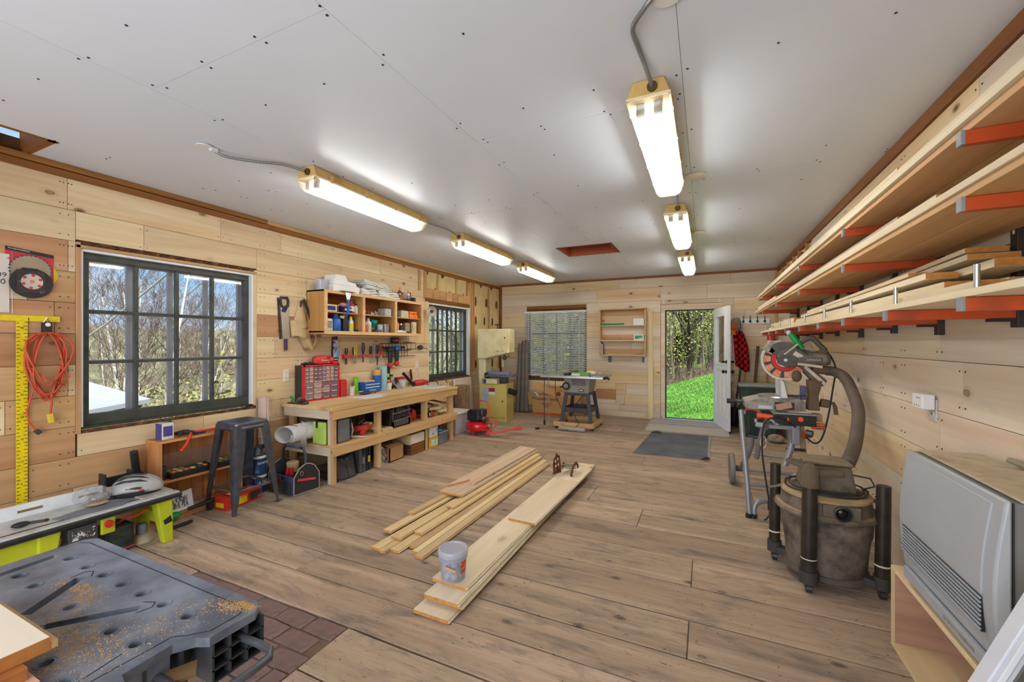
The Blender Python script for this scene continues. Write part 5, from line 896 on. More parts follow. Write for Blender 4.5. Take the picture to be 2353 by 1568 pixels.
def tray(y0,y1,l,x0=-4.15,x1=-3.985):
    z=.334; t=T('parts_tray',l,'organizer',((x0+x1)/2,(y0+y1)/2,z)); part('base',B().box(x0,y0,z,x1,y1,z+.045),BLK,t,bev=.004)
    part('lid',B().add([(x0,y0,z+.05),(x0,y1,z+.05),(x0+.05,y1,z+.19),(x0+.05,y0,z+.19)],[(0,1,2,3)]),CLEAR,t,th=.003); part('lid_rim',B().tube([(x0+.002,y0,z+.05),(x0+.05,y0,z+.19),(x0+.05,y1,z+.19),(x0+.002,y1,z+.05)],.004),CLEAR,t)
    random.seed(int(y0*100)); cs=[mat('copper bits',S(190,110,60),.4,var=.4,vs=60),mat('tan bits',S(196,170,120),.5,var=.4,vs=60),mat('dark bits',S(70,66,60),.5,var=.4,vs=60),mat('green bits',S(120,140,70),.5)]
    n=max(3,int((y1-y0)/.05))
    for k in range(n):
        for q in range(2):
            a=y0+.008+k*(y1-y0-.016)/n; part('bits',B().ball((x0+.045+q*.075,a+(y1-y0)/n/2,z+.045),(.034,(y1-y0)/n*.45,.012),8,5),cs[random.randrange(4)],t)
    part('latch',B().box(x1-.001,y0+.03,z+.02,x1+.005,y0+.06,z+.05).box(x1-.001,y1-.06,z+.02,x1+.005,y1-.03,z+.05),BLK,t) if 0 else [part('latch',B().box(x1-.001,a,z+.02,x1+.005,a+.03,z+.05),BLK,t) for a in (y0+.03,y1-.06)]
tray(1.95,2.26,'open parts tray with a clear lid on the middle shelf of the case'); tray(2.275,2.485,'shorter open parts tray behind the bar stool')
t=T('mug','dark metal mug at the left end of the middle shelf','mug',(-4.04,1.915,.334)); part('cup',B().lathe([(.024,0),(.028,.11),(.025,.11),(.021,.006)],(-4.04,1.912,.334),14),DSTEEL,t,sm=True); part('handle',B().tube([(-4.012,1.915,.42),(-3.995,1.917,.41),(-3.995,1.917,.37),(-4.014,1.915,.36)],.004),DSTEEL,t)
t=T('screw_bag','clear bag with a printed label in the bottom of the shelf case','packet',(-4.02,2.05,.046)); part('label',B().add([(-3.99,1.93,.05),(-3.99,2.12,.055),(-4.05,2.13,.20),(-4.05,1.91,.17)],[(0,1,2,3)]),PAPER,t,th=.003); part('barcode',B().add([(-3.9955,1.96,.075),(-3.9955,2.08,.08),(-4.034,2.09,.165),(-4.034,1.95,.145)],[(0,1,2,3)]),mat('black barcode print',S(40,40,40),.5,dirt=S(205,205,205),ds=40,dl=(.5,.53),st=(1,3,.6)),t,th=.002); part('bag',B().sheet(lambda u,v:(-4.0-.1*v-.01*math.sin(u*9),2.1+.12*u,.05+.12*v+.01*math.sin(v*8)),8,6),CLEAR,t,sm=1)
t=T('hand_brush','green bristled brush with a yellow handle on the case floor','brush',(-3.93,1.93,.0)); part('bristles',B().ball((-3.95,1.945,.045),(.045,.06,.026)),mat('green bristle',S(40,150,80),.9,bump=1,bs=200),t,sm=True); part('block',B().bar((-3.90,1.83,.05),(-3.93,1.90,.05),.05,.02),mat('yellow brush',S(196,190,60),.5),t,bev=.006); part('ring',B().tube([(-3.90+.0,1.845+.02*math.cos(a*.5),.06+.02*math.sin(a*.5)) for a in range(13)],.007),mat('yellow brush',S(196,190,60),.5),t); part('foot',B().box(-3.93,1.88,0,-3.9,1.9,.04),mat('yellow brush',S(196,190,60),.5),t)
solo('pry_bar',B().tube([(-3.94,2.05,.065),(-3.935,2.20,.075),(-3.93,2.30,.085),(-3.935,2.38,.09)],[.016,.02,.02,.014]).box(-3.95,2.2,0,-3.92,2.22,.07),BLK,'black rod like tool lying along the bottom of the shelf case','tool',sm=True)
solo('black_strap',B().bar((-3.78,1.86,.012),(-3.79,2.0,.012),.03,.022),BLK,'black bar lying on the floor beside the yellow green leg','bar',bev=.004)
t=T('flashlight','black flashlight leaning at the left side of the shelf case','flashlight',(-4.13,1.8,.36)); part('barrel',B().cyl((-4.15,1.79,.40),(-4.10,1.75,.60),.026,n=14),BLK,t,sm=True); part('head',B().cyl((-4.157,1.795,.37),(-4.15,1.79,.41),.036,n=14),DSTEEL,t,sm=True); part('stand',B().cyl((-4.157,1.795,0),(-4.157,1.795,.375),.015),BLK,t)
# leaning rolled vinyl
t=T('vinyl_roll','pinkish rolled sheet standing upright between window and workbench','roll',(-4.12,2.83,0)); part('roll',B().sheet(lambda u,v:(-4.125+(.052-.012*u)*math.cos(u*4.2*PI),2.835+(.052-.012*u)*math.sin(u*4.2*PI),.0+.90*v),60,2),mat('pinkish vinyl',S(196,170,160),.4,var=.06),t,sm=1,th=.003); part('band',B().lathe([(.0545,.5),(.0545,.51)],(-4.125,2.835,0),20,cap=False),OFFW,t)
# red box under the stool
RB=mat('red printed box',S(200,44,34),.5)
t=T('rag_box','red printed box with orange wipes on the floor under the stool','box',(-3.86,2.42,0),rz=R(8)); part('box',B().box(-.075,-.17,0,.075,.17,.105),RB,t,bev=.003); part('top_opening',B().box(-.05,-.12,.1045,.05,.13,.107),mat('opening dark',S(60,40,36),.7),t); part('wipes',B().sheet(lambda u,v:(-.045+.09*u,-.10+.22*v,.108+.02*math.sin(u*5)*math.sin(v*6)),8,12),mat('orange wipe',S(214,120,60),.7),t,sm=1,th=.003)
part('yellow_flash',B().box(.0745,-.09,.02,.0765,.02,.07),YEL,t); part('glove_picture',B().box(.0745,.05,.015,.0765,.16,.09),mat('dark picture',S(60,54,54),.5,dirt=S(190,180,170),ds=18),t); text('RHINO',.04,mat('yellow lettering',S(236,206,60),.5),t,(.0772,-.04,.075),(PI/2,0,PI/2)); part('yellow_flash',B().box(-.06,-.1715,.02,.03,-.1695,.06),YEL,t)
CANB=mat('blue can print',S(34,62,110),.4,dirt=S(200,206,216),ds=11,dl=(.62,.67))
for k,(l) in enumerate(['lower of two stacked blue and white cans by the stool','upper of two stacked blue and white cans by the stool']):
    t=can(-4.0,2.69,.0+k*.187,.075,.185,CANB,STEEL,l,group=None); part('white_band',B().lathe([(.0765,.145),(.0765,.17)],(-4.0,2.69,k*.187),20,cap=False),WHT,t,sm=True)
    text('WHITE' if k else 'ULTRA',.035,WHT,t,(-3.921,2.69,.10+k*.187),(PI/2,0,PI/2))
t=T('hose_coupling','black hose coupling lying on the stacked blue cans','coupling',(-4.0,2.69,.378)); part('barrel',B().cyl((-3.93,2.63,.416),(-4.02,2.72,.416),.036,n=16),BLK,t,sm=True); part('mouth',B().lathe([(.03,0),(.041,0),(.041,.02),(.03,.02)],(-3.925,2.625,.416),18,axis=(1,-1,0)),DSTEEL,t,sm=True); part('neck',B().cyl((-4.02,2.72,.42),(-4.05,2.80,.42),.022),BLK,t,sm=True)
# tool bag
def toolbag():
    c=Vector((-3.73,2.885,0)); t=T('tool_tote','open black and blue tool tote with a padded bar handle','tool bag',c,rz=R(-94)); FAB=mat('black nylon',S(44,42,44),.8,bump=.3,bs=150); BLU=mat('navy nylon',S(52,64,98),.7)
    W,L,h=.135,.19,.20
    for s in (-1,1):
        part('end_panel',B().prism([(-L,0),(L,0),(L,h*.85),(L*.6,h*1.28),(L*.2,h*1.42),(-L*.2,h*1.42),(-L*.6,h*1.28),(-L,h*.85)],'YZ',s*W*1.55-.008,s*W*1.55+.008) if 0 else B().prism([(-W,0),(W,0),(W,h*.85),(W*.6,h*1.25),(W*.15,h*1.4),(-W*.15,h*1.4),(-W*.6,h*1.25),(-W,h*.85)],'XZ',s*L-.008,s*L+.008),FAB,t,bev=.006)
        part('piping',B().tube([(-W,s*(L+.008),0.006),(W,s*(L+.008),.006),(W,s*(L+.008),h*.85),(W*.6,s*(L+.008),h*1.25),(W*.15,s*(L+.008),h*1.4),(-W*.15,s*(L+.008),h*1.4),(-W*.6,s*(L+.008),h*1.25),(-W,s*(L+.008),h*.85)],.006,6,closed=True),mat('grey piping',S(150,140,132),.7),t)
    part('side_panel',B().box(W-.008,-L,0,W+.006,L,h*.86),BLU,t,bev=.004); part('side_panel',B().box(-W-.006,-L,0,-W+.008,L,h*.86),FAB,t,bev=.004); part('bottom',B().box(-W,-L,0,W,L,.015),FAB,t)
    part('pocket',B().box(W+.004,-.17,.01,W+.03,-.05,.13),FAB,t,bev=.01); part('pocket',B().box(W+.004,-.04,.01,W+.032,.07,.14),FAB,t,bev=.01); part('pocket',B().box(W+.004,.08,.01,W+.028,.17,.12),FAB,t,bev=.01)
    part('rim_tape',B().box(W-.01,-L,h*.8,W+.009,L,h*.89),BLU,t,bev=.003)
    part('red_zip',B().bar((-.09,L+.013,.115),(.10,L+.013,.145),.006,.022),mat('coral zip',S(204,60,70),.5),t); part('red_zip',B().bar((.07,-L-.011,.10),(-.08,-L-.011,.11),.006,.02),mat('coral zip',S(204,60,70),.5),t)
    part('handle',B().tube([(0,-L+.01,h*1.2),(0,-L+.012,.37),(0,-L+.05,.42),(0,0,.43),(0,L-.05,.42),(0,L-.012,.37),(0,L-.01,h*1.2)],.012),DSTEEL,t,sm=True); part('grip',B().tube([(0,-.10,.427),(0,0,.43),(0,.10,.427)],.02,12),mat('grey foam grip',S(86,90,104),.8),t,sm=True)
    part('d_ring',B().tube([(.06+.014*math.cos(a*.52),L+.016,.20+.02*math.sin(a*.52)) for a in range(12)],.003,closed=True),STEEL,t); part('red_tool',B().cyl((.05,.03,.12),(.06,.05,.23),.02),RED,t); part('red_tool',B().cyl((.06,-.03,.12),(.05,-.02,.22),.018),PINKR,t); part('inner_pouch',B().lathe([(.05,0),(.06,.09),(.05,.10)],(-.05,-.10,.15),14),CANV,t,sm=True); part('tape_clip',B().box(W+.03,.02,.10,W+.04,.05,.19),BRASS,t)
toolbag()
# ---- router table
RYO=mat('acid green paint',S(172,178,36),.45,var=.08); RTOP=mat('grey laminate',S(186,186,182),.4,var=.04,dirt=S(150,146,140),ds=6)
def router_table():
    z=.355; x0,x1,y0,y1=-3.955,-3.565,.70,1.80; t=T('router_table','low router table with acid green legs and a pale laminate top','table',((x0+x1)/2,(y0+y1)/2,0))
    part('table_top',B().box(x0,y0,z-.012,x1,y1,z),RTOP,t,bev=.004); part('edge_band',B().rings([[(x0-.006,y0-.006,z-.045),(x1+.006,y0-.006,z-.045),(x1+.006,y1+.006,z-.045),(x0-.006,y1+.006,z-.045)],[(x0-.012,y0-.012,z-.02),(x1+.012,y0-.012,z-.02),(x1+.012,y1+.012,z-.02),(x0-.012,y1+.012,z-.02)],[(x0-.006,y0-.006,z-.011),(x1+.006,y0-.006,z-.011),(x1+.006,y1+.006,z-.011),(x0-.006,y1+.006,z-.011)]]),BLK,t,bev=.003)
    part('miter_track',B().box(x1-.075,y0,z-.001,x1-.05,y1,z+.0012),STEEL,t); part('track_slot',B().box(x1-.068,y0,z+.001,x1-.057,y1,z+.0016),BLK,t)
    part('fence',B().box(x0+.02,y0+.02,z,x0+.045,1.50,z+.085),mat('white fence board',S(206,208,210),.45),t,bev=.003); part('fence',B().box(x0+.02,1.62,z,x0+.045,y1-.02,z+.075),mat('white fence board',S(206,208,210),.45),t,bev=.003)
    for a in (1.08,1.36): part('fence_slot',B().box(x0+.044,a,z+.035,x0+.047,a+.11,z+.05),mat('slot brass',S(120,96,60),.5),t)
    part('guard',B().box(x0-.02,1.49,z,x0+.06,1.505,z+.16).box(x0-.02,1.65,z,x0+.05,1.665,z+.15).box(x0-.02,1.49,z+.05,x0-.005,1.66,z+.12),BLK,t,bev=.003)
    for (a,b,dx,dy) in ((x1-.06,y1-.09,.03,.02),(x0+.06,y1-.09,-.03,.02),(x1-.06,y0+.42,.03,-.02),(x0+.06,y0+.42,-.03,-.02)):
        part('leg',B().rings([[(a-.05+0*dx,b-.05,z-.045),(a+.05,b-.05,z-.045),(a+.05,b+.05,z-.045),(a-.05,b+.05,z-.045)],[(a-.028+dx,b-.03+dy,0),(a+.028+dx,b-.03+dy,0),(a+.028+dx,b+.03+dy,0),(a-.028+dx,b+.03+dy,0)]]),RYO,t,bev=.008)
        if a>-3.7: part('leg_sticker',B().bar((a+.038+dx*.3,b-.01 if b>1.4 else b+.02,z-.09),(a+.03+dx*.78,b+.0+dy if b>1.4 else b+.02+dy,.14),.05 if b>1.4 else .06,.004,(1,0,0)),BLK if b>1.4 else mat('label brown',S(84,60,40),.5,dirt=S(170,110,60),ds=30),t)
    part('side_panel',B().prism([(y0+.2,z-.05),(y0+.44,z-.05),(y0+.38,0.02),(y0+.22,0.02)],'YZ',x1-.05,x1-.03),RYO,t,bev=.006)
    part('crossbar',B().box(x0+.05,y1-.11,.14,x1-.05,y1-.07,.22),RYO,t,bev=.01); part('motor',B().cyl((-3.76,1.28,.06),(-3.76,1.28,z-.045),.055,n=18),BLK,t,sm=True)
    part('switch_box',B().box(x1-.06,1.20,.17,x1-.01,1.34,.30),mat('charcoal switch box',S(60,58,60),.5),t,bev=.006); part('switch_label',B().box(x1-.0105,1.215,.22,x1-.0085,1.325,.28),mat('white on black label',S(64,60,60),.5,dirt=S(210,208,206),ds=40,dl=(.52,.55)),t)
    part('red_button',B().cyl((x1-.02,1.39,.27),(x1+.012,1.39,.265),.022,n=14),RED,t,sm=True); part('button_guard',B().box(x1-.04,1.355,.20,x1-.012,1.43,.31),RYO,t,bev=.008)
    part('cable',B().tube([(x1-.02,1.20,.22),(x1,1.10,.20),(x1-.02,1.0,.1),(x1+.01,.95,.02)],.006),BLK,t,sm=True); part('red_tube',B().tube([(-3.66,1.47,.22),(-3.62,1.50,.26),(-3.64,1.56,.24),(-3.62,1.62,.27)],.007),RED,t,sm=True)
router_table()
t=T('helmet','grey and black bicycle helmet lying on the router table','helmet',(-3.78,1.615,.356),rz=R(52))
def dome(u,v):
    a=u*2*PI; p=v*PI/2; sw_=1+.12*math.cos(a); return (.15*math.cos(a)*math.cos(p)*sw_,.105*math.sin(a)*math.cos(p),.035+.105*math.sin(p)+.008*math.sin(3*a)*math.cos(p))
HG=mat('silver grey shell',S(158,158,156),.35,var=.04); part('shell',B().sheet(dome,40,12),HG,t,sm=1,th=.006); part('liner',B().lathe([(.13,0),(.148,.02),(.15,.042),(.1,.05)],(0.008,0,0.002),28,sy=.72),BLK,t,sm=True)
for y_ in (0,.042,-.042,.075,-.075): part('vent',B().tube([(x_,y_*(1-abs(x_)*2),.037+.105*math.sqrt(max(.02,1-(x_/.155)**2-(y_*(1-abs(x_)*2)/.107)**2))) for x_ in (-.09,-.05,0,.05,.09)],[.002,.009,.011,.009,.002],8),BLK,t,sm=True)
for s in (-1,1): part('side_vent',B().ball((.01,s*.094,.065),(.06,.012,.013)),BLK,t,sm=True)
part('badge',B().ball((.06,-.092,.05),(.02,.012,.008)),PINKR,t,sm=True); part('strap',B().tube([(-.08,-.07,.02),(-.13,-.10,.01),(-.15,-.06,.006)],.006),BLK,t)
solo('visor_plate',B().prism([(-3.70,1.17),(-3.62,1.20),(-3.60,1.48),(-3.66,1.57),(-3.72,1.5),(-3.74,1.3)],'XY',.3565,.361),mat('blue grey plate',S(104,108,122),.35),'flat blue grey shaped plate on the router table','plate',bev=.001)
solo('magazine',B().box(-3.70,1.58,.3565,-3.59,1.77,.3655),mat('glossy print',S(176,166,158),.35,dirt=S(120,110,110),ds=9),'thin magazine under the helmet edge on the router table','magazine')
t=T('clear_bag','crumpled clear plastic bag with glasses on the router table','bag',(-3.77,1.37,.356)); part('film',B().sheet(lambda u,v:(-3.79+.085*math.cos(u*2*PI)*math.sin(PI*(.12+.88*v)/1.1)+.012*math.sin(9*u+7*v),1.38+.10*math.sin(u*2*PI)*math.sin(PI*(.12+.88*v)/1.1)+.012*math.sin(11*u),.36+.115*v+.012*math.sin(u*19+v*4)),30,10),CLEAR,t,sm=1); part('goggles',B().ball((-3.77,1.41,.40),(.04,.05,.035)),glass('grey goggle',(.7,.7,.7),.05,.3,.2),t,sm=True); part('contents',B().ball((-3.75,1.40,.372),(.05,.06,.012)),mat('sawdust bits',S(160,140,100),.8),t,sm=True)
t=T('feather_clamp','small black knob clamp at the near end of the router table','clamp',(-3.72,1.03,.356)); part('body',B().ball((-3.72,1.04,.372),(.03,.04,.015)),BLK,t,sm=True); part('stem',B().cyl((-3.72,1.06,.372),(-3.70,1.13,.365),.008),DSTEEL,t,sm=True); part('knob',B().ball((-3.695,1.14,.366),(.012,.014,.009)),BLK,t,sm=True)
t=T('shop_bag','dark mottled bag with red piping on the floor under the router table','bag',(-3.76,1.50,0)); part('body',B().box(-3.88,1.43,.0,-3.68,1.585,.19),mat('camo bag',(.03,.035,.03),.7,var=.6,vs=14,dirt=S(70,80,50),ds=20),t,bev=.03); part('piping',B().tube([(-3.678,1.44,.02),(-3.676,1.57,.03)],.006),RED,t)
t=T('lamp_shade','cream lamp dome lying on the floor behind the green leg','lamp',(-3.77,1.70,0)) if 0 else None
t=T('dust_bag','tan cone shaped bag sitting on the floor by the green leg','dust bag',(-3.76,1.68,0)); part('cone',B().lathe([(.075,.0),(.08,.008),(.055,.045),(.03,.06)],(-3.77,1.62,0) if 0 else (-3.77,1.655,0),20),mat('tan fabric',S(170,156,132),.8),t,sm=True); part('collar',B().lathe([(.03,.058),(.036,.11),(.03,.13)],(-3.77,1.655,0),14),GRYP,t,sm=True)
# ---- black folding work table
def work_table():
    z=.755; tp=T('work_table','black plastic folding work table dusted with sawdust in the foreground','work table',(-1.55,.46,0))
    TBL=mat('black plastic blue sheen',S(92,97,108),.36,var=.24,vs=6,dirt=S(140,146,158),ds=4,dl=(.42,.7),bump=.12,bs=90)  # pale bluish patches paint highlights into the black plastic
    ol=[(-2.02,.17),(-1.07,.17),(-1.07,.445),(-1.125,.46),(-1.13,.555),(-1.105,.59),(-1.075,.605),(-1.072,.715),(-1.10,.745),(-1.99,.745),(-2.02,.72)]
    bb=B().prism(ol,'XY',z-.022,z); me=bb.mesh('t'); fixn(me); o=link('table_top',me,TBL,None); o.location=(0,0,0)
    cut=B()
    holes=[(-1.885,.636),(-1.765,.634),(-1.658,.634),(-1.545,.632),(-1.437,.631),(-1.327,.630),(-1.213,.629),(-1.21,.520),(-1.538,.518),(-1.32,.518),(-1.885,.523),(-1.768,.521),(-1.318,.406),(-1.21,.40),(-1.43,.404),(-1.545,.40),(-1.66,.40),(-1.32,.3),(-1.545,.3)]
    for x,y in holes: cut.cyl((x,y,z-.05),(x,y,z+.02),.0135,n=18)
    slots=[((-1.705,.600),(-1.60,.455)),((-1.368,.596),(-1.49,.455)),((-1.952,.625),(-1.94,.45))]
    for p,q in slots: cut.bar((*p,z-.012),(*q,z-.012),.028,.09)
    cm=cut.mesh('c'); fixn(cm); c=link('cutter',cm,None); md=o.modifiers.new('x','BOOLEAN'); md.object=c; md.operation='DIFFERENCE'; md.solver='EXACT'
    dg=bpy.context.evaluated_depsgraph_get(); me2=bpy.data.meshes.new_from_object(o.evaluated_get(dg)); bpy.data.objects.remove(o); bpy.data.objects.remove(c)
    me2.transform(Matrix.Translation(-Vector(tp.location))); me2.materials.clear(); o=link('table_top',me2,TBL,tp); md=o.modifiers.new('b','BEVEL'); md.width=.003; md.segments=2; md.limit_method='ANGLE'; md.angle_limit=R(50)
    part('shade_underside',B().box(-2.0,.18,z-.125,-1.17,.73,z-.115),mat('shadow plastic',(.02,.02,.022),.6),tp)  # near-black sheet added below the top so holes and slots look shaded
    rr=B(); 
    for x,y in holes: rr.lathe([(.0195,-.0006),(.0195,.0012),(.0178,.0012),(.0178,-.0006)],(x,y,z),20,cap=False)
    o=part('hole_rim',rr,TBL,tp); o['kind']='stuff'
    gv=mat('moulded groove',(.012,.012,.014),.7)
    def groove(pts,w_=.0022,cl=False):
        g=B(); n=len(pts)
        for i in range(n if cl else n-1): g.bar((*pts[i],z+.0001),(*pts[(i+1)%n],z+.0001),w_,.0012)
        return g
    part('groove',groove([(-2.0,.70),(-1.97,.715),(-1.12,.712),(-1.098,.69),(-1.10,.62),(-1.135,.585),(-1.16,.57),(-1.16,.2)]),gv,tp)
    for p,q in slots[:2]:
        d=(Vector(q)-Vector(p)).normalized(); s=Vector((-d.y,d.x)); P,Q=Vector(p),Vector(q); part('groove',groove([tuple(P+s*.026-d*0),tuple(P-d*.03+s*.012),tuple(P-d*.03-s*.012),tuple(P-s*.026),],cl=False),gv,tp)
    part('groove',groove([(-1.62,.42),(-1.56,.405),(-1.53,.42),(-1.44,.52)]),gv,tp) ; part('groove',groove([(-1.30,.30),(-1.18,.40),(-1.20,.49)]),gv,tp)
    # hollow ribbed underside and end
    sk=B().box(-1.99,.735,z-.085,-1.10,.743,z-.02).box(-1.075,.61,z-.075,-1.071,.735,z-.02) if 0 else B().box(-1.99,.735,z-.085,-1.09,.743,z-.02)
    part('skirt',sk,TBL,tp); part('skirt',B().box(-1.138,.17,z-.085,-1.13,.55,z-.02),TBL,tp)
    RIB=mat('black ribs',S(54,56,60),.5,dirt=S(120,100,76),ds=12,dl=(.6,.8))
    for y in (.612,.652,.694,.736): part('rib',B().box(-1.16,y-.0025,z-.115,-1.073,y+.0025,z-.021),RIB,tp)
    for zz in (z-.115,z-.085,z-.052): part('rib',B().box(-1.16,.61,zz-.002,-1.073,.738,zz+.002),RIB,tp)
    for x in (-1.16,-1.12): part('rib',B().box(x-.002,.61,z-.115,x+.002,.738,z-.021),RIB,tp)
    for y in (.575,.50,.40): part('rib',B().box(-1.30,y-.003,z-.085,-1.128,y+.003,z-.021),RIB,tp)
    part('shade_block',B().box(-1.30,.18,z-.12,-1.165,.735,z-.022),mat('shadow plastic',(.02,.02,.022),.6),tp)  # near-black block behind the ribs, shade of the hollow as colour
    part('bracket',B().bar((-1.13,.50,z-.06),(-1.08,.58,z-.055),.05,.008),mat('dusty bracket',S(120,92,60),.8),tp)
    part('carry_handle',B().tube([(-1.16,.685,z-.055),(-1.09,.687,z-.053),(-1.02,.69,z-.053),(-.975,.688,z-.054),(-.955,.67,z-.055),(-.952,.63,z-.055),(-.955,.55,z-.056),(-.975,.53,z-.056),(-1.05,.525,z-.056),(-1.13,.525,z-.056)],.0095,12),mat('grey tube handle',S(92,94,100),.35,.5),tp,sm=True)
    for x in (-1.93,-1.25):
        for s in (.22,.69): part('leg',B().bar((x,.455+(s-.455)*.6,z-.08),(x-.03 if x<-1.5 else x,s,0),.045,.06),RIB,tp,bev=.006)
    # sawdust
    random.seed(17); SD=mat('sawdust',S(184,146,94),.9,var=.25,vs=40); bm=B()
    blobs=[(-1.63,.57,.05,.02,170),(-1.45,.47,.12,.05,380),(-1.35,.43,.12,.06,430),(-1.25,.50,.07,.07,170),(-1.12,.72,.025,.012,240),(-1.16,.70,.04,.02,170),(-1.40,.36,.12,.05,260),(-1.22,.62,.06,.06,90),(-1.7,.56,.03,.02,60),(-1.55,.55,.05,.03,140)]
    def intop(x,y): return -2.0<x<-1.08 and .18<y<.735 and not(x>-1.14 and y<.60)
    for x,y,sx_,sy_,n in blobs:
        for _ in range(int(n*2.2)):
            px,py=random.gauss(x,sx_*.7),random.gauss(y,sy_*.7)
            if not intop(px,py): continue
            if any((px-a)**2+(py-b)**2<.00033 for a,b in holes): continue
            if any(abs((Vector((px,py))-Vector(p)).cross(Vector(q)-Vector(p)) if 0 else ((px-p[0])*(q[1]-p[1])-(py-p[1])*(q[0]-p[0]))/math.hypot(q[0]-p[0],q[1]-p[1]))<.017 and min(p[1],q[1])-.01<py<max(p[1],q[1])+.01 for p,q in slots): continue
            L=random.uniform(.001,.0034); a=random.uniform(0,PI); dx,dy=math.cos(a)*L,math.sin(a)*L; w_=random.uniform(.0008,.0016); h=random.uniform(.0006,.0022)
            bm.add([(px-dx,py-dy,z),(px+dy*w_/L,py-dx*w_/L,z),(px+dx,py+dy,z),(px-dy*w_/L,py+dx*w_/L,z),(px,py,z+h)],[(0,1,4),(1,2,4),(2,3,4),(3,0,4)])
    o=solo('sawdust',bm,SD,'loose sawdust scattered over the black work table','sawdust',kind='stuff')
work_table()
LB2=wood('pale planed board',S(226,216,198),S(212,196,170),'X',kn=0,vary=.03,grain=.2); OEND=wood('orange edge board',S(206,146,80),S(170,104,48),'X',kn=0)
solo('wood_board',B().box(-1.75,.12,.756,-1.226,.37,.774),wood('pinkish board',S(226,186,156),S(206,160,126),'X',kn=0),'pinkish thin board lying flat on the black table at the frame corner','board',bev=.001)
solo('wood_board',B().box(-1.75,.11,.7745,-1.252,.361,.7995),OEND,'orange toned board in the middle of the small stack on the black table','board',bev=.0015)
t=T('wood_board','rebated pale board on top of the small stack on the black table','board',(-1.5,.26,.80)); part('plank',B().box(-1.72,.12,.80,-1.278,.400,.829),LB2,t,bev=.001); part('tongue',B().box(-1.72,.40,.80,-1.278,.413,.817),M('benchX'),t,bev=.001); part('end_grain',B().box(-1.2785,.12,.8005,-1.2765,.4,.8285),OEND,t)
# ================================================================ lumber stacks on the floor
LUM=M('lumY'); LUM2=wood('fresh wide board',S(226,214,190),S(212,194,162),'Y',kn=.55,vary=.05,grain=.25,bump=.04); LUM3=wood('aged strip',S(214,190,146),S(184,150,104),'Y',kn=.8,vary=.1,grain=.5)
def plank(p,q,w_,z,th,m,label,tongue=True,group=None):
    p,q=Vector((*p,z)),Vector((*q,z)); d=q-p; L=d.length; a=math.atan2(d.y,d.x)-PI/2; t=T('lumber_board',label,'board',(p+q)/2,group,rz=a)
    part('plank',B().box(-w_/2,-L/2,0,w_/2,L/2,th),m,t,bev=.0012)
    if tongue: part('tongue',B().box(w_/2,-L/2,th*.3,w_/2+.008,L/2,th*.66),m,t,bev=.0008)
    part('end_grain',B().box(-w_/2+.001,-L/2-.0008,.001,w_/2-.001,-L/2+.0005,th-.001),mat('sawn end',S(190,136,76),.8,var=.2,vs=50),t)
    return t
plank((-1.322,1.83),(-1.305,4.90),.225,.0,.021,LUM2,'bottom board of the wide stack on the open floor')
plank((-1.300,1.93),(-1.29,4.75),.225,.022,.0205,LUM2,'second board up in the wide floor stack, grooved edge showing')
plank((-1.312,1.91),(-1.292,4.70),.225,.043,.0205,LUM2,'third board up in the wide floor stack')
plank((-1.338,2.03),(-1.286,4.60),.235,.064,.020,LUM2,'long bare board that carries the bucket in the wide floor stack')
plank((-1.276,2.93),(-1.237,4.0),.225,.0845,.019,LUM2,'short upper board laid on the far half of the wide stack')
plank((-1.232,3.98),(-1.222,4.45),.225,.0845,.021,LUM2,'shortest board under the rusty iron on the wide stack',tongue=False)
for i,(p,q,w_,z,th,l,tg) in enumerate([((-2.11,2.27),(-2.02,4.75),.075,0,.02,'leftmost strip on the floor in the narrow pile',1),((-2.035,2.255),(-1.95,4.3),.05,0,.02,'short stub end strip second from left in the narrow pile',0),((-1.965,2.30),(-1.90,4.95),.075,0,.02,'third strip on the floor in the narrow pile',1),
  ((-1.883,2.40),(-1.84,4.9),.06,0,.019,'fourth strip of the narrow pile, edges rough',0),((-1.822,2.345),(-1.79,4.85),.05,0,.02,'fifth strip of the narrow pile from the left',0),((-1.758,2.30),(-1.725,4.72),.065,0,.021,'rightmost strip of the narrow pile on the floor',1),
  ((-2.19,2.48),(-2.10,4.6),.075,.021,.02,'upper left strip across the narrow pile',0),((-2.055,2.42),(-1.995,4.8),.085,.021,.02,'middle upper strip on the narrow pile',1),((-1.955,2.55),(-1.89,4.9),.07,.021,.02,'right upper strip on the narrow pile',1),
  ((-2.21,2.78),(-2.12,4.5),.065,.042,.018,'high strip on the far left of the narrow pile',0),((-1.985,3.03),(-1.93,4.95),.075,.042,.018,'high strip beside the wide board on the narrow pile',0)]):
    plank(p,q,w_,z,th,LUM3 if i%2 else LUM,l,bool(tg))
plank((-2.125,3.25),(-2.085,5.02),.25,.062,.019,wood('spotted wide board',S(214,192,166),S(190,160,132),'Y',kn=1.3,vary=.05),'wide spotted board lying over the narrow pile'); 
def splitboard():
    t=T('lumber_board','top wide board with a split slanted end on the narrow pile','board',(-2.11,4.2,.082)); m=wood('spotted wide board',S(214,192,166),S(190,160,132),'Y',kn=1.3,vary=.05)
    part('plank',B().prism([(-2.245,3.37),(-2.13,3.62),(-2.10,3.52),(-2.03,3.52),(-1.975,5.02),(-2.215,5.06)],'XY',.082,.1),m,t,bev=.001); part('split_face',B().bar((-2.244,3.371,.091),(-2.131,3.615,.091),.002,.016),mat('sawn end',S(190,136,76),.8),t)
splitboard()
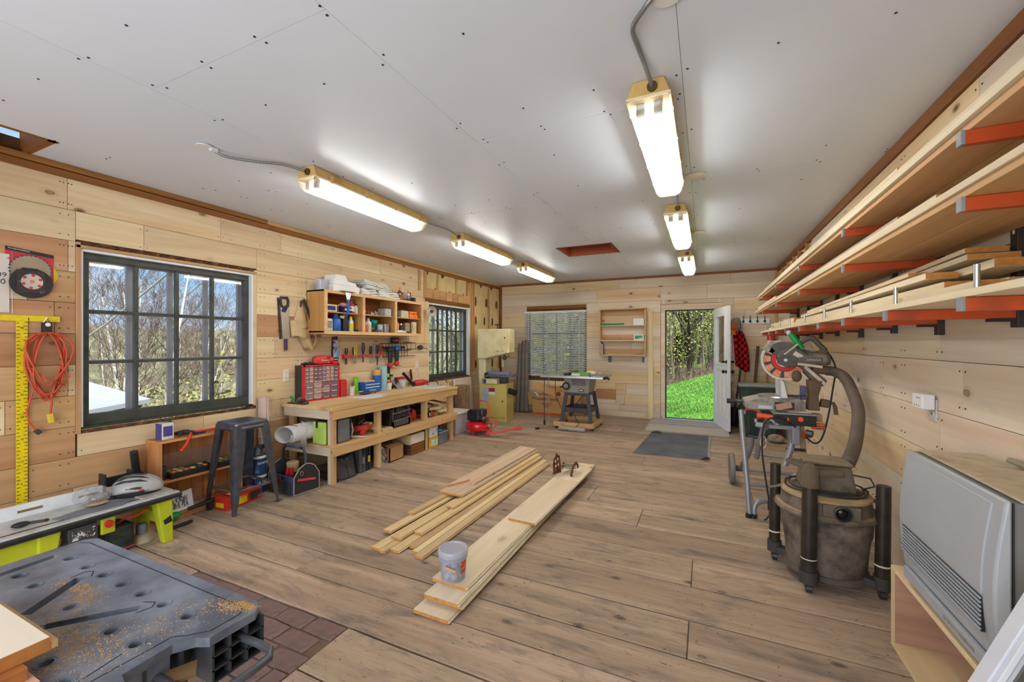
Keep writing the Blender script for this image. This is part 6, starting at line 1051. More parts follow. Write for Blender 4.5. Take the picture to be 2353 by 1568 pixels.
# bucket of golf balls
bx,by,bz=-1.345,2.085,.0845
t=T('bucket','translucent lidded bucket standing on the wide boards','bucket',(bx,by,bz)); h=.165
part('body',B().lathe([(.002,.004),(.066,.004),(.07,.0),(.079,h),(.077,h),(.068,.006),(.002,.0065)],(bx,by,bz),32,cap=False),glass('bucket plastic',(.93,.94,.98),.12,.35,.26,(.78,.80,.9)),t,sm=True)
part('lid',B().lathe([(.086,h-.022),(.0875,h-.02),(.0875,h+.004),(.084,h+.010),(.075,h+.010),(.072,h+.004),(.0,h+.004)],(bx,by,bz),32,cap=False),glass('lid plastic',(.9,.92,.97),.2,.4,.62,(.74,.76,.84)),t,sm=True)
part('collar',B().lathe([(.0805,h-.045),(.0845,h-.042),(.0845,h-.036),(.0805,h-.033)],(bx,by,bz),32),MILK,t,sm=True)
part('label',B().sheet(lambda u,v:(bx+(.0735+.006*v)*math.cos(-.35+.75*u),by+(.0735+.006*v)*math.sin(-.35+.75*u)-.0,bz+.045+.075*v),8,2),mat('orange sticker',S(214,84,30),.5,dirt=S(120,30,20),ds=20,dl=(.6,.66)),t,sm=1)
part('bail',B().tube([(bx+.085,by+.01,bz+h-.045),(bx+.09,by-.02,bz+h-.075),(bx+.07,by-.06,bz+h-.09),(bx+.02,by-.085,bz+h-.07)],.0025),STEEL,t,sm=True); part('bail_grip',B().bar((bx+.062,by-.066,bz+h-.088),(bx+.0,by-.088,bz+h-.062),.012,.012),mat('wooden grip',S(196,160,130),.6),t,bev=.003)
random.seed(8); GB=mat('golf ball',S(206,200,196),.4,var=.03,bump=.4,bs=260); pb=None; k=0
for lay in range(5):
    for ring_,n in ((0,1),(.0415,6)):
        for q in range(n):
            a=q*2*PI/max(n,1)+lay*.52+.2; z=bz+.0285+lay*.0335
            if lay==4 and q%2: continue
            if lay%2==1 and ring_==0: pass
            x,y=bx+ring_*math.cos(a)*(1+.06*lay),by+ring_*math.sin(a)*(1+.06*lay)
            if z+.0214>bz+h-.01: continue
            if pb is None: pb=solo('golf_ball',B().ball((x,y,z),.0207,16,10),GB,'white golf ball inside the translucent bucket','ball','golf balls in the bucket',sm=True)
            else: o=pb.copy(); col.objects.link(o); o.location=(x,y,z-.0207)
# rusty cast iron piece
RUST=mat('rusty cast iron',S(112,66,40),.75,.3,var=.3,vs=20,bump=.5,bs=60,dirt=S(62,38,28),ds=16)
t=T('iron_grate','rusty cast iron boot scraper like piece on the wide boards','ironwork',(-1.30,4.2,.1055)); zb=.1055
sd=[(-.10,0),(-.085,.02),(-.09,.10),(-.075,.16),(-.055,.18),(-.05,.21),(-.03,.205),(-.025,.185),(0,.18),(.012,.12),(.012,.07),(.05,.065),(.055,.10),(.07,.10),(.07,.05),(.02,.04),(.02,.0)]
m0=Matrix.Translation((-1.385,4.17,zb))@Matrix.Rotation(R(62),4,'Z')
sb=B().at(m0); sb.prism(sd,'XZ',-.006,.006); part('scroll_side',sb,RUST,t,bev=.003)
for x,z_ in ((-.06,.13),(-.03,.15),(-.055,.08),(-.02,.09),(-.06,.04)): part('pierced_eye',B().at(m0).ball((x,-.006,z_),(.011,.003,.016)),mat('pale gap',S(196,178,150),.7),t)
for k in range(6):
    a=PI*k/7+.25; part('curved_bar',B().bar((-1.385,4.19+.0+.07*math.cos(a)+.05,zb+.02+.065*math.sin(a)),(-1.235,4.16+.07*math.cos(a)+.05,zb+.02+.065*math.sin(a)),.02,.007),mat('grey iron bar',S(140,128,112),.6,.4),t)
part('arch_end',B().tube([(-1.235,4.10+.0,zb+.004),(-1.235,4.125,zb+.055),(-1.232,4.18,zb+.095),(-1.23,4.25,zb+.1),(-1.228,4.30,zb+.07),(-1.228,4.315,zb+.03)],[.008,.011,.013,.014,.012,.008],8),RUST,t,sm=True); part('foot',B().cyl((-1.235,4.10,zb),(-1.235,4.10,zb+.03),.012),RUST,t); part('wheel_boss',B().cyl((-1.415,4.12,zb+.03),(-1.395,4.12,zb+.03),.022),RUST,t,sm=True)
# ================================================================ far end of the room
BW_=mat('ivory slat',S(218,218,220),.45,var=.03)
t=T('window_blind','white slatted blind hanging over the back window','blind',(-2.89,8.36,.76)); part('headrail',B().box(-3.565,8.345,2.085,-2.205,8.395,2.13),BW_,t,bev=.003); part('bottom_rail',B().box(-3.565,8.35,.765,-2.205,8.385,.785),BW_,t,bev=.003)
random.seed(2); sm_=None
for k in range(27):
    z=.815+k*.0478
    if sm_ is None:
        b=B().sheet(lambda u,v:(-.675+1.35*u,-.0255+.051*v,.0035*math.sin(v*PI)),2,4); sm_=b.mesh('slat'); fixn(sm_)
    o=link('slat',sm_,BW_,t,(-2.885-(-2.89),8.367-8.36,z-.76)); o.rotation_euler=(R(-36+random.uniform(-3,3)),0,random.uniform(-.002,.002)); 
    if k==0: md=o.modifiers.new('s','SOLIDIFY'); md.thickness=.0025
    else: md=o.modifiers.new('s','SOLIDIFY'); md.thickness=.0025
for x in (-3.40,-3.05,-2.72,-2.35): part('cord',B().box(x-.006,8.340,.78,x+.006,8.343,2.09).box(x-.006,8.392,.78,x+.006,8.394,2.09),mat('ladder tape',S(190,190,192),.7),t)
part('wand',B().cyl((-3.47,8.335,2.08),(-3.47,8.335,.80),.006),BW_,t)
# wall shelf
t=T('wall_shelf','shallow open pine shelf hung on the back wall beside the door','shelf',(-1.475,8.33,1.205)); a0,a1,z0,z1,yf=-1.915,-1.035,1.205,2.125,8.262
part('side',B().box(a0,yf,z0,a0+.02,8.40,z1),M('benchZ'),t,bev=.002); part('side',B().box(a1-.02,yf,z0,a1,8.40,z1),M('benchZ'),t,bev=.002); part('top',B().box(a0,yf,z1-.02,a1,8.40,z1),M('benchX'),t,bev=.002); part('bottom',B().box(a0+.02,yf,z0,a1-.02,8.40,z0+.02),M('benchX'),t,bev=.002)
for z in (1.51,1.80): part('shelf',B().box(a0+.02,yf+.005,z-.018,a1-.02,8.395,z),M('lumX'),t,bev=.002)
for z,h in ((1.235,.10),(1.515,.10),(2.0,.10)): part('back_cleat',B().box(a0+.02,8.385,z,a1-.02,8.398,z+h),M('brownbX'),t)
t=T('green_strips','bundle of long green strips on the top shelf of the wall shelf','strips',(-1.68,8.32,1.80)); part('strip',B().box(-1.88,8.30,1.80,-1.46,8.35,1.825),GRN2,t,bev=.004); part('strip',B().bar((-1.89,8.31,1.832),(-1.44,8.34,1.835),.03,.012),mat('dark green plastic',S(20,100,60),.5),t)
t=carton(-1.27,8.30,1.80,-1.07,8.38,1.92,WHT,'white carton at the right end of the upper wall shelf','box',face='Y'); part('torn_edge',B().box(-1.26,8.30,1.92,-1.08,8.31,1.93),WHT,t)
t=carton(-1.26,8.29,1.51,-1.07,8.38,1.62,WHT,'white and green carton on the middle wall shelf','box',lab=mat('green print',S(30,140,96),.5,dirt=S(220,230,224),ds=12),face='Y')
for k,(x,h,mm,l) in enumerate([(-1.885,.24,BLK,'black binder at the left of the lowest wall shelf'),(-1.86,.21,GRYP,'grey thin book beside the black binder')]): t=T('binder',l,'book',(x,8.33,1.225)); part('cover',B().box(x-.009,8.28,1.225,x+.009,8.38,1.225+h),mm,t,bev=.002); part('pages',B().box(x-.006,8.2795,1.23,x+.006,8.281,1.22+h),PAPER,t)
solo('wood_strip',B().box(-1.77,8.29,1.225,-1.25,8.31,1.235),M('lumX'),'thin pale strip on the lowest wall shelf','strip')
t=T('wall_outlet','black outlet on the back wall under the wall shelf','outlet',(-1.735,8.39,1.075)); part('plate',B().box(-1.765,8.385,1.075,-1.705,8.40,1.19),BLK,t,bev=.003); part('receptacle',B().box(-1.75,8.382,1.14,-1.72,8.386,1.17),GRYP,t); part('receptacle',B().box(-1.75,8.382,1.09,-1.72,8.386,1.12),GRYP,t)
solo('blue_tape',B().box(-1.12,8.394,1.08,-1.075,8.398,1.185),BLUE,'strip of blue tape on the back wall below the wall shelf','tape')
# bandsaw
CRM=mat('cream enamel',S(218,208,166),.4,var=.04,dirt=S(196,180,130),ds=4); CRM2=mat('mustard enamel',S(196,180,104),.4,var=.06)
def bandsaw():
    t=T('band_saw','tall cream band saw standing in the far left corner','band saw',(-3.62,7.12,0),rz=R(6))
    part('base_cabinet',B().box(-.27,-.2,.02,.27,.22,.70),CRM2,t,bev=.012); part('base_plinth',B().box(-.29,-.22,0,.29,.24,.03),CRM2,t,bev=.005); part('base_door',B().box(-.26,-.215,.07,.255,-.2,.68),mat('mustard enamel',(0,0,0)),t,bev=.01)
    part('door_knob',B().cyl((.2,-.225,.38),(.2,-.213,.38),.014),BLK,t); part('neck',B().box(-.3,-.14,.68,.10,.2,.80),CRM,t,bev=.015); part('column',B().box(-.32,-.13,.7,-.17,.18,1.25),CRM,t,bev=.02)
    part('upper_housing',B().prism([(-.32,1.72),(.31,1.72),(.31,1.27),(-.18,1.15),(-.32,1.15)],'XZ',-.16,.17),CRM,t,bev=.02); part('upper_door',B().prism([(-.31,1.71),(.27,1.71),(.27,1.265),(-.18,1.165),(-.31,1.165)],'XZ',-.195,-.162),CRM,t,bev=.015)
    part('door_latch',B().cyl((.24,-.205,1.55),(.24,-.19,1.55),.014),BLK,t); part('tension_knob',B().lathe([(.01,0),(.01,.07),(.05,.075),(.05,.09),(.02,.095)],(.02,.0,1.72),14),BLK,t,sm=True)
    part('work_table',B().prism([(-.12,-.27),(.40,-.27),(.40,.16),(-.12,.16)],'XY',.83,.86),mat('cast table',S(120,128,150),.3,.7),t,bev=.004); part('fence',B().box(-.14,-.16,.862,.30,-.09,.92),mat('fence alloy',S(150,158,180),.3,.8),t,bev=.003); part('fence_clamp',B().box(-.15,-.24,.80,-.10,-.05,.90),BLK,t)
    part('trunnion',B().box(.05,-.1,.70,.22,.08,.83),DSTEEL,t,bev=.01); part('blade_guard',B().box(.13,-.07,1.0,.17,-.03,1.27),mat('guard cream',S(190,178,140),.5),t); part('blade',B().box(.145,-.05,.86,.149,-.035,1.02),STEEL,t); part('guide_block',B().lathe([(.02,0),(.045,.02),(.04,.06),(.015,.08)],(.20,-.10,1.14),12),mat('guide block',S(84,64,56),.4,.5),t,sm=True)
    part('switch_box',B().box(-.12,-.235,.70,.10,-.2,.79),CRM,t,bev=.005); part('switch',B().box(-.20,-.222,.70,-.13,-.20,.78),mat('blue white switch',S(40,56,90),.5,dirt=S(220,220,226),ds=30),t)
    part('dust_port',B().cyl((.27,-.05,.56),(.42,-.12,.53),.055),BLK,t,sm=True); part('blue_notice',B().box(-.2,-.2165,.36,-.08,-.2155,.62),mat('pale notice',S(150,170,196),.6,dirt=S(186,196,210),ds=30),t); part('red_notice',B().box(-.07,-.2165,.55,.05,-.2155,.62),mat('red notice',S(140,40,60),.6),t); part('white_notice',B().box(-.07,-.2165,.50,.05,-.2155,.545),PAPER,t)
    text('DELTA',.05,mat('teal lettering',S(50,110,116),.5),t,(.14,-.196,1.30),(PI/2,0,0))
    return t
bandsaw()
TUBM=mat('grey fibre tube',S(112,104,100),.9,var=.2,vs=6,bump=.3)
for i,(x0,x1,h,l) in enumerate([(-3.64,-3.60,1.44,'left of three dark tubes leaning in the far corner'),(-3.56,-3.49,1.50,'middle dark tube leaning in the far corner'),(-3.50,-3.395,1.50,'right hand dark tube leaning by the blind')]): solo('carpet_tube',B().cyl((x1,8.05,.03),(x0,8.32,h),.047,n=18),TUBM,l,'tube','dark tubes leaning in the far corner',sm=True)
# cardboard box behind the table saw
t=T('cardboard_box','large open cardboard box on the floor below the back window','box',(-2.7,8.1,0)); part('body',B().box(-3.2,7.92,0,-2.2,8.3,.40),CARD,t,bev=.004); part('red_band',B().box(-3.2,7.917,.01,-2.2,7.921,.055),mat('red brown print',S(168,80,50),.8),t); part('flap',B().bar((-2.78,7.93,.40),(-2.74,7.98,.52),.82,.005,(0,1,0)),CARD,t); part('flap',B().bar((-2.70,8.29,.40),(-2.70,8.32,.56),.8,.005,(0,1,0)),CARD,t)
part('side_flap',B().bar((-3.2,8.1,.40),(-3.26,8.1,.16),.36,.005,(0,1,0)),CARD,t); part('tag',B().bar((-3.15,7.93,.45),(-3.07,7.92,.38),.012,.05,(0,1,0)),WHT,t); part('dark_spot',B().ball((-2.66,7.945,.44),(.05,.01,.05)),BROWN,t)
text('Mountain Family',.085,mat('black ink',(.03,.025,.02),.7),t,(-2.93,7.9165,.33),(PI/2,0,0))
for k in range(3): part('print_line',B().box(-3.02+.03*k,7.9175,.235-k*.035,-2.80-.03*k,7.9195,.245-k*.035),mat('black ink',(0,0,0)),t)
solo('wall_panel_scrap',B().box(-3.30,8.30,.0,-3.22,8.36,.25),CARD,'dark cardboard scrap leaning left of the large cardboard box','cardboard')
# table saw
def tablesaw():
    t=T('table_saw','grey contractor table saw on splayed legs and a wooden dolly','table saw',(-2.0,7.1,0)); SAWG=mat('saw grey enamel',S(150,148,144),.45,var=.05)
    part('cabinet',B().add([(-2.18,6.95,.60),(-1.80,6.95,.60),(-1.80,7.36,.60),(-2.18,7.36,.60),(-2.22,6.90,.875),(-1.76,6.90,.875),(-1.76,7.40,.875),(-2.22,7.40,.875)],[(0,3,2,1),(4,5,6,7),(0,1,5,4),(1,2,6,5),(2,3,7,6),(3,0,4,7)]),SAWG,t,bev=.006)
    part('nameplate',B().box(-2.07,6.905,.74,-1.84,6.92,.86),mat('dark nameplate',S(110,104,104),.5),t); part('badge',B().box(-1.96,6.925,.635,-1.87,6.936,.67),BLK,t); part('badge_text',B().box(-1.95,6.923,.645,-1.88,6.926,.66),OFFW,t)
    part('table_top',B().box(-2.26,6.80,.875,-1.74,7.45,.905),mat('cast top',S(150,152,152),.3,.8),t,bev=.004)
    for x0,x1 in((-2.55,-2.27),(-1.73,-1.50)): part('wing',B().box(x0,6.82,.872,x1,7.43,.90),mat('alloy wing',S(176,178,180),.35,.8),t,bev=.004)
    part('fence_rail',B().box(-2.6,6.77,.865,-1.46,6.80,.89),STEEL,t,bev=.003); part('fence_knob',B().tube([(-1.50,6.76,.88),(-1.44,6.74,.90),(-1.40,6.74,.87)],.022),BLK,t,sm=True)
    part('rip_fence',B().box(-2.18,6.80,.906,-2.10,7.45,.945),BLK,t); part('hand_wheel',B().tube([(-2.17+.055*math.cos(a*PI/10),6.885,.72+.055*math.sin(a*PI/10)) for a in range(20)],.012,8,closed=True),BLK,t,sm=True); part('wheel_hub',B().lathe([(.045,0),(.04,.02),(.02,.03)],(-2.17,6.90,.72),16,axis=(0,-1,0)),GRYP,t,sm=True); part('wheel_crank',B().cyl((-2.22,6.88,.71),(-2.26,6.83,.705),.012),BLK,t)
    LG=mat('slate stand paint',S(64,64,72),.5,var=.1)
    part('stand_top',B().box(-2.2,6.93,.56,-1.79,7.38,.605),LG,t,bev=.003)
    for x,y in((-2.18,6.95),(-1.81,6.95),(-2.18,7.36),(-1.81,7.36)):
        dx=-.07 if x<-2 else .07; dy=-.06 if y<7.1 else .06; part('leg',B().bar((x,y,.60),(x+dx,y+dy,.115),.06,.035,(0,1,0)),LG,t,bev=.004)
    for p,q in(((-2.225,6.92,.31),(-1.765,6.92,.31)),((-2.225,7.40,.31),(-1.765,7.40,.31)),((-2.225,6.92,.31),(-2.225,7.40,.31)),((-1.765,6.92,.31),(-1.765,7.40,.31))): part('brace',B().bar(p,q,.012,.085),LG,t,bev=.002)
    DW=M('benchX')
    for p,q in(((-2.36,6.80,.085),(-1.66,6.80,.085)),((-2.36,7.46,.085),(-1.66,7.46,.085)),((-2.34,6.8,.085),(-2.34,7.46,.085)),((-1.68,6.75,.09),(-1.68,7.5,.09))): part('dolly_beam',B().bar(p,q,.05,.07),DW,t,bev=.003)
    for x,y in((-2.33,6.85),(-1.70,6.85),(-2.33,7.42),(-1.70,7.42)): part('caster',B().cyl((x-.015,y,.027),(x+.015,y,.027),.027,n=14),DSTEEL,t,sm=True)
    part('power_cord',B().tube([(-1.80,7.0,.62),(-1.90,6.88,.55),(-1.98,6.82,.42),(-2.02,6.79,.30),(-1.9,6.72,.12),(-2.0,6.70,.02),(-2.1,6.66,.01)],.006),BLK,t,sm=True)
    for x,y0 in((-2.52,6.78),(-2.44,6.78),(-2.32,6.78)): part('hanging_cord',B().tube([(x,y0,.88),(x-.005,y0-.01,.6),(x+.0 if x<-2.35 else x+.1,y0,.35 if x>-2.4 else .12)],.006),BLK if x!=-2.44 else GRYP,t,sm=True)
    part('cord_plug',B().bar((-2.52,6.78,.13),(-2.52,6.78,.05),.03,.03),BLK,t); part('cord_end',B().tube([(-2.44,6.78,.13),(-2.47,6.74,.02),(-2.56,6.62,.015)],.007),GRYP,t,sm=True); part('cord_plug',B().bar((-2.56,6.62,.015),(-2.60,6.57,.015),.03,.028),BLK,t)
tablesaw()
t=T('green_box','long green and white box lying on the table saw','box',(-2.0,7.1,.906)); part('box',B().box(-2.08,6.90,.906,-1.78,7.02,.955),mat('green box',S(96,160,76),.5),t,bev=.003); part('white_half',B().box(-2.081,6.899,.906,-1.93,6.903,.935),WHT,t)
t=T('tape_holder','white dispenser with a yellow roll behind the green box on the saw','tape',(-1.83,7.2,.906)); part('roll',B().lathe([(.03,-.025),(.065,-.025),(.065,.025),(.03,.025)],(-1.83,7.22,.97),18,axis=(0,1,.05)),mat('tan tape',(0,0,0)),t,sm=True); part('body',B().box(-1.89,7.18,.906,-1.74,7.26,.965),WHT,t,bev=.015)
solo('grey_drain_pipe',B().cyl((-2.23,6.70,.035),(-1.78,6.68,.035),.035,n=14),mat('pale grey pipe',S(160,152,150),.6),'pale grey tube lying on the floor in front of the saw dolly','tube',sm=True)
# compressor
t=T('air_compressor','small red pancake air compressor with a black motor','compressor',(-3.30,5.87,0)); cx_,cy_=-3.30,5.87
part('tank',B().lathe([(.05,.055),(.15,.06),(.20,.09),(.215,.135),(.20,.18),(.14,.205),(.03,.21)],(cx_,cy_,0),28),mat('gloss red tank',S(206,26,30),.25,coat=.5,var=.03),t,sm=True)
for a in (.3,2.4,4.5): part('foot',B().cyl((cx_+.13*math.cos(a),cy_+.13*math.sin(a),0),(cx_+.13*math.cos(a),cy_+.13*math.sin(a),.075),.018),RED,t)
part('motor_shroud',B().box(cx_-.17,cy_-.10,.21,cx_+.05,cy_+.10,.385),BLK,t,bev=.03); part('pump_head',B().box(cx_-.02,cy_-.09,.24,cx_+.11,cy_+.08,.40),DSTEEL,t,bev=.015); part('handle',B().tube([(cx_-.10,cy_-.09,.30),(cx_-.09,cy_-.13,.40),(cx_+.08,cy_-.13,.40),(cx_+.10,cy_-.08,.25)],.012),BLK,t,sm=True); part('gauge',B().cyl((cx_+.15,cy_-.10,.28),(cx_+.15,cy_-.13,.28),.025),STEEL,t,sm=True); part('regulator',B().box(cx_+.11,cy_-.09,.22,cx_+.20,cy_-.02,.27),DSTEEL,t,bev=.01); part('white_decal',B().box(cx_-.205,cy_-.07,.12,cx_-.2,cy_+.02,.14),WHT,t); part('valve',B().cyl((cx_+.20,cy_-.04,.15),(cx_+.25,cy_-.06,.14),.03),GRYP,t,sm=True)
t=T('air_hose','red air hose coming off the compressor and lying on the floor','hose',(-3.0,5.8,0)); HR=mat('coral red hose',S(206,62,62),.45)
part('hose',B().tube([(-3.14,5.80,.27),(-3.12,5.86,.38),(-3.2,5.98,.50),(-3.34,6.0,.52),(-3.40,5.99,.44)],.009),HR,t,sm=True); part('hose',B().tube([(-3.10,5.8,.25),(-2.98,5.82,.28),(-2.94,5.80,.2),(-3.02,5.76,.11),(-3.15,5.70,.1)],.008),HR,t,sm=True)
for d_ in (0,.03,.055): part('hose',B().tube([(-3.08,5.74-d_,.11-d_),(-2.95,5.80-d_,.06),(-2.78,5.95-d_,.10),(-2.66,6.15-d_,.14-d_)],.010),HR,t,sm=True)
solo('log_stump',B().lathe([(.15,0),(.145,.05),(.14,.4),(.138,.69),(.125,.70)],(-3.95,6.42,0),18),mat('bark',S(128,104,78),.95,var=.35,vs=12,bump=1,bs=20,st=(3,3,.5)),'upright log stump beyond the end of the workbench','log',sm=True)
t=T('white_card','pale panel leaning behind the log stump','panel',(-4.12,6.7,0)); part('sheet',B().bar((-4.08,6.75,.0),(-4.15,6.75,.80),.62,.02,(1,0,0)),mat('pinkish white panel',S(214,196,184),.6,var=.03),t); part('edge_tape',B().bar((-4.078,6.45,.0),(-4.148,6.45,.80),.02,.024,(1,0,0)),PAPER,t)
# mat and threshold boards
t=T('door_mat','grey ribbed rubber mat lying in front of the door','mat',(-.4,6.42,0)); MATM=mat('grey ribbed rubber',S(104,106,112),.75,var=.25,vs=3,bump=.5,bs=160)
part('field',B().prism([(-.875,5.70),(.02,5.73),(.04,7.2),(-.80,7.13)],'XY',.001,.009),MATM,t); rb=B()
for k in range(60): rb.bar((-.872+.072*k/60,5.705+k*.0238,.0095),(.018+.02*k/60,5.735+k*.0242,.0095),.008,.004)
o=part('ribs',rb,MATM,t); o['kind']='stuff'
part('edge_strip',B().bar((.03,5.73,.006),(.05,7.2,.006),.03,.006),mat('pale mat edge',S(150,150,152),.7),t); part('curled_corner',B().sheet(lambda u,v:(-.06+.10*u,5.70+.10*v*u,.012+.035*math.sin(u*2.2)*(1-v)),6,6),mat('brown mat back',S(84,66,56),.8),t,sm=1,th=.006); part('curled_corner',B().sheet(lambda u,v:(-.80+.16*u,7.06+.08*v,.012+.02*math.sin(u*PI)*v),6,4),BLK,t,sm=1,th=.006)
solo('threshold_board',B().box(-.93,7.83,.0,.30,8.36,.035),mat('weathered grey board',S(164,156,148),.8,var=.1,vs=20,st=(1,12,1)),'grey board on the floor right at the door sill','board',bev=.004); solo('threshold_board',B().box(-.92,7.24,.0,.335,7.80,.026),mat('weathered pale board',S(176,166,154),.8,var=.1,vs=20,st=(1,12,1)),'grey board on the floor between the sill board and the mat','board',bev=.004)
# hooks, cap, shirt and garden tools by the door
t=T('hook_rail','white rail with black hooks on the back wall right of the door','hook rail',(.77,8.38,1.79)); part('rail',B().box(.50,8.382,1.79,.99,8.40,1.88),WHITEP,t,bev=.003)
for x in (.595,.70,.81,.92): part('hook',B().tube([(x,8.378,1.93),(x,8.365,1.87),(x,8.37,1.83),(x,8.34,1.805),(x,8.325,1.83)],.006).cyl((x,8.383,1.835),(x,8.374,1.835),.024,n=4),mat('black iron',(0,0,0)),t,sm=True)
t=T('cap','orange and grey cap hanging on the hook rail','cap',(.47,8.33,1.63)); part('crown',B().sheet(lambda u,v:(.47+.09*math.cos(u*PI)*math.cos(v*1.2)+.02*v,8.36-.07*math.sin(u*PI)*math.cos(v*1.2),1.70+.20*math.sin(v*1.4)),16,8),mat('grey brown cap cloth',S(140,124,116),.85),t,sm=1,th=.004); part('front_panel',B().ball((.45,8.30,1.76),(.05,.02,.07)),mat('rust orange cloth',S(196,104,56),.85),t,sm=True); part('peak',B().sheet(lambda u,v:(.40+.11*u,8.29-.02*math.sin(u*PI),1.70-.09*v-.02*math.sin(u*PI)),8,4),mat('rust orange cloth',(0,0,0)),t,sm=1,th=.004)
def plaid():
    if 'plaid cloth' in MC: return MC['plaid cloth']
    m,nt,p=_base('plaid cloth',.9,0,.2); tc=_n(nt,'TexCoord').outputs['Object']; ck=_n(nt,'TexChecker'); ck.inputs['Scale'].default_value=1; nt.links.new(_map(nt,tc,(22,0.001,18)),ck.inputs[0]); ck.inputs[1].default_value=(*S(196,24,34),1); ck.inputs[2].default_value=(*S(70,12,16),1)
    c2=_n(nt,'TexChecker'); c2.inputs['Scale'].default_value=1; nt.links.new(_map(nt,tc,(44,.001,36)),c2.inputs[0]); c2.inputs[1].default_value=(1,1,1,1); c2.inputs[2].default_value=(.55,.5,.5,1)
    nt.links.new(_mix(nt,.6,ck.outputs[0],c2.outputs[0],'MULTIPLY'),p.inputs['Base Color']); MC['plaid cloth']=m; return m
t=T('plaid_shirt','red and black checked shirt hanging beside the open door','shirt',(.55,8.32,.93)); part('body',B().sheet(lambda u,v:(.43+.15*u+.055*v+.02*(u-.5)*v,8.33-.05*math.sin(u*PI)+.025*math.sin(u*15+v*2),1.66-(.60+.12*u)*v),20,14),plaid(),t,sm=1,th=.008); part('sleeve',B().tube([(.56,8.33,1.62),(.61,8.30,1.40),(.64,8.30,1.1),(.645,8.31,.96)],[.04,.05,.048,.04],12),plaid(),t,sm=True); part('collar',B().tube([(.46,8.33,1.66),(.50,8.30,1.68),(.55,8.33,1.66)],.016),BLK,t,sm=True)
t=T('slotted_strip','white strip with dark slots hanging between door and shirt','strip',(.405,8.36,.76)); part('strip',B().box(.385,8.37,.80,.42,8.385,1.93),OFFW,t); sl_=B()
for k in range(24): sl_.box(.384,8.368,.98+k*.038,.412,8.371,.995+k*.038)
o=part('slots',sl_,BLK,t); o['kind']='stuff'; part('tip',B().ball((.405,8.37,.80),(.03,.012,.05)),OFFW,t,sm=True)
t=T('shovel','long handled black shovel standing behind the open door','shovel',(.47,8.25,0)); part('shaft',B().tube([(.55,8.34,1.0),(.50,8.30,.6),(.455,8.26,.28)],.016),DSTEEL,t,sm=True); part('blade',B().sheet(lambda u,v:(.36+.16*u+.01*v,8.26-.04*math.sin(u*PI),.02+.32*v-.05*(2*u-1)**2*(1-v)),10,6),BLK,t,sm=1,th=.005); part('grip',B().cyl((.55,8.34,1.0),(.56,8.35,1.12),.02),BLK,t)
t=T('rake','grey tined tool leaning behind the open door','rake',(.58,8.3,0)); part('shaft',B().tube([(.62,8.36,1.05),(.585,8.30,.4),(.57,8.27,.06)],.013),M('studZ'),t); part('head',B().box(.50,8.24,.0,.64,8.30,.06),DSTEEL,t,bev=.01)
solo('pole',B().cyl((.70,8.2,.0),(.815,8.35,1.40),.022,n=10),mat('dark wood pole',S(92,70,48),.7),'dark wooden pole leaning on the back wall beside the shirt','pole',sm=True); solo('pole',B().cyl((.93,8.25,.0),(.95,8.36,1.22),.014,n=10),M('studZ'),'thin pale pole near the far right corner','pole',sm=True)
TOTE=mat('dark green tote',S(40,60,46),.5,var=.15,dirt=S(70,84,72),ds=4)
def tote(x0,x1,y0,y1,z,h,label,lidm):
    t=T('storage_tote',label,'tote',((x0+x1)/2,(y0+y1)/2,z)); i=.03
    part('body',B().add([(x0+i,y0+i,z),(x1-i,y0+i,z),(x1-i,y1-i,z),(x0+i,y1-i,z),(x0,y0,z+h),(x1,y0,z+h),(x1,y1,z+h),(x0,y1,z+h)],[(0,3,2,1),(4,5,6,7),(0,1,5,4),(1,2,6,5),(2,3,7,6),(3,0,4,7)]),TOTE,t,bev=.015); part('rim',B().box(x0-.012,y0-.012,z+h-.03,x1+.012,y1+.012,z+h),TOTE,t,bev=.006); part('lid',B().box(x0-.015,y0-.015,z+h,x1+.015,y1+.015,z+h+.035),lidm,t,bev=.01)
    for k in range(3): part('rib',B().box(x0+.08+k*(x1-x0-.2)/2,y0+.001,z+.05,x0+.12+k*(x1-x0-.2)/2,y0+.02,z+h-.05),TOTE,t,bev=.004)
tote(.50,.98,7.40,7.85,0,.40,'lower dark green storage tote in the far right corner',TOTE); tote(.48,.97,7.42,7.83,.436,.34,'upper dark green storage tote with a grey lid',mat('grey lid',S(136,142,146),.5))
t=T('white_bag','pale bag slumped beside the lower green tote','bag',(.93,7.2,0)); part('sack',B().ball((.93,7.18,.06),(.11,.12,.06)),mat('pale sack',S(150,138,118),.8,var=.2),t,sm=True); part('neck',B().ball((.90,7.10,.10),(.05,.04,.04)),mat('pale sack',(0,0,0)),t,sm=True)
t=T('fire_extinguisher','red extinguisher hanging in the far right corner under the rack','extinguisher',(1.0,8.3,1.4)); part('cylinder',B().lathe([(.03,1.30),(.055,1.31),(.055,1.58),(.03,1.62),(.016,1.63)],(1.0,8.3,0),16),RED,t,sm=True); part('valve',B().cyl((1.0,8.3,1.63),(1.0,8.3,1.69),.015),BLK,t); part('label',B().lathe([(.0562,1.40),(.0562,1.5)],(1.0,8.3,0),16,cap=False),WHT,t)
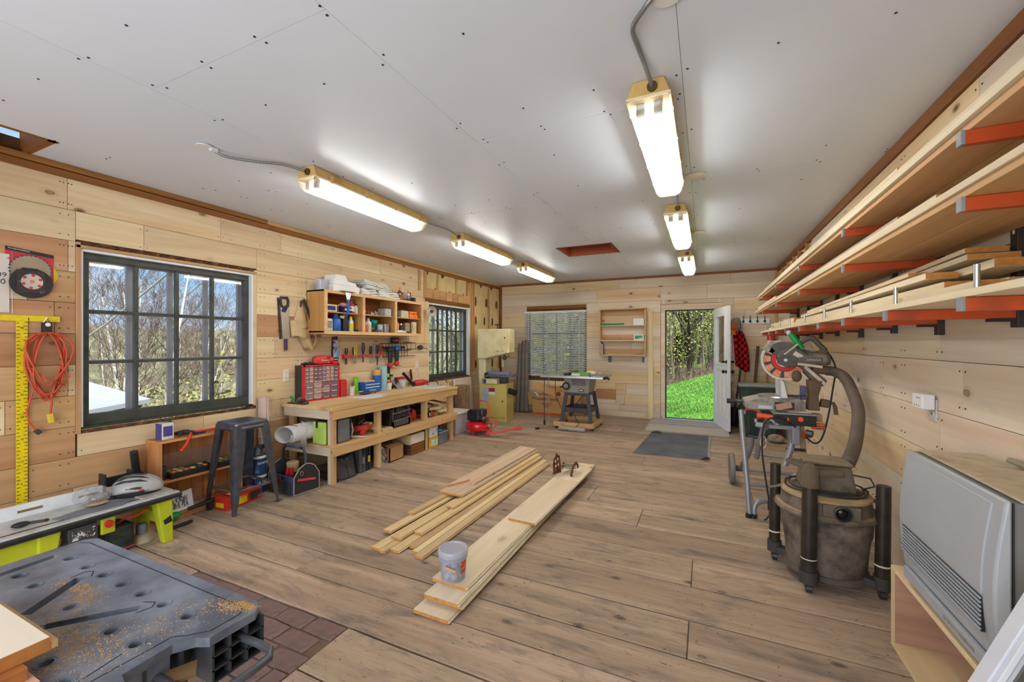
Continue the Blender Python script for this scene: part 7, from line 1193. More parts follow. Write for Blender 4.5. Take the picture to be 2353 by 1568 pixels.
# ================================================================ right side
# lumber rack
ARMO=ORG; UPB=mat('brown black upright',(.035,.026,.022),.5)
def bracket(y,full,label):
    t=T('rack_bracket',label,'bracket',(1.1,y,1.50),'lumber rack brackets on the right wall')
    part('upright',B().box(1.092,y-.022,1.50 if full else 1.52,1.12,y+.022,2.16 if full else 1.92),UPB,t,bev=.002)
    for k in range(11 if full else 6): part('slot_hole',B().box(1.0912,y-.006,1.66+k*.045,1.0925,y+.006,1.675+k*.045),OFFW,t) if k in (0,1,5,6,9) else None
    for z in ((1.555,1.855,2.055) if full else (1.555,)):
        a=part('arm',B().box(.70,y-.014,z,1.10,y+.014,z+.042),ARMO,t,bev=.003); part('arm_cap',B().box(.694,y-.015,z-.001,.705,y+.015,z+.043),GRYP,a,bev=.002)
        part('arm_foot',B().box(1.02,y-.020,z-.012,1.095,y+.020,z),BLK,t)
        if z<1.6: part('stop_pin',B().cyl((.735,y,z+.04),(.735,y,z+.14),.0075),STEEL,t,sm=True)
YF_=[1.72,2.92,4.14,5.40,6.62]; nm=['nearest','second','third','fourth','farthest']
for y,n_ in zip(YF_,nm): bracket(y,True,n_+' three armed orange rack bracket on the right wall')
for y,n_ in zip((2.31,3.50,4.80,6.0),('nearest','second','third','farthest')): bracket(y,False,n_+' short single armed rack bracket on the right wall')
RL=wood('rack lumber',S(226,214,186),S(210,190,154),'Y',kn=.3,vary=.06,grain=.3,bump=.04); RLSHADE=wood('rack lumber shaded amber',S(208,170,122),S(188,142,92),'Y',kn=.3,vary=.05,grain=.35); RLG=wood('rack lumber greyed',S(190,178,164),S(160,146,132),'Y',kn=.4,vary=.05)  # amber copy has the shade of the board undersides in its colour
def rb(x0,x1,y0,y1,z,th,m,label,tilt=0,grp=None):
    c=((x0+x1)/2,(y0+y1)/2,z); t=T('lumber_board',label,'board',c,None,rz=tilt if isinstance(tilt,tuple) else (0,0,tilt)); part('plank',B().box(-(x1-x0)/2,-(y1-y0)/2,0,(x1-x0)/2,(y1-y0)/2,th),m,t,bev=.0015); part('end_grain',B().box(-(x1-x0)/2+.001,-(y1-y0)/2-.0008,.001,(x1-x0)/2-.001,-(y1-y0)/2+.0005,th-.001),mat('amber end grain',S(190,128,60),.8,var=.2,vs=50),t)
# top tier
z=2.098
for x0,x1,y0,y1,m,l in((.715,.885,.9,7.35,RLSHADE,'outer wide board of the lowest layer on the top rack arms'),(.89,1.06,.9,7.1,RLSHADE,'inner wide board of the lowest layer on the top rack arms')): rb(x0,x1,y0,y1,z,.024,m,l)
rb(.70,.86,.85,7.30,z+.025,.022,RL,'outer board of the second layer on the top rack arms'); rb(.875,1.05,.9,7.0,z+.025,.022,RL,'inner board of the second layer on the top rack arms'); rb(.712,.83,.9,7.25,z+.048,.022,RL,'narrow outer board in the third layer on the top rack arms'); rb(.72,.80,2.25,6.6,z+.071,.018,RL,'short thin strip topping the top rack pile')
rb(.85,1.03,1.0,6.9,z+.048,.022,RL,'inner board in the third layer on the top rack arms')
# middle tier
z=1.898
rb(.705,.855,.85,7.45,z,.022,RLSHADE,'outer board of the lowest layer on the middle rack arms'); rb(.86,1.0,.95,7.2,z,.022,RLSHADE,'middle board of the lowest layer on the middle rack arms'); rb(1.005,1.085,.95,6.9,z,.022,RLSHADE,'inner board of the lowest layer on the middle rack arms',)
rb(.695,.83,.8,7.5,z+.023,.022,RL,'outer board of the second layer on the middle rack arms'); rb(.84,.98,.9,7.3,z+.023,.022,RL,'inner board of the second layer on the middle rack arms'); rb(.71,.82,1.9,7.2,z+.046,.021,RL,'third layer board on the middle rack, its near end in view')
rb(.76,.86,2.65,5.9,z+.068,.020,RLG,'greyed lower strip on the middle rack pile'); rb(.765,.85,2.55,5.5,z+.089,.018,RLG,'greyed middle strip on the middle rack pile'); rb(.775,.86,2.42,5.1,z+.108,.017,RLG,'greyed topmost strip on the middle rack pile'); rb(.72,.80,5.6,7.35,z+.068,.03,RL,'short thick piece at the far end of the middle rack')
# bottom tier
z=1.598
for i,(x0,x1,y0,y1,dz,th,ti,l) in enumerate([(.705,.80,1.0,6.9,0,.022,0,'outermost board of the lowest layer on the bottom rack arms'),(.81,.93,.95,6.7,0,.022,0,'middle board of the lowest layer on the bottom rack arms'),(.94,1.08,.95,6.5,0,.022,0,'inner board of the lowest layer on the bottom rack arms'),
  (.75,.86,1.75,6.4,.023,.03,0,'outer second layer board on the bottom rack'),(.87,.99,1.3,5.9,.023,.022,0,'inner second layer board on the bottom rack'),(.80,.90,2.08,4.9,.054,.034,0,'squared piece on the bottom rack with its amber end facing the room'),(.91,1.03,1.95,5.2,.046,.034,.0,'wide piece behind the squared one on the bottom rack'),
  (.80,.90,2.25,4.6,.105,.026,(-.012,0,.008),'upper slanted board on the bottom rack pile'),(.92,1.05,2.05,4.7,.108,.03,(-.016,0,.0),'upper inner board on the bottom rack pile'),(.90,1.05,2.2,4.6,.150,.022,(-.026,0,.01),'slanted upper board near the top of the bottom rack pile'),(.93,1.06,2.3,4.5,.184,.02,(-.036,0,.015),'thin topmost board on the bottom rack pile'),(.82,.90,2.5,4.4,.142,.018,(-.022,0,.02),'thin outer topmost strip on the bottom rack pile'),
  (.79,.87,4.95,6.3,.054,.028,0,'block like piece near the middle of the bottom rack'),(.80,.88,5.0,6.6,.083,.03,0,'short piece stacked farther along the bottom rack')]):
    rb(x0,x1,y0,y1,z+dz,th,RL if i!=7 else RLSHADE if 0 else RL,l,ti)
# detector on the right wall
t=T('wall_outlet','white outlet plate on the right wall under the alarm','outlet',(1.115,3.01,1.04)); part('plate',B().box(1.112,2.975,1.04,1.12,3.045,1.155),mat('white outlet plate',S(206,204,202),.5),t,bev=.003); part('receptacle',B().box(1.108,2.993,1.06,1.113,3.027,1.09),OFFW,t,bev=.003); part('slot',B().box(1.1072,3.002,1.07,1.1083,3.006,1.083).box(1.1072,3.014,1.07,1.1083,3.018,1.083),BLK,t)
t=T('gas_alarm','white plug in alarm on the right wall','alarm',(1.08,3.02,1.098)); part('case',B().box(1.052,2.965,1.10,1.107,3.085,1.182),WHT,t,bev=.006)
for k in range(3): part('button',B().cyl((1.053,3.0+k*.025,1.118),(1.0505,3.0+k*.025,1.118),.004),GRYP,t)
part('print',B().box(1.0505,2.99,1.158,1.0525,3.03,1.163),GRYP,t)
# heater and its plywood box
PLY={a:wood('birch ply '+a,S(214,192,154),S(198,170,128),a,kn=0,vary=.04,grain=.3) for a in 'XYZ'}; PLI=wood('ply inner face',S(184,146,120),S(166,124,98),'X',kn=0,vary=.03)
t=T('ply_stand','open fronted plywood box under the wall heater','stand',(.96,2.0,0)); q0,q1,r0,r1,h=.815,1.105,1.25,2.62,.385
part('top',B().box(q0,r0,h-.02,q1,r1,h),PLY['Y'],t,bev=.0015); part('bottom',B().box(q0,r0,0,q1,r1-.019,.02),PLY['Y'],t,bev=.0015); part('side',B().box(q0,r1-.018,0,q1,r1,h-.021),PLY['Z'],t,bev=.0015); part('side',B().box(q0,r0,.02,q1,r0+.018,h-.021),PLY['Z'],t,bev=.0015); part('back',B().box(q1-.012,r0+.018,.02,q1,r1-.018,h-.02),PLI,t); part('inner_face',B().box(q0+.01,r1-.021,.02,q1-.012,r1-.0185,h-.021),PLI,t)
HT=mat('heater grey white',S(160,163,168),.35,var=.02); HT2=mat('heater dark grey side',S(112,112,112),.4,var=.05)
t=T('wall_heater','pale grey direct vent wall heater standing on the plywood box','heater',(.95,2.14,.386)); y0,y1,z0,z1=1.80,2.50,.387,.975
def fx(v): return .835-.028*math.sin(PI*min(1,max(0,(v-.02)/.96)))-.0
fr=[]
for k in range(13):
    v=k/12; zz=z0+(z1-z0)*v; fr.append([(fx(v),y0,zz),(fx(v),y1,zz),(.85,y1,zz),(.85,y0,zz)])
part('front_shell',B().rings(fr),HT,t,bev=.008,sm=True)
part('body',B().box(.852,y0+.008,z0+.01,1.085,y1-.008,z1-.006),HT2,t,bev=.006); part('top_cover',B().box(.87,y0+.003,z1-.004,1.085,y1-.003,z1+.004),mat('dusty heater top',S(186,172,146),.6,var=.08,dirt=S(150,134,110),ds=6),t,bev=.003)
pl=[]
for k in range(11):
    v=.45+.51*k/10; zz=z0+(z1-z0)*v; pl.append([(fx(v)-.006,y0+.055,zz),(fx(v)-.006,y1-.03,zz),(fx(v)+.006,y1-.03,zz),(fx(v)+.006,y0+.055,zz)])
part('front_panel',B().rings(pl),HT,t,bev=.003,sm=True)
part('grille_recess',B().box(.805,y0+.06,z0+.142,.815,y1-.045,z0+.255),BLK,t)
for k in range(8): part('louver',B().bar((.804,y0+.06,z0+.15+k*.0142),(.804,y1-.045,z0+.15+k*.0142),.008,.0058),HT,t,bev=.001)
part('control_strip',B().box(.806,y0+.05,z0+.03,.822,y1-.05,z0+.075),HT,t,bev=.003); part('control_marks',B().box(.8045,y0+.10,z0+.045,.8065,y0+.30,z0+.058),mat('grey print',(0,0,0)),t)
part('warning_label',B().box(.96,y0+.0055,z0+.38,1.02,y0+.0085,z0+.50),mat('peach label',S(214,160,130),.6),t); part('panel_seam',B().box(.849,y0-.0005,z0+.005,.853,y0+.004,z1-.005),BLK,t)
t=T('vent_hose_offcut','grey fabric bundle behind the heater top','cloth',(1.10,2.0,.98)); part('roll',B().tube([(1.10,2.35,.99),(1.10,2.05,1.0),(1.095,1.70,.995)],[.012,.02,.018],8),mat('grey green cloth',S(140,130,108),.8),t,sm=True); part('tie',B().tube([(1.085,2.1,.992),(1.08,1.95,.99),(1.085,1.8,.988)],.003),BLK,t) 
# leaning white sash
wpt=mat('white sash paint',S(204,206,214),.45,var=.03,dirt=S(170,168,166),ds=5,dl=(.62,.8))
t=T('leaning_sash','old white window sash leaning at the right foreground','window sash',(.66,1.40,0))
def sp(u,v,n=0):   # u along the sash towards the camera, v up the lean, n out of its face
    c=Vector((.508,1.665,.012))+Vector((.318,0,.80)).normalized()*v*1.0; nn=Vector((-.80,0,.318)).normalized(); uu=Vector((0,-1,0)); return c+uu*u+nn*n
def sbox(b,u0,u1,v0,v1,n0,n1):
    P=[sp(u,v,n) for n in(n0,n1) for u,v in((u0,v0),(u1,v0),(u1,v1),(u0,v1))]; return b.add(P,[(0,3,2,1),(4,5,6,7),(0,1,5,4),(1,2,6,5),(2,3,7,6),(3,0,4,7)])
SH_=.845
part('stile',sbox(B(),0,.055,0,SH_,-.035,0),wpt,t,bev=.002); part('stile',sbox(B(),.70,.755,0,SH_,-.035,0),wpt,t,bev=.002); part('rail',sbox(B(),.055,.70,SH_-.055,SH_,-.035,0),wpt,t,bev=.002); part('rail',sbox(B(),.055,.70,0,.07,-.035,0),wpt,t,bev=.002)
part('glazing_bead',sbox(sbox(B(),.055,.072,.07,SH_-.055,-.03,-.006),.683,.70,.07,SH_-.055,-.03,-.006),wpt,t,bev=.002)
for k in (1,2): part('muntin',sbox(B(),.072,.683,.07+k*.24-.011,.07+k*.24+.011,-.03,-.004),wpt,t,bev=.002)
part('muntin',sbox(B(),.37,.39,.07,SH_-.055,-.03,-.005),wpt,t,bev=.002)
for a in ((.072,.37),(.39,.683)):
    for k in range(3): part('pane',sbox(B(),a[0],a[1],.081+k*.24,.299+k*.24,-.021,-.018),PANE,t)
# ---- shop vacuum
VAC=mat('dusty grey vacuum',S(122,108,96),.75,var=.25,vs=11,dirt=S(62,52,45),ds=5,dl=(.42,.66),bump=.4); VTOP=mat('dusty brown vacuum head',S(104,92,78),.8,var=.2,vs=8,dirt=S(60,52,44),ds=6); DUST=mat('thick tan dust',S(168,140,104),.95,var=.15,bump=.4); TUBEB=mat('black brown wand',S(48,40,34),.35,var=.4,vs=12)
def vac():
    cx,cy=.675,3.20; t=T('shop_vacuum','big dusty grey shop vacuum on a castered base by the right wall','vacuum',(cx,cy,0))
    part('tank',B().lathe([(.19,.055),(.205,.07),(.212,.2),(.225,.30),(.232,.31),(.24,.425)],(cx,cy,0),36),VAC,t,sm=True); part('tank_base',B().lathe([(.20,.045),(.218,.055),(.216,.085),(.2,.09)],(cx,cy,0),36),mat('fringe of dust',S(92,82,72),.95,bump=1,bs=90),t,sm=True)
    part('rim',B().lathe([(.235,.415),(.265,.42),(.27,.432),(.262,.448),(.238,.45)],(cx,cy,0),36),VAC,t,sm=True); part('rim_dust',B().lathe([(.262,.4485),(.238,.4515),(.235,.4505)],(cx,cy,0),36,cap=False),DUST,t,sm=True)
    part('lid',B().lathe([(.238,.45),(.225,.52),(.19,.548),(.15,.556)],(cx,cy,0),36),VTOP,t,sm=True); part('lid_ring',B().lathe([(.225,.52),(.232,.523),(.232,.537),(.20,.55)],(cx,cy,0),36),DUST,t,sm=True)
    part('motor_head',B().rings([[(cx-.14,cy-.115,.552),(cx+.14,cy-.115,.552),(cx+.14,cy+.115,.552),(cx-.14,cy+.115,.552)],[(cx-.115,cy-.095,.715),(cx+.115,cy-.095,.715),(cx+.115,cy+.095,.715),(cx-.115,cy+.095,.715)]]),VTOP,t,bev=.02); part('head_cap',B().box(cx-.125,cy-.10,.715,cx+.12,cy+.10,.735),mat('dust coated cap',S(126,108,84),.9),t,bev=.008)
    pd=Vector((-.05,-1,0)).normalized(); pc=Vector((cx+.03,cy-.225,.487))
    part('inlet_surround',B().box(cx-.06,cy-.245,.45,cx+.12,cy-.20,.525),VTOP,t,bev=.008); part('inlet_port',B().lathe([(.040,0),(.042,.02),(.034,.022),(.03,.005)],tuple(Vector((cx+.03,cy-.246,.487))),22,axis=tuple(pd)),BLK,t,sm=True); part('inlet_plug',B().ball((cx+.03,cy-.247,.487),(.031,.014,.031)),mat('glossy black',(.008,.008,.008),.2),t,sm=True)
    for s in (-1,1): part('side_latch',B().prism([(s*.20,.52),(s*.30,.50),(s*.31,.47),(s*.27,.44),(s*.235,.45)],'XZ',-.03,.03) if 0 else B().bar((cx+s*.19,cy+(.06 if s<0 else 0),.535),(cx+s*.285,cy+(.10 if s<0 else 0),.49),.075,.012),VAC,t,bev=.004)
    part('cord_wrap',B().tube([(cx+.21*math.cos(a*.31),cy+.19*math.sin(a*.31),.56+.006*math.sin(a)) for a in range(21)],.0055,6,closed=False),BLK,t,sm=True); part('cord_wrap',B().tube([(cx+.19*math.cos(a*.31+.5),cy+.18*math.sin(a*.31+.5),.57) for a in range(20)],.0055,6),BLK,t,sm=True); part('cord_loop',B().tube([(cx+.19,cy,.57),(cx+.24,cy-.02,.60),(cx+.22,cy-.02,.645),(cx+.14,cy,.65)],.005),BLK,t,sm=True)
    for i,(x,y) in enumerate(((.42,3.31),(.545,2.955),(.912,3.05),(.80,3.47))):
        d=(Vector((x,y,0))-Vector((cx,cy,0))); part('caster_arm',B().bar(Vector((cx,cy,.075))+d*.55,Vector((x,y,.075)),.07,.05),mat('base black grey',S(60,56,54),.7),t,bev=.01)
        part('caster',B().cyl((x-.014,y,.026),(x+.014,y,.026),.026,n=16),DSTEEL,t,sm=True); part('caster_fork',B().box(x-.02,y-.012,.026,x+.02,y+.012,.055),DSTEEL,t)
        if i<3: part('tube_holder',B().cyl((x,y,.06),(x,y,.13),.048 if i==1 else .042,n=18),mat('base black grey',(0,0,0)),t,sm=True)
    return t
vac()
for x,y,h,r,l in((.42,3.31,.645,.033,'black vacuum wand standing at the left of the vacuum base'),(.912,3.05,.645,.036,'black vacuum wand standing on the right beside the heater')):
    t=T('vacuum_wand',l,'wand',(x,y,.131)); part('pipe',B().tube([(x,y,.131),(x+.006,y,h)],[r,r*.94],18,cap=True),TUBEB,t,sm=True); part('bore',B().cyl((x+.006,y,h-.001),(x+.006,y,h+.001),r*.8),BLK,t); part('collar',B().lathe([(r*1.06,.19),(r*1.06,.20)],(x,y,0),18,cap=False),OFFW,t)
t=T('vacuum_wand','nearest vacuum wand with a dust furred floor nozzle on top','wand',(.547,2.955,.131)); part('pipe',B().tube([(.545,2.955,.131),(.552,2.955,.66)],[.041,.038],18),TUBEB,t,sm=True); part('collar',B().lathe([(.0415,.20),(.0415,.206)],(.546,2.955,0),18,cap=False),OFFW,t); part('elbow',B().tube([(.552,2.955,.62),(.552,2.955,.66),(.553,2.962,.70),(.56,2.99,.715)],[.048,.05,.05,.042],14),DUST if 0 else mat('dust furred brown',S(96,82,64),.95,bump=1,bs=80),t,sm=True); part('nozzle',B().bar((.455,3.05,.745),(.60,2.94,.705),.05,.025),mat('dust furred brown',(0,0,0)),t,bev=.008); part('nozzle',B().bar((.575,2.955,.70),(.72,2.99,.70),.045,.035),mat('dust furred brown',(0,0,0)),t,bev=.012)
# hose: ribbed
def crs(pts,n=14):
    P=[pts[0]]+list(pts)+[pts[-1]]; Q=[]
    for i in range(1,len(P)-2):
        for k in range(n):
            t=k/n; Q.append(tuple(0.5*((2*b)+(-a+c)*t+(2*a-5*b+4*c-d)*t*t+(-a+3*b-3*c+d)*t**3) for a,b,c,d in zip(P[i-1],P[i],P[i+1],P[i+2])))
    return Q+[pts[-1]]
HP=crs([(.905,4.24,1.228),(.955,4.21,1.222),(.992,4.10,1.185),(1.003,3.95,1.09),(1.0,3.80,.96),(.965,3.64,.82),(.90,3.44,.745),(.80,3.26,.734)],16)
HP=crs([(.905,4.24,1.228),(.955,4.21,1.222),(.992,4.10,1.185),(1.003,3.95,1.09),(1.0,3.80,.96),(.935,3.60,.80),(.86,3.40,.735),(.80,3.24,.715)],16)
solo('dust_hose',B().tube(HP,[.040 if k%2 else .0375 for k in range(len(HP))],14),mat('brown grey ribbed hose',S(96,84,74),.7,var=.15),'thick ribbed hose from the mitre saw down to the shop vacuum','hose',sm=75)
# ---- mitre saw stand
STG=mat('grey stand tube',S(150,150,156),.4,.4,var=.08); OB=mat('bright stand orange',S(226,84,34),.4)
def stand():
    t=T('saw_stand','folding grey tube stand with wheels and orange clamps','saw stand',(.55,4.4,0))
    part('near_leg',B().tube([(.275,4.12,.88),(.285,4.10,.7),(.315,4.04,.3),(.33,4.01,.03)],.021,12),STG,t,sm=True); part('foot_cap',B().cyl((.325,4.02,.0),(.331,4.01,.04),.026),BLK,t,sm=True); part('bent_leg',B().tube(crs([(.365,4.02,.03),(.372,4.03,.10),(.42,4.05,.135),(.60,4.15,.14),(.70,4.22,.14)],6),.021,10),STG,t,sm=True); part('foot_cap',B().cyl((.36,4.02,.0),(.365,4.02,.035),.026),BLK,t,sm=True)
    part('wheel',B().lathe([(.07,-.02),(.15,-.022),(.158,-.01),(.158,.01),(.15,.022),(.07,.02)],(.245,4.93,.158),28,axis=(1,.05,0)),mat('grey rubber wheel',S(120,114,110),.7),t,sm=True); part('wheel_hub',B().cyl((.26,4.93,.158),(.34,4.93,.158),.03),mat('hub brown grey',S(96,84,76),.6),t,sm=True); part('wheel',B().lathe([(.07,-.02),(.15,-.022),(.158,-.01),(.158,.01),(.15,.022),(.07,.02)],(.93,4.95,.158),28,axis=(1,.05,0)),mat('grey rubber wheel',(0,0,0)),t,sm=True)
    part('axle',B().tube([(.33,4.93,.155),(.90,4.95,.155)],.018,10),STG,t,sm=True); part('lower_bar',B().tube([(.33,4.45,.145),(.72,4.5,.145)],.016,10),STG,t,sm=True); part('upper_bar',B().tube([(.40,5.05,.30),(.85,5.0,.29)],.014,10),STG,t,sm=True)
    part('arm_tube',B().tube([(.345,4.92,.20),(.37,4.70,.35),(.385,4.52,.50),(.39,4.50,.58)],.024,10),STG,t,sm=True); part('cross_pin',B().tube([(.36,4.5,.585),(.47,4.48,.575)],.013),DSTEEL,t); part('arm_tube',B().tube([(.44,4.62,.36),(.45,4.45,.55),(.47,4.36,.70),(.50,4.28,.80)],.022,10),STG,t,sm=True)
    part('arm_tube',B().tube([(.66,4.20,.80),(.665,4.20,.66),(.645,4.18,.56),(.615,4.16,.47),(.60,4.16,.43)],.026,12),STG,t,sm=True); part('arm_tube',B().tube([(.735,4.28,.78),(.75,4.3,.62),(.77,4.32,.44),(.76,4.32,.30)],.023,10),mat('beige tube',S(178,160,128),.5),t,sm=True); part('cross_pin',B().tube([(.62,4.2,.56),(.76,4.25,.55)],.013),DSTEEL,t)
    part('hook_tube',B().tube(crs([(.76,4.1,.28),(.68,4.05,.28),(.635,4.04,.32),(.66,4.05,.385),(.73,4.08,.39)],6),.02,10),STG,t,sm=True)
    part('main_rail',B().box(.55,4.05,.815,.63,5.05,.87),mat('alloy rail',S(156,158,164),.35,.7),t,bev=.005); part('tray_beam',B().box(.42,4.12,.735,.70,4.2,.77),STG,t,bev=.005); part('tray_beam',B().bar((.40,4.02,.78),(.455,4.12,.745),.06,.04),STG,t,bev=.006); part('upright_plate',B().box(.645,4.10,.62,.70,4.16,.80),STG,t,bev=.006)
    part('end_plate',B().box(.515,4.03,.79,.795,4.055,.875),mat('stand black',(.016,.015,.015),.5),t,bev=.004); part('end_plate_top',B().box(.515,4.03,.876,.795,4.10,.885),STG,t); part('plate_knob',B().cyl((.69,4.03,.845),(.69,4.012,.845),.019),OB,t,sm=True); part('plate_mark',B().box(.60,4.0275,.81,.612,4.0305,.85),OB,t)  # small orange cylinder on the end plate is a knob, unlit
    for x,y,zz in((.315,4.22,.885),(.39,4.08,.842)): part('orange_clamp',B().tube([(x,y,zz),(x+.05,y-.005,zz+.004),(x+.115,y-.01,zz-.006)],[.026,.021,.024],10),OB,t,sm=True); part('clamp_bar',B().bar((x+.09,y,zz-.01),(x+.155,y-.05,zz-.06),.032,.022),STG,t,bev=.005); part('clamp_tab',B().box(x-.02,y-.03,zz-.05,x,y-.02,zz-.02),STG,t)
    part('side_clamp',B().box(.775,4.06,.765,.86,4.10,.815),OB,t,bev=.006); part('clamp_label',B().box(.80,4.057,.775,.85,4.0605,.795),BLK,t); part('brown_block',B().box(.79,4.1,.82,.85,4.2,.88),mat('tan grime block',S(150,126,100),.8),t,bev=.006)
    text('RIDGID',.014,WHT,t,(.825,4.0562,.785),(PI/2,0,0)); part('grip_end',B().cyl((.73,4.05,.735),(.77,4.03,.73),.028),DSTEEL,t,sm=True); part('orange_knob',B().lathe([(.03,0),(.034,.01),(.026,.035)],(.745,4.16,.70),14,axis=(.4,-1,0)),OB,t,sm=True); part('white_tie',B().tube([(.44+.022*math.cos(a*.6),4.1,.62+.05*math.sin(a*.6)) for a in range(11)],.004),OFFW,t)
    part('roller',B().cyl((.40,4.95,.885),(.62,4.95,.882),.024,n=14),STG,t,sm=True); part('roller_post',B().box(.52,4.94,.80,.54,4.96,.87),STG,t)
stand()
GRY1=mat('dusty saw alloy',S(146,138,126),.45,.4,var=.15,vs=12,dirt=S(96,84,70),ds=9); GRY2=mat('dusty dark saw body',S(92,84,76),.55,var=.2,vs=10,dirt=S(60,54,48),ds=8); SAND=mat('saw dusty brown',S(104,84,64),.8,var=.2)
def mitresaw():
    Y=4.22; t=T('mitre_saw','compound mitre saw with a green lever on the folding stand','mitre saw',(.55,4.22,.888)); cx,cz=.605,1.315
    part('base',B().prism([(.30,.96),(.44,1.0),(.70,1.0),(.74,.97),(.74,.90),(.34,.89),(.30,.91)],'XZ',Y-.12,Y+.16),GRY1,t,bev=.006); part('base_hollow',B().box(.52,Y-.123,.905,.66,Y-.118,.965),BLK,t); part('inner_bar',B().bar((.53,Y-.124,.92),(.64,Y-.124,.95),.006,.05,(0,0,1)),mat('pinkish plate',S(176,130,110),.5),t); part('slide_tray',B().box(.40,Y-.124,.90,.51,Y-.118,.935),mat('alloy bright',S(178,180,186),.3,.8),t,bev=.003)
    part('turntable',B().cyl((.56,Y,.999),(.56,Y,1.012),.15,n=28),mat('alloy bright',(0,0,0)),t,sm=True); part('front_arm',B().tube([(.32,Y,.945),(.25,Y,.943)],.016),DSTEEL,t,sm=True); part('front_knob',B().cyl((.25,Y,.943),(.17,Y,.940),.022),BLK,t,sm=True)
    for s in (-1,1): part('fence',B().prism([(.565,1.005),(.61,1.005),(.585,1.13),(.572,1.15),(.56,1.14)],'XZ',Y+s*.11-.05,Y+s*.11+.05),mat('white fence alloy',S(196,196,196),.4,.3),t,bev=.003)
    # blade and guards in the X-Z plane
    bl=B().lathe([(.015,-.0015),(.150,-.0015),(.150,.0015),(.015,.0015)],(cx,Y,cz),40,axis=(0,1,0)); part('blade',bl,STEEL,t)
    tb=B()
    def arc(r0,r1,a0,a1,y0,y1,n=22):
        o=[(cx+r1*math.cos(R(a0+(a1-a0)*k/n)),cz+r1*math.sin(R(a0+(a1-a0)*k/n))) for k in range(n+1)]; i=[(cx+r0*math.cos(R(a1-(a1-a0)*k/n)),cz+r0*math.sin(R(a1-(a1-a0)*k/n))) for k in range(n+1)]
        b=B(); n2=n+1
        vs=[(x,y0,z) for x,z in o+i]+[(x,y1,z) for x,z in o+i]; N=2*n2; fs=[]
        for k in range(n):
            a,b_,c,d=k,k+1,N-2-k,N-1-k; fs+= [(a,b_,c,d),(N+d,N+c,N+b_,N+a)]
        for k in range(N): fs.append((k,(k+1)%N,N+(k+1)%N,N+k))
        return b.add(vs,fs)
    part('lower_guard',arc(.09,.162,140,318,Y-.026,Y-.020),mat('dark green guard',S(58,64,56),.5),t); part('lower_guard_rim',arc(.155,.172,100,320,Y-.03,Y+.03),mat('clear guard rim',S(196,182,160),.4),t)
    for a in (128,162,196,230,266): part('guard_window',arc(.100,.152,a+3,a+27,Y-.030,Y-.0255,8),mat('orange tinted window',S(206,124,86),.35,var=.2,vs=18,dirt=S(220,190,160),ds=9),t,bev=.006)
    part('red_ring',arc(.062,.094,150,330,Y-.032,Y-.02),mat('red guard arc',S(196,20,20),.4),t); part('clear_tip',arc(.10,.16,282,330,Y-.031,Y-.026,8),mat('orange tinted window',(0,0,0)),t)
    tt=B()
    for k in range(30):
        a=R(165+k*4.9); tt.cb((cx+.171*math.cos(a),Y-.031,cz+.171*math.sin(a)),(.010,.004,.005),(0,-a,0))
    o=part('guard_teeth',tt,WHT,t); o['kind']='stuff'
    part('upper_guard',arc(.03,.158,28,150,Y-.03,Y+.045),GRY2,t,bev=.004); part('guard_edge',arc(.152,.164,60,140,Y-.034,Y+.05),GRY1,t); part('guard_nose',B().prism([(cx-.16,cz+.09),(cx-.10,cz+.165),(cx-.07,cz+.15),(cx-.115,cz+.06)],'XZ',Y-.036,Y+.04),GRY1,t,bev=.005)
    part('gear_case',B().prism([(cx-.05,cz+.07),(cx+.06,cz+.12),(cx+.17,cz+.04),(cx+.15,cz-.04),(cx+.07,cz-.055),(cx+.01,cz-.058),(cx-.045,cz-.035),(cx-.06,cz+.02)],'XZ',Y-.07,Y+.05),GRY2,t,bev=.01); part('spindle_bolt',B().cyl((cx,Y-.078,cz),(cx,Y-.03,cz),.026,n=14),DSTEEL,t,sm=True); part('spindle_bolt',B().cyl((cx,Y-.084,cz),(cx,Y-.078,cz),.014,n=6),STEEL,t)
    part('link_arm',B().bar((cx-.01,Y-.06,cz+.045),(cx+.09,Y-.06,cz+.135),.012,.022,(0,1,0)),mat('pale link',S(196,182,160),.4),t,bev=.003); part('white_plate',B().bar((cx+.06,Y-.076,cz+.06),(cx+.115,Y-.076,cz+.025),.004,.036,(0,0,1)),mat('saw plate',S(204,196,180),.5,dirt=S(60,60,60),ds=30,dl=(.6,.65)),t)
    part('green_lever',B().tube([(cx+.035,Y-.03,cz+.225),(cx+.06,Y-.035,cz+.19),(cx+.09,Y-.04,cz+.145),(cx+.125,Y-.04,cz+.095)],[.016,.024,.024,.02],10),mat('lever green',S(20,140,60),.4,dirt=S(110,140,60),ds=10,dl=(.6,.75)),t,sm=True); part('lever_tip',B().ball((cx+.03,Y-.03,cz+.228),(.02,.016,.022)),mat('pale blue tip',S(170,190,196),.5),t,sm=True)
    part('motor',B().lathe([(.045,0),(.052,.02),(.052,.16),(.045,.20),(.03,.215)],(.70,Y-.03,1.318),20,axis=(1,0,.02)),GRY1,t,sm=True); part('motor_band',B().box(.70,Y-.084,1.296,.86,Y-.079,1.34),GRY2,t,bev=.008); part('motor_cap',B().lathe([(.046,0),(.05,.012),(.044,.028),(.03,.034)],(.885,Y-.03,1.322),20,axis=(1,0,.02)),GRY2,t,sm=True)
    text('HITACHI',.024,mat('pale lettering',S(206,198,180),.5),t,(.80,Y-.0855,1.318),(PI/2,0,0)); part('motor_stripe',B().bar((.69,Y-.075,1.285),(.86,Y-.075,1.262),.004,.02,(0,0,1)),mat('pale link',(0,0,0)),t)
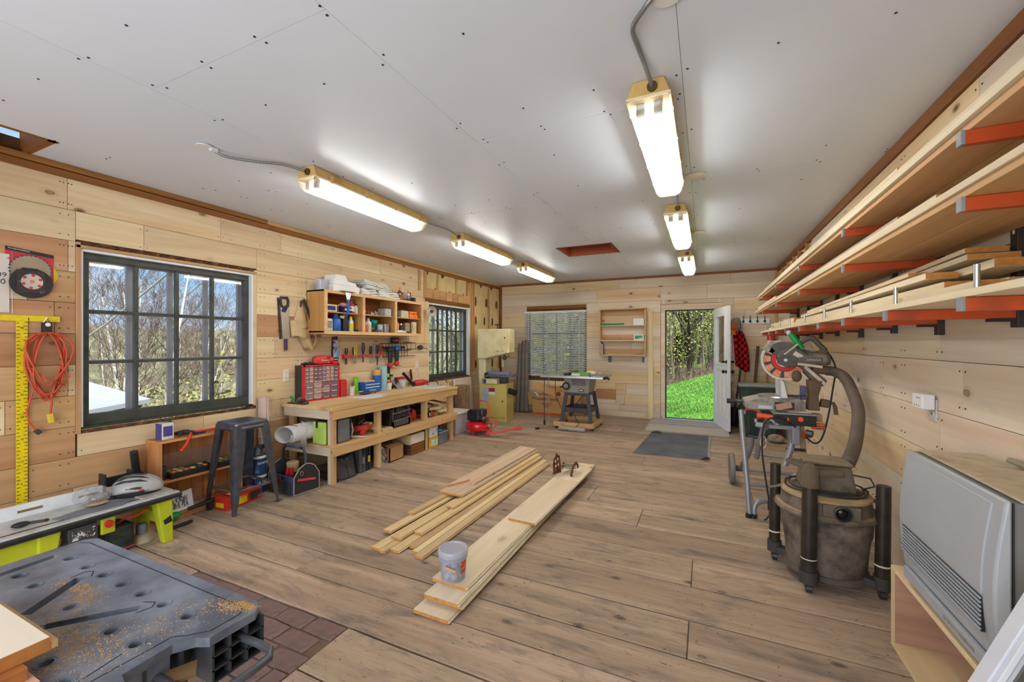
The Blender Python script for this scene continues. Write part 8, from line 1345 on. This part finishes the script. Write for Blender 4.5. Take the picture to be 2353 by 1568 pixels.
    part('d_handle',B().tube(crs([(.70,Y,1.425),(.735,Y,1.47),(.79,Y,1.50),(.81,Y,1.495),(.855,Y,1.44),(.89,Y,1.40),(.885,Y,1.372)],5),.020,12),GRY2,t,sm=True); part('d_handle_base',B().tube([(.88,Y,1.37),(.80,Y,1.365),(.70,Y,1.40)],[.024,.02,.02],10),GRY2,t,sm=True); part('trigger_block',B().box(.85,Y-.025,1.365,.905,Y+.025,1.405),SAND,t,bev=.01)
    part('swing_arm',B().prism([(.70,1.27),(.76,1.275),(.90,1.15),(.88,1.105),(.83,1.10)],'XZ',Y-.04,Y+.06),GRY2,t,bev=.008); part('arm_edge',B().bar((.745,Y-.045,1.262),(.885,Y-.045,1.118),.006,.026,(0,0,1)),mat('pale link',(0,0,0)),t,bev=.002); part('dust_spout',B().cyl((.80,Y,1.24),(.912,Y+.01,1.232),.036),SAND,t,sm=True); part('spring_case',B().ball((.69,Y-.02,1.18),(.04,.04,.05)),SAND,t,sm=True)
    part('pivot_post',B().rings([[(.765,Y-.05,.90),(.85,Y-.05,.90),(.85,Y+.07,.90),(.765,Y+.07,.90)],[(.775,Y-.045,1.02),(.84,Y-.045,1.02),(.84,Y+.06,1.02),(.775,Y+.06,1.02)],[(.77,Y-.05,1.15),(.87,Y-.05,1.15),(.87,Y+.07,1.15),(.77,Y+.07,1.15)]]),SAND,t,bev=.008); part('laser_box',B().box(.715,Y-.05,.985,.755,Y+.0,1.10),mat('purple blue part',S(84,80,112),.5),t,bev=.006); part('lock_knob',B().cyl((.86,Y,.965),(.915,Y,.955),.034),SAND,t,sm=True); part('lock_lever',B().tube([(.91,Y,.965),(.945,Y-.01,.965),(.955,Y-.02,.93),(.962,Y-.02,.875)],[.012,.014,.016,.015]),SAND,t,sm=True)
    part('rod',B().cyl((.58,Y-.06,1.014),(.75,Y-.06,1.022),.006),DSTEEL,t)
    CB=mat('black rubber',(0,0,0))
    part('power_cord',B().tube(crs([(.90,Y,1.39),(.935,Y-.02,1.33),(.955,Y-.03,1.24),(.93,Y-.06,1.08),(.885,Y-.12,.86),(.84,Y-.15,.70),(.79,Y-.16,.655),(.73,Y-.17,.70)],8),.0065,8),CB,t,sm=True)
    part('power_cord',B().tube(crs([(.66,4.05,.775),(.56,4.0,.845),(.47,3.98,.84),(.425,3.98,.76),(.42,3.98,.55),(.455,3.98,.26),(.47,3.98,.17)],8),.0065,8),CB,t,sm=True); part('cord_plug',B().cyl((.47,3.98,.17),(.472,3.98,.10),.014),CB,t,sm=True); part('cord_tail',B().tube([(.472,3.98,.10),(.47,3.98,.05),(.445,3.97,.02),(.43,3.965,.012)],.006),CB,t,sm=True)
mitresaw()
# ================================================================ outdoors
def gh(x,y):
    if x>6: z=1.9+.1*(x-6)
    elif x>-8: z=-.16+.33*(x+.25)
    else:
        z=-2.72+.20*(x+8); z=max(z,-15)
        if x<-75: q=min(1,(-75-x)/190.); q=q*q*(3-2*q); z=-15+15*q
    z+=.22*math.sin(x*.21+1)*math.sin(y*.17)*min(1,max(0,abs(y-8.5)/14. if x>-5 else 1))+ (.017*(y-8.5) if y>8.5 else 0)
    if x<-75: z+=1.2*math.sin(y*.021+.6)*min(1,(-75-x)/120.)
    return z
GRASS=mat('lawn grass',S(112,158,72),.9,var=.35,vs=2.2,bump=.8,bs=60,dirt=S(150,178,96),ds=1.1,dl=(.5,.75),spec=.1)
def ground(name,xs,ys,m):
    b=B(); vs=[(x,y,gh(x,y)) for x in xs for y in ys]; n=len(ys)
    b.add(vs,[(i*n+j,(i+1)*n+j,(i+1)*n+j+1,i*n+j+1) for i in range(len(xs)-1) for j in range(n-1)]); o=struct(name,b,m); o.data.shade_smooth(); return o
import itertools
ys_=[8.6+.5*k for k in range(60)]+[40+6*k for k in range(20)]
ground('lawn',[-4.6+.4*k for k in range(60)]+[20+5*k for k in range(8)],ys_,GRASS)
ground('hillside_ground',[-300+9*k for k in range(27)]+[-60+2.4*k for k in range(24)],[-120+8*k for k in range(14)]+[-8+1.2*k for k in range(40)]+[42+9*k for k in range(26)],mat('brush ground',S(118,122,74),.95,var=.3,vs=.35,dirt=S(140,120,86),ds=.8))
# grass blades near the door
random.seed(40); gb=B()
for _ in range(16000):
    y=8.65+abs(random.gauss(0,1))*5.5; x=random.uniform(-1.1-.09*(y-8),.6+.06*(y-8)); z=gh(x,y)-.01; h=random.uniform(.03,.065); a=random.uniform(0,PI); w_=.006+.0012*(y-8); dx,dy=math.cos(a)*w_,math.sin(a)*w_; lx,ly=random.gauss(0,.025),random.gauss(0,.025)
    gb.add([(x-dx,y-dy,z),(x+dx,y+dy,z),(x+lx,y+ly,z+h)],[(0,1,2)])
o=solo('grass_blades',gb,mat('grass blade',S(112,168,74),.8,var=.4,vs=1.4,dirt=S(160,190,104),ds=2,spec=.1),'tufts of bright green grass on the lawn outside the door','grass',kind='stuff')
def branchy(b,p,d,L,r,depth,tips,spread=.6,up=.25,seg=3,kids=(2,3),taper=.62,mn=.006,ns=5):
    pts=[p]; rr=[r]; q=Vector(p); dd=Vector(d).normalized()
    for k in range(seg):
        dd=(dd+Vector((random.gauss(0,.10),random.gauss(0,.10),random.gauss(0,.06)+up*.12))).normalized(); q=q+dd*L/seg; pts.append(tuple(q)); rr.append(max(mn,r*(1-(1-taper)*(k+1)/seg)))
    b.tube(pts,rr,ns if depth>1 else 3,cap=False)
    if depth==0: tips.append((q,dd)); return
    n=random.randint(*kids)
    for i in range(n):
        a=random.uniform(0,2*PI); o=dd.orthogonal().normalized(); o=Matrix.Rotation(a,3,dd)@o
        nd=(dd+o*random.uniform(spread*.5,spread*1.2)+Vector((0,0,up*.3))).normalized()
        st=Vector(pts[random.randint(max(1,seg-1),seg)]) if i else q
        branchy(b,st,nd,L*random.uniform(.62,.85),rr[-1]*.8,depth-1,tips,spread,up,seg,kids,taper,mn,ns)
def leaves(b,tips,n,sz,sp):
    for q,dd in tips:
        for _ in range(n):
            c=q+Vector((random.gauss(0,sp),random.gauss(0,sp),random.gauss(0,sp*.7))); u=Vector((random.gauss(0,1),random.gauss(0,1),random.gauss(0,1))).normalized(); v=u.orthogonal().normalized(); s=sz*random.uniform(.6,1.3)
            b.add([c-u*s,c+v*s*.6,c+u*s,c-v*s*.6],[(0,1,2,3)])
LEAF=mat('young leaves',S(182,182,104),.7,var=.5,vs=3,spec=.2,dirt=S(138,144,84),ds=1.7); BARKM=mat('dark bark',S(92,80,68),.95,var=.3,vs=8,bump=.6,bs=30,st=(1,1,.25)); BIRCH=mat('birch bark',S(224,220,214),.7,var=.06,dirt=S(96,90,84),ds=6,dl=(.62,.7),st=(1,1,3)); TWIG=mat('brown grey twigs',S(112,96,86),.9,var=.2)
LEAF2=mat('olive leaves',S(158,154,96),.8,var=.45,vs=2,spec=.1,dirt=S(136,122,92),ds=1.2)
def protoleaf(seed,Ht,depth,nl,lab):
    random.seed(seed); t=T('leafy_tree',lab,'tree',(0,0,0),rz=0.0); b=B(); tips=[]
    branchy(b,(0,0,0),(random.gauss(0,.06),random.gauss(0,.06),1),Ht*.34,.16,depth,tips,.75,.1,3,(2,3)); branchy(b,(0,0,Ht*.16),(.5,.1,.8),Ht*.2,.06,depth-1,tips,.8,.05,3,(2,3)); branchy(b,(0,0,Ht*.2),(-.5,-.2,.8),Ht*.2,.06,depth-1,tips,.8,.05,3,(2,3))
    part('branches',b,BARKM,t); lb=B(); leaves(lb,tips,nl*4,.05,.5); o=part('foliage',lb,LEAF,t); o['kind']='stuff'; return t
P=[protoleaf(51,9,4,16,'x'),protoleaf(52,11,4,14,'x'),protoleaf(53,7,4,18,'x')]
spots=[(-2.3,20.5),(-.7,22.5),(.9,21.3),(2.4,23),(-3.9,22.5),(-1.5,26),(.2,27),(-6.0,21),(-8.6,19.5),(-11.2,21),(-5.2,25.5),(-10,26),(-3.2,29),(1.7,28.5),(3.9,25),(-7.6,28.5),(-13.6,26.5),(-.4,31)]
where=['just left of the lawn edge seen through the door','in the middle of the woods seen through the door','at the right of the woods seen through the door','beyond the right door jamb','left of the door view in the front row','second row left of centre beyond the lawn','second row right of centre beyond the lawn','front row behind the right half of the blind','front row behind the middle of the blind','front row behind the left edge of the blind','second row behind the right half of the blind','second row behind the left half of the blind','third row left of the door view','third row right of the door view','far right of the woods','third row behind the blind','far left of the woods behind the blind','farthest tree straight beyond the door']
random.seed(60)
for i,(x,y) in enumerate(spots):
    s=P[i] if i<3 else dup(P[i%3],(0,0,0)); s.location=(x,y,gh(x,y)-.05); s.rotation_euler=(0,0,random.uniform(0,6)); s['label']='yellow green leafed tree, '+where[i]; s['group']='leafy trees beyond the lawn'
# thin bare stems and undergrowth behind the lawn
random.seed(61)
sb=B()
lv=B()
for k in range(260):
    x=random.uniform(-16,6); y=19.6+random.expovariate(.35)+.10*abs(x); z=gh(x,y); h=random.uniform(1.2,6); lean=random.gauss(0,.07)
    sb.tube([(x,y,z),(x+lean*h*.5,y,z+h*.5),(x+lean*h+random.gauss(0,.1),y,z+h)],[random.uniform(.015,.05),.025,.01],4,cap=False)
    leaves(lv,[(Vector((x+lean*h*q+random.gauss(0,.3),y+random.gauss(0,.3),z+h*q)),None) for q in (.35,.6,.8,1.05,1.3)],26,.045,.42)
solo('sapling_leaves',lv,LEAF,'pale yellow green leaves on the saplings behind the lawn','leaves',kind='stuff'); o=solo('saplings',sb,mat('sapling bark',S(140,124,112),.95,var=.3,vs=2),'thicket of thin bare saplings behind the lawn','saplings',kind='stuff')
ub=B()
for k in range(2600):
    x=random.uniform(-15,5); y=19.3+random.expovariate(.8)+.08*abs(x); z=gh(x,y); a=random.uniform(0,PI); h=random.uniform(.2,1.1)
    ub.add([(x,y,z),(x+.02,y,z),(x+math.cos(a)*.25*h,y+math.sin(a)*.25*h,z+h)],[(0,1,2)])
o=solo('undergrowth',ub,mat('purple brown stalks',S(142,112,104),.95,var=.35,vs=2),'low purplish brown undergrowth along the lawn edge','undergrowth',kind='stuff')
# birches outside the big window
def birch(loc,seed,dirs,label,Ht=7.5):
    random.seed(seed); t=T('birch_tree',label,'tree',loc,'bare birches outside the big window',rz=0.); b=B(); tw=B(); 
    for (dx,dy,h,r) in dirs:
        tips=[]; pts=[]; rr=[]; n=7
        for k in range(n+1):
            q=k/n; pts.append((dx*q*h+.06*math.sin(q*5+dx*9),dy*q*h,h*q)); rr.append(r*(1-.8*q))
        b.tube(pts,rr,7,cap=False)
        for k in range(3,n+1):
            for s in range(3):
                a=random.uniform(0,2*PI); d=Vector((math.cos(a)*.7,math.sin(a)*.7,random.uniform(.6,1.3))); tp=[]
                branchy(tw,Vector(pts[k]),d,h*.14*(1.25-.4*k/n),rr[k]*.30+.006,4 if s<2 else 3,tp,.7,.2,3,(2,4),.6,.006,3)
    part('trunk',b,BIRCH,t,sm=True); o=part('twigs',tw,TWIG,t); o['kind']='stuff'
def ray_at(px,D):      # ground point D metres out on the bearing of a window pane
    u=(px-1176.5)/963.; c,q=math.cos(TH),math.sin(TH); x,y=D*(u*c-q),D*(u*q+c); return (x,y,gh(x,y))
for a in ((306,22,71,[(-.16,-.06,10.2,.14),(-.04,.05,11.2,.13)],'forked white birch behind the left half of the big window'),(348,20,72,[(-.12,-.06,9.6,.13),(.10,.10,10.9,.14)],'tall white birch forking behind the centre of the big window'),(432,24,73,[(.05,.12,9.6,.10),(.12,.20,9.0,.07)],'slender birch behind the right part of the big window'),(250,27,74,[(-.05,-.02,11.2,.11),(.05,.10,10.6,.10)],'farther birch behind the far left panes'),(505,30,75,[(-.03,.03,9.6,.09),(-.10,-.06,9.4,.07)],'farther birch behind the rightmost panes'),(395,31,76,[(.02,.05,12.4,.10)],'farthest birch behind the middle of the big window')):
    birch(ray_at(a[0],a[1]),a[2],a[3],a[4])
# shed roof below the window
t=T('shed','low shed with a flat grey roof below the big window','shed',(-13.2,2.6,gh(-13.2,2.6))); zr=.05
rf=[(-10.35,3.1),(-11.8,5.35),(-15.2,4.9),(-17.,-1.5),(-10.2,-1.5)]
b=B().add([(x,y,.10 if i in(0,1,4) else .62) for i,(x,y) in enumerate(rf)],[(0,1,2,3,4)]); part('roof',b,mat('grey metal roof',S(176,180,190),.5,var=.05),t,th=.10)
b=B(); b.rings([[(x*.985-.2,y*.97,-5.) for x,y in rf],[(x*.985-.2,y*.97,.06 if i in(0,1,4) else .54) for i,(x,y) in enumerate(rf)]],cap=False); part('wall',b,mat('shed boards',S(116,98,84),.9,var=.2),t)
solo('overhead_wire',B().tube([(-4.5,2.9,2.9),(-7,2.7,1.7),(-10.3,2.4,.35)],.012),OFFW,'pale wire running down from the building to the shed roof','wire')
# brush on the slope, woods across the valley
def bushes(seed,n,area,hr,m,mt,name,label,cat,lf,sz,sp):
    random.seed(seed); b=B(); lb=B()
    for k in range(n):
        x,y=random.uniform(*area[0]),random.uniform(*area[1]); z=gh(x,y); h=random.uniform(*hr); tips=[]
        for q in range(4):
            a=random.uniform(0,6.3); branchy(b,(x,y,z),(math.cos(a)*.45,math.sin(a)*.45,1),h*.42,.028,2,tips,.6,.1,2,(2,3),.6,.008,3)
        leaves(lb,tips,lf,sz,sp)
    o=solo(name,b,mt,label+', stems',cat,kind='stuff'); o=solo(name+'_foliage',lb,m,label+', leaves',cat,kind='stuff')
bushes(81,85,((-34,-15),(-2,30)),(2.6,6.0),LEAF2,TWIG,'valley_brush','olive brush on the slope below the big window','brush',7,.085,.4)
bushes(82,40,((-24,-13.5),(7,34)),(2.4,5.0),mat('sage leaves',S(150,164,116),.8,var=.4,vs=2,spec=.1),TWIG,'slope_thicket','sage green thicket below the right hand panes','brush',9,.075,.35)
random.seed(90); fb=B(); cols_=0
def blob(x,y,z,r,h):
    n=6; rs=[]
    for zz,k in((0,.55),(.35,1.),(.7,.75),(1,.12)): rs.append([(x+r*k*math.cos(2*PI*a/n+zz)*random.uniform(.8,1.2),y+r*k*math.sin(2*PI*a/n+zz)*random.uniform(.8,1.2),z+h*zz*random.uniform(.92,1.08)) for a in range(n)])
    fb.rings(rs)
for _ in range(6500):
    x=-38-random.random()**1.0*235; y=random.uniform(-90,250); z=gh(x,y)
    blob(x,y,z-.5,random.uniform(1.4,2.8),random.uniform(4,8.5))
for _ in range(700):
    x=random.uniform(-60,40); y=34+random.random()*22+.1*abs(x); blob(x,y,gh(x,y)-.5,random.uniform(1.2,2.4),random.uniform(5,11))
solo('valley_woods',fb,mat('far woods',S(140,140,112),.95,var=.4,vs=.22,spec=.05,dirt=S(124,112,98),ds=.35),'distant spring woods covering the hills around the building','woods',kind='stuff')
flush_texts()
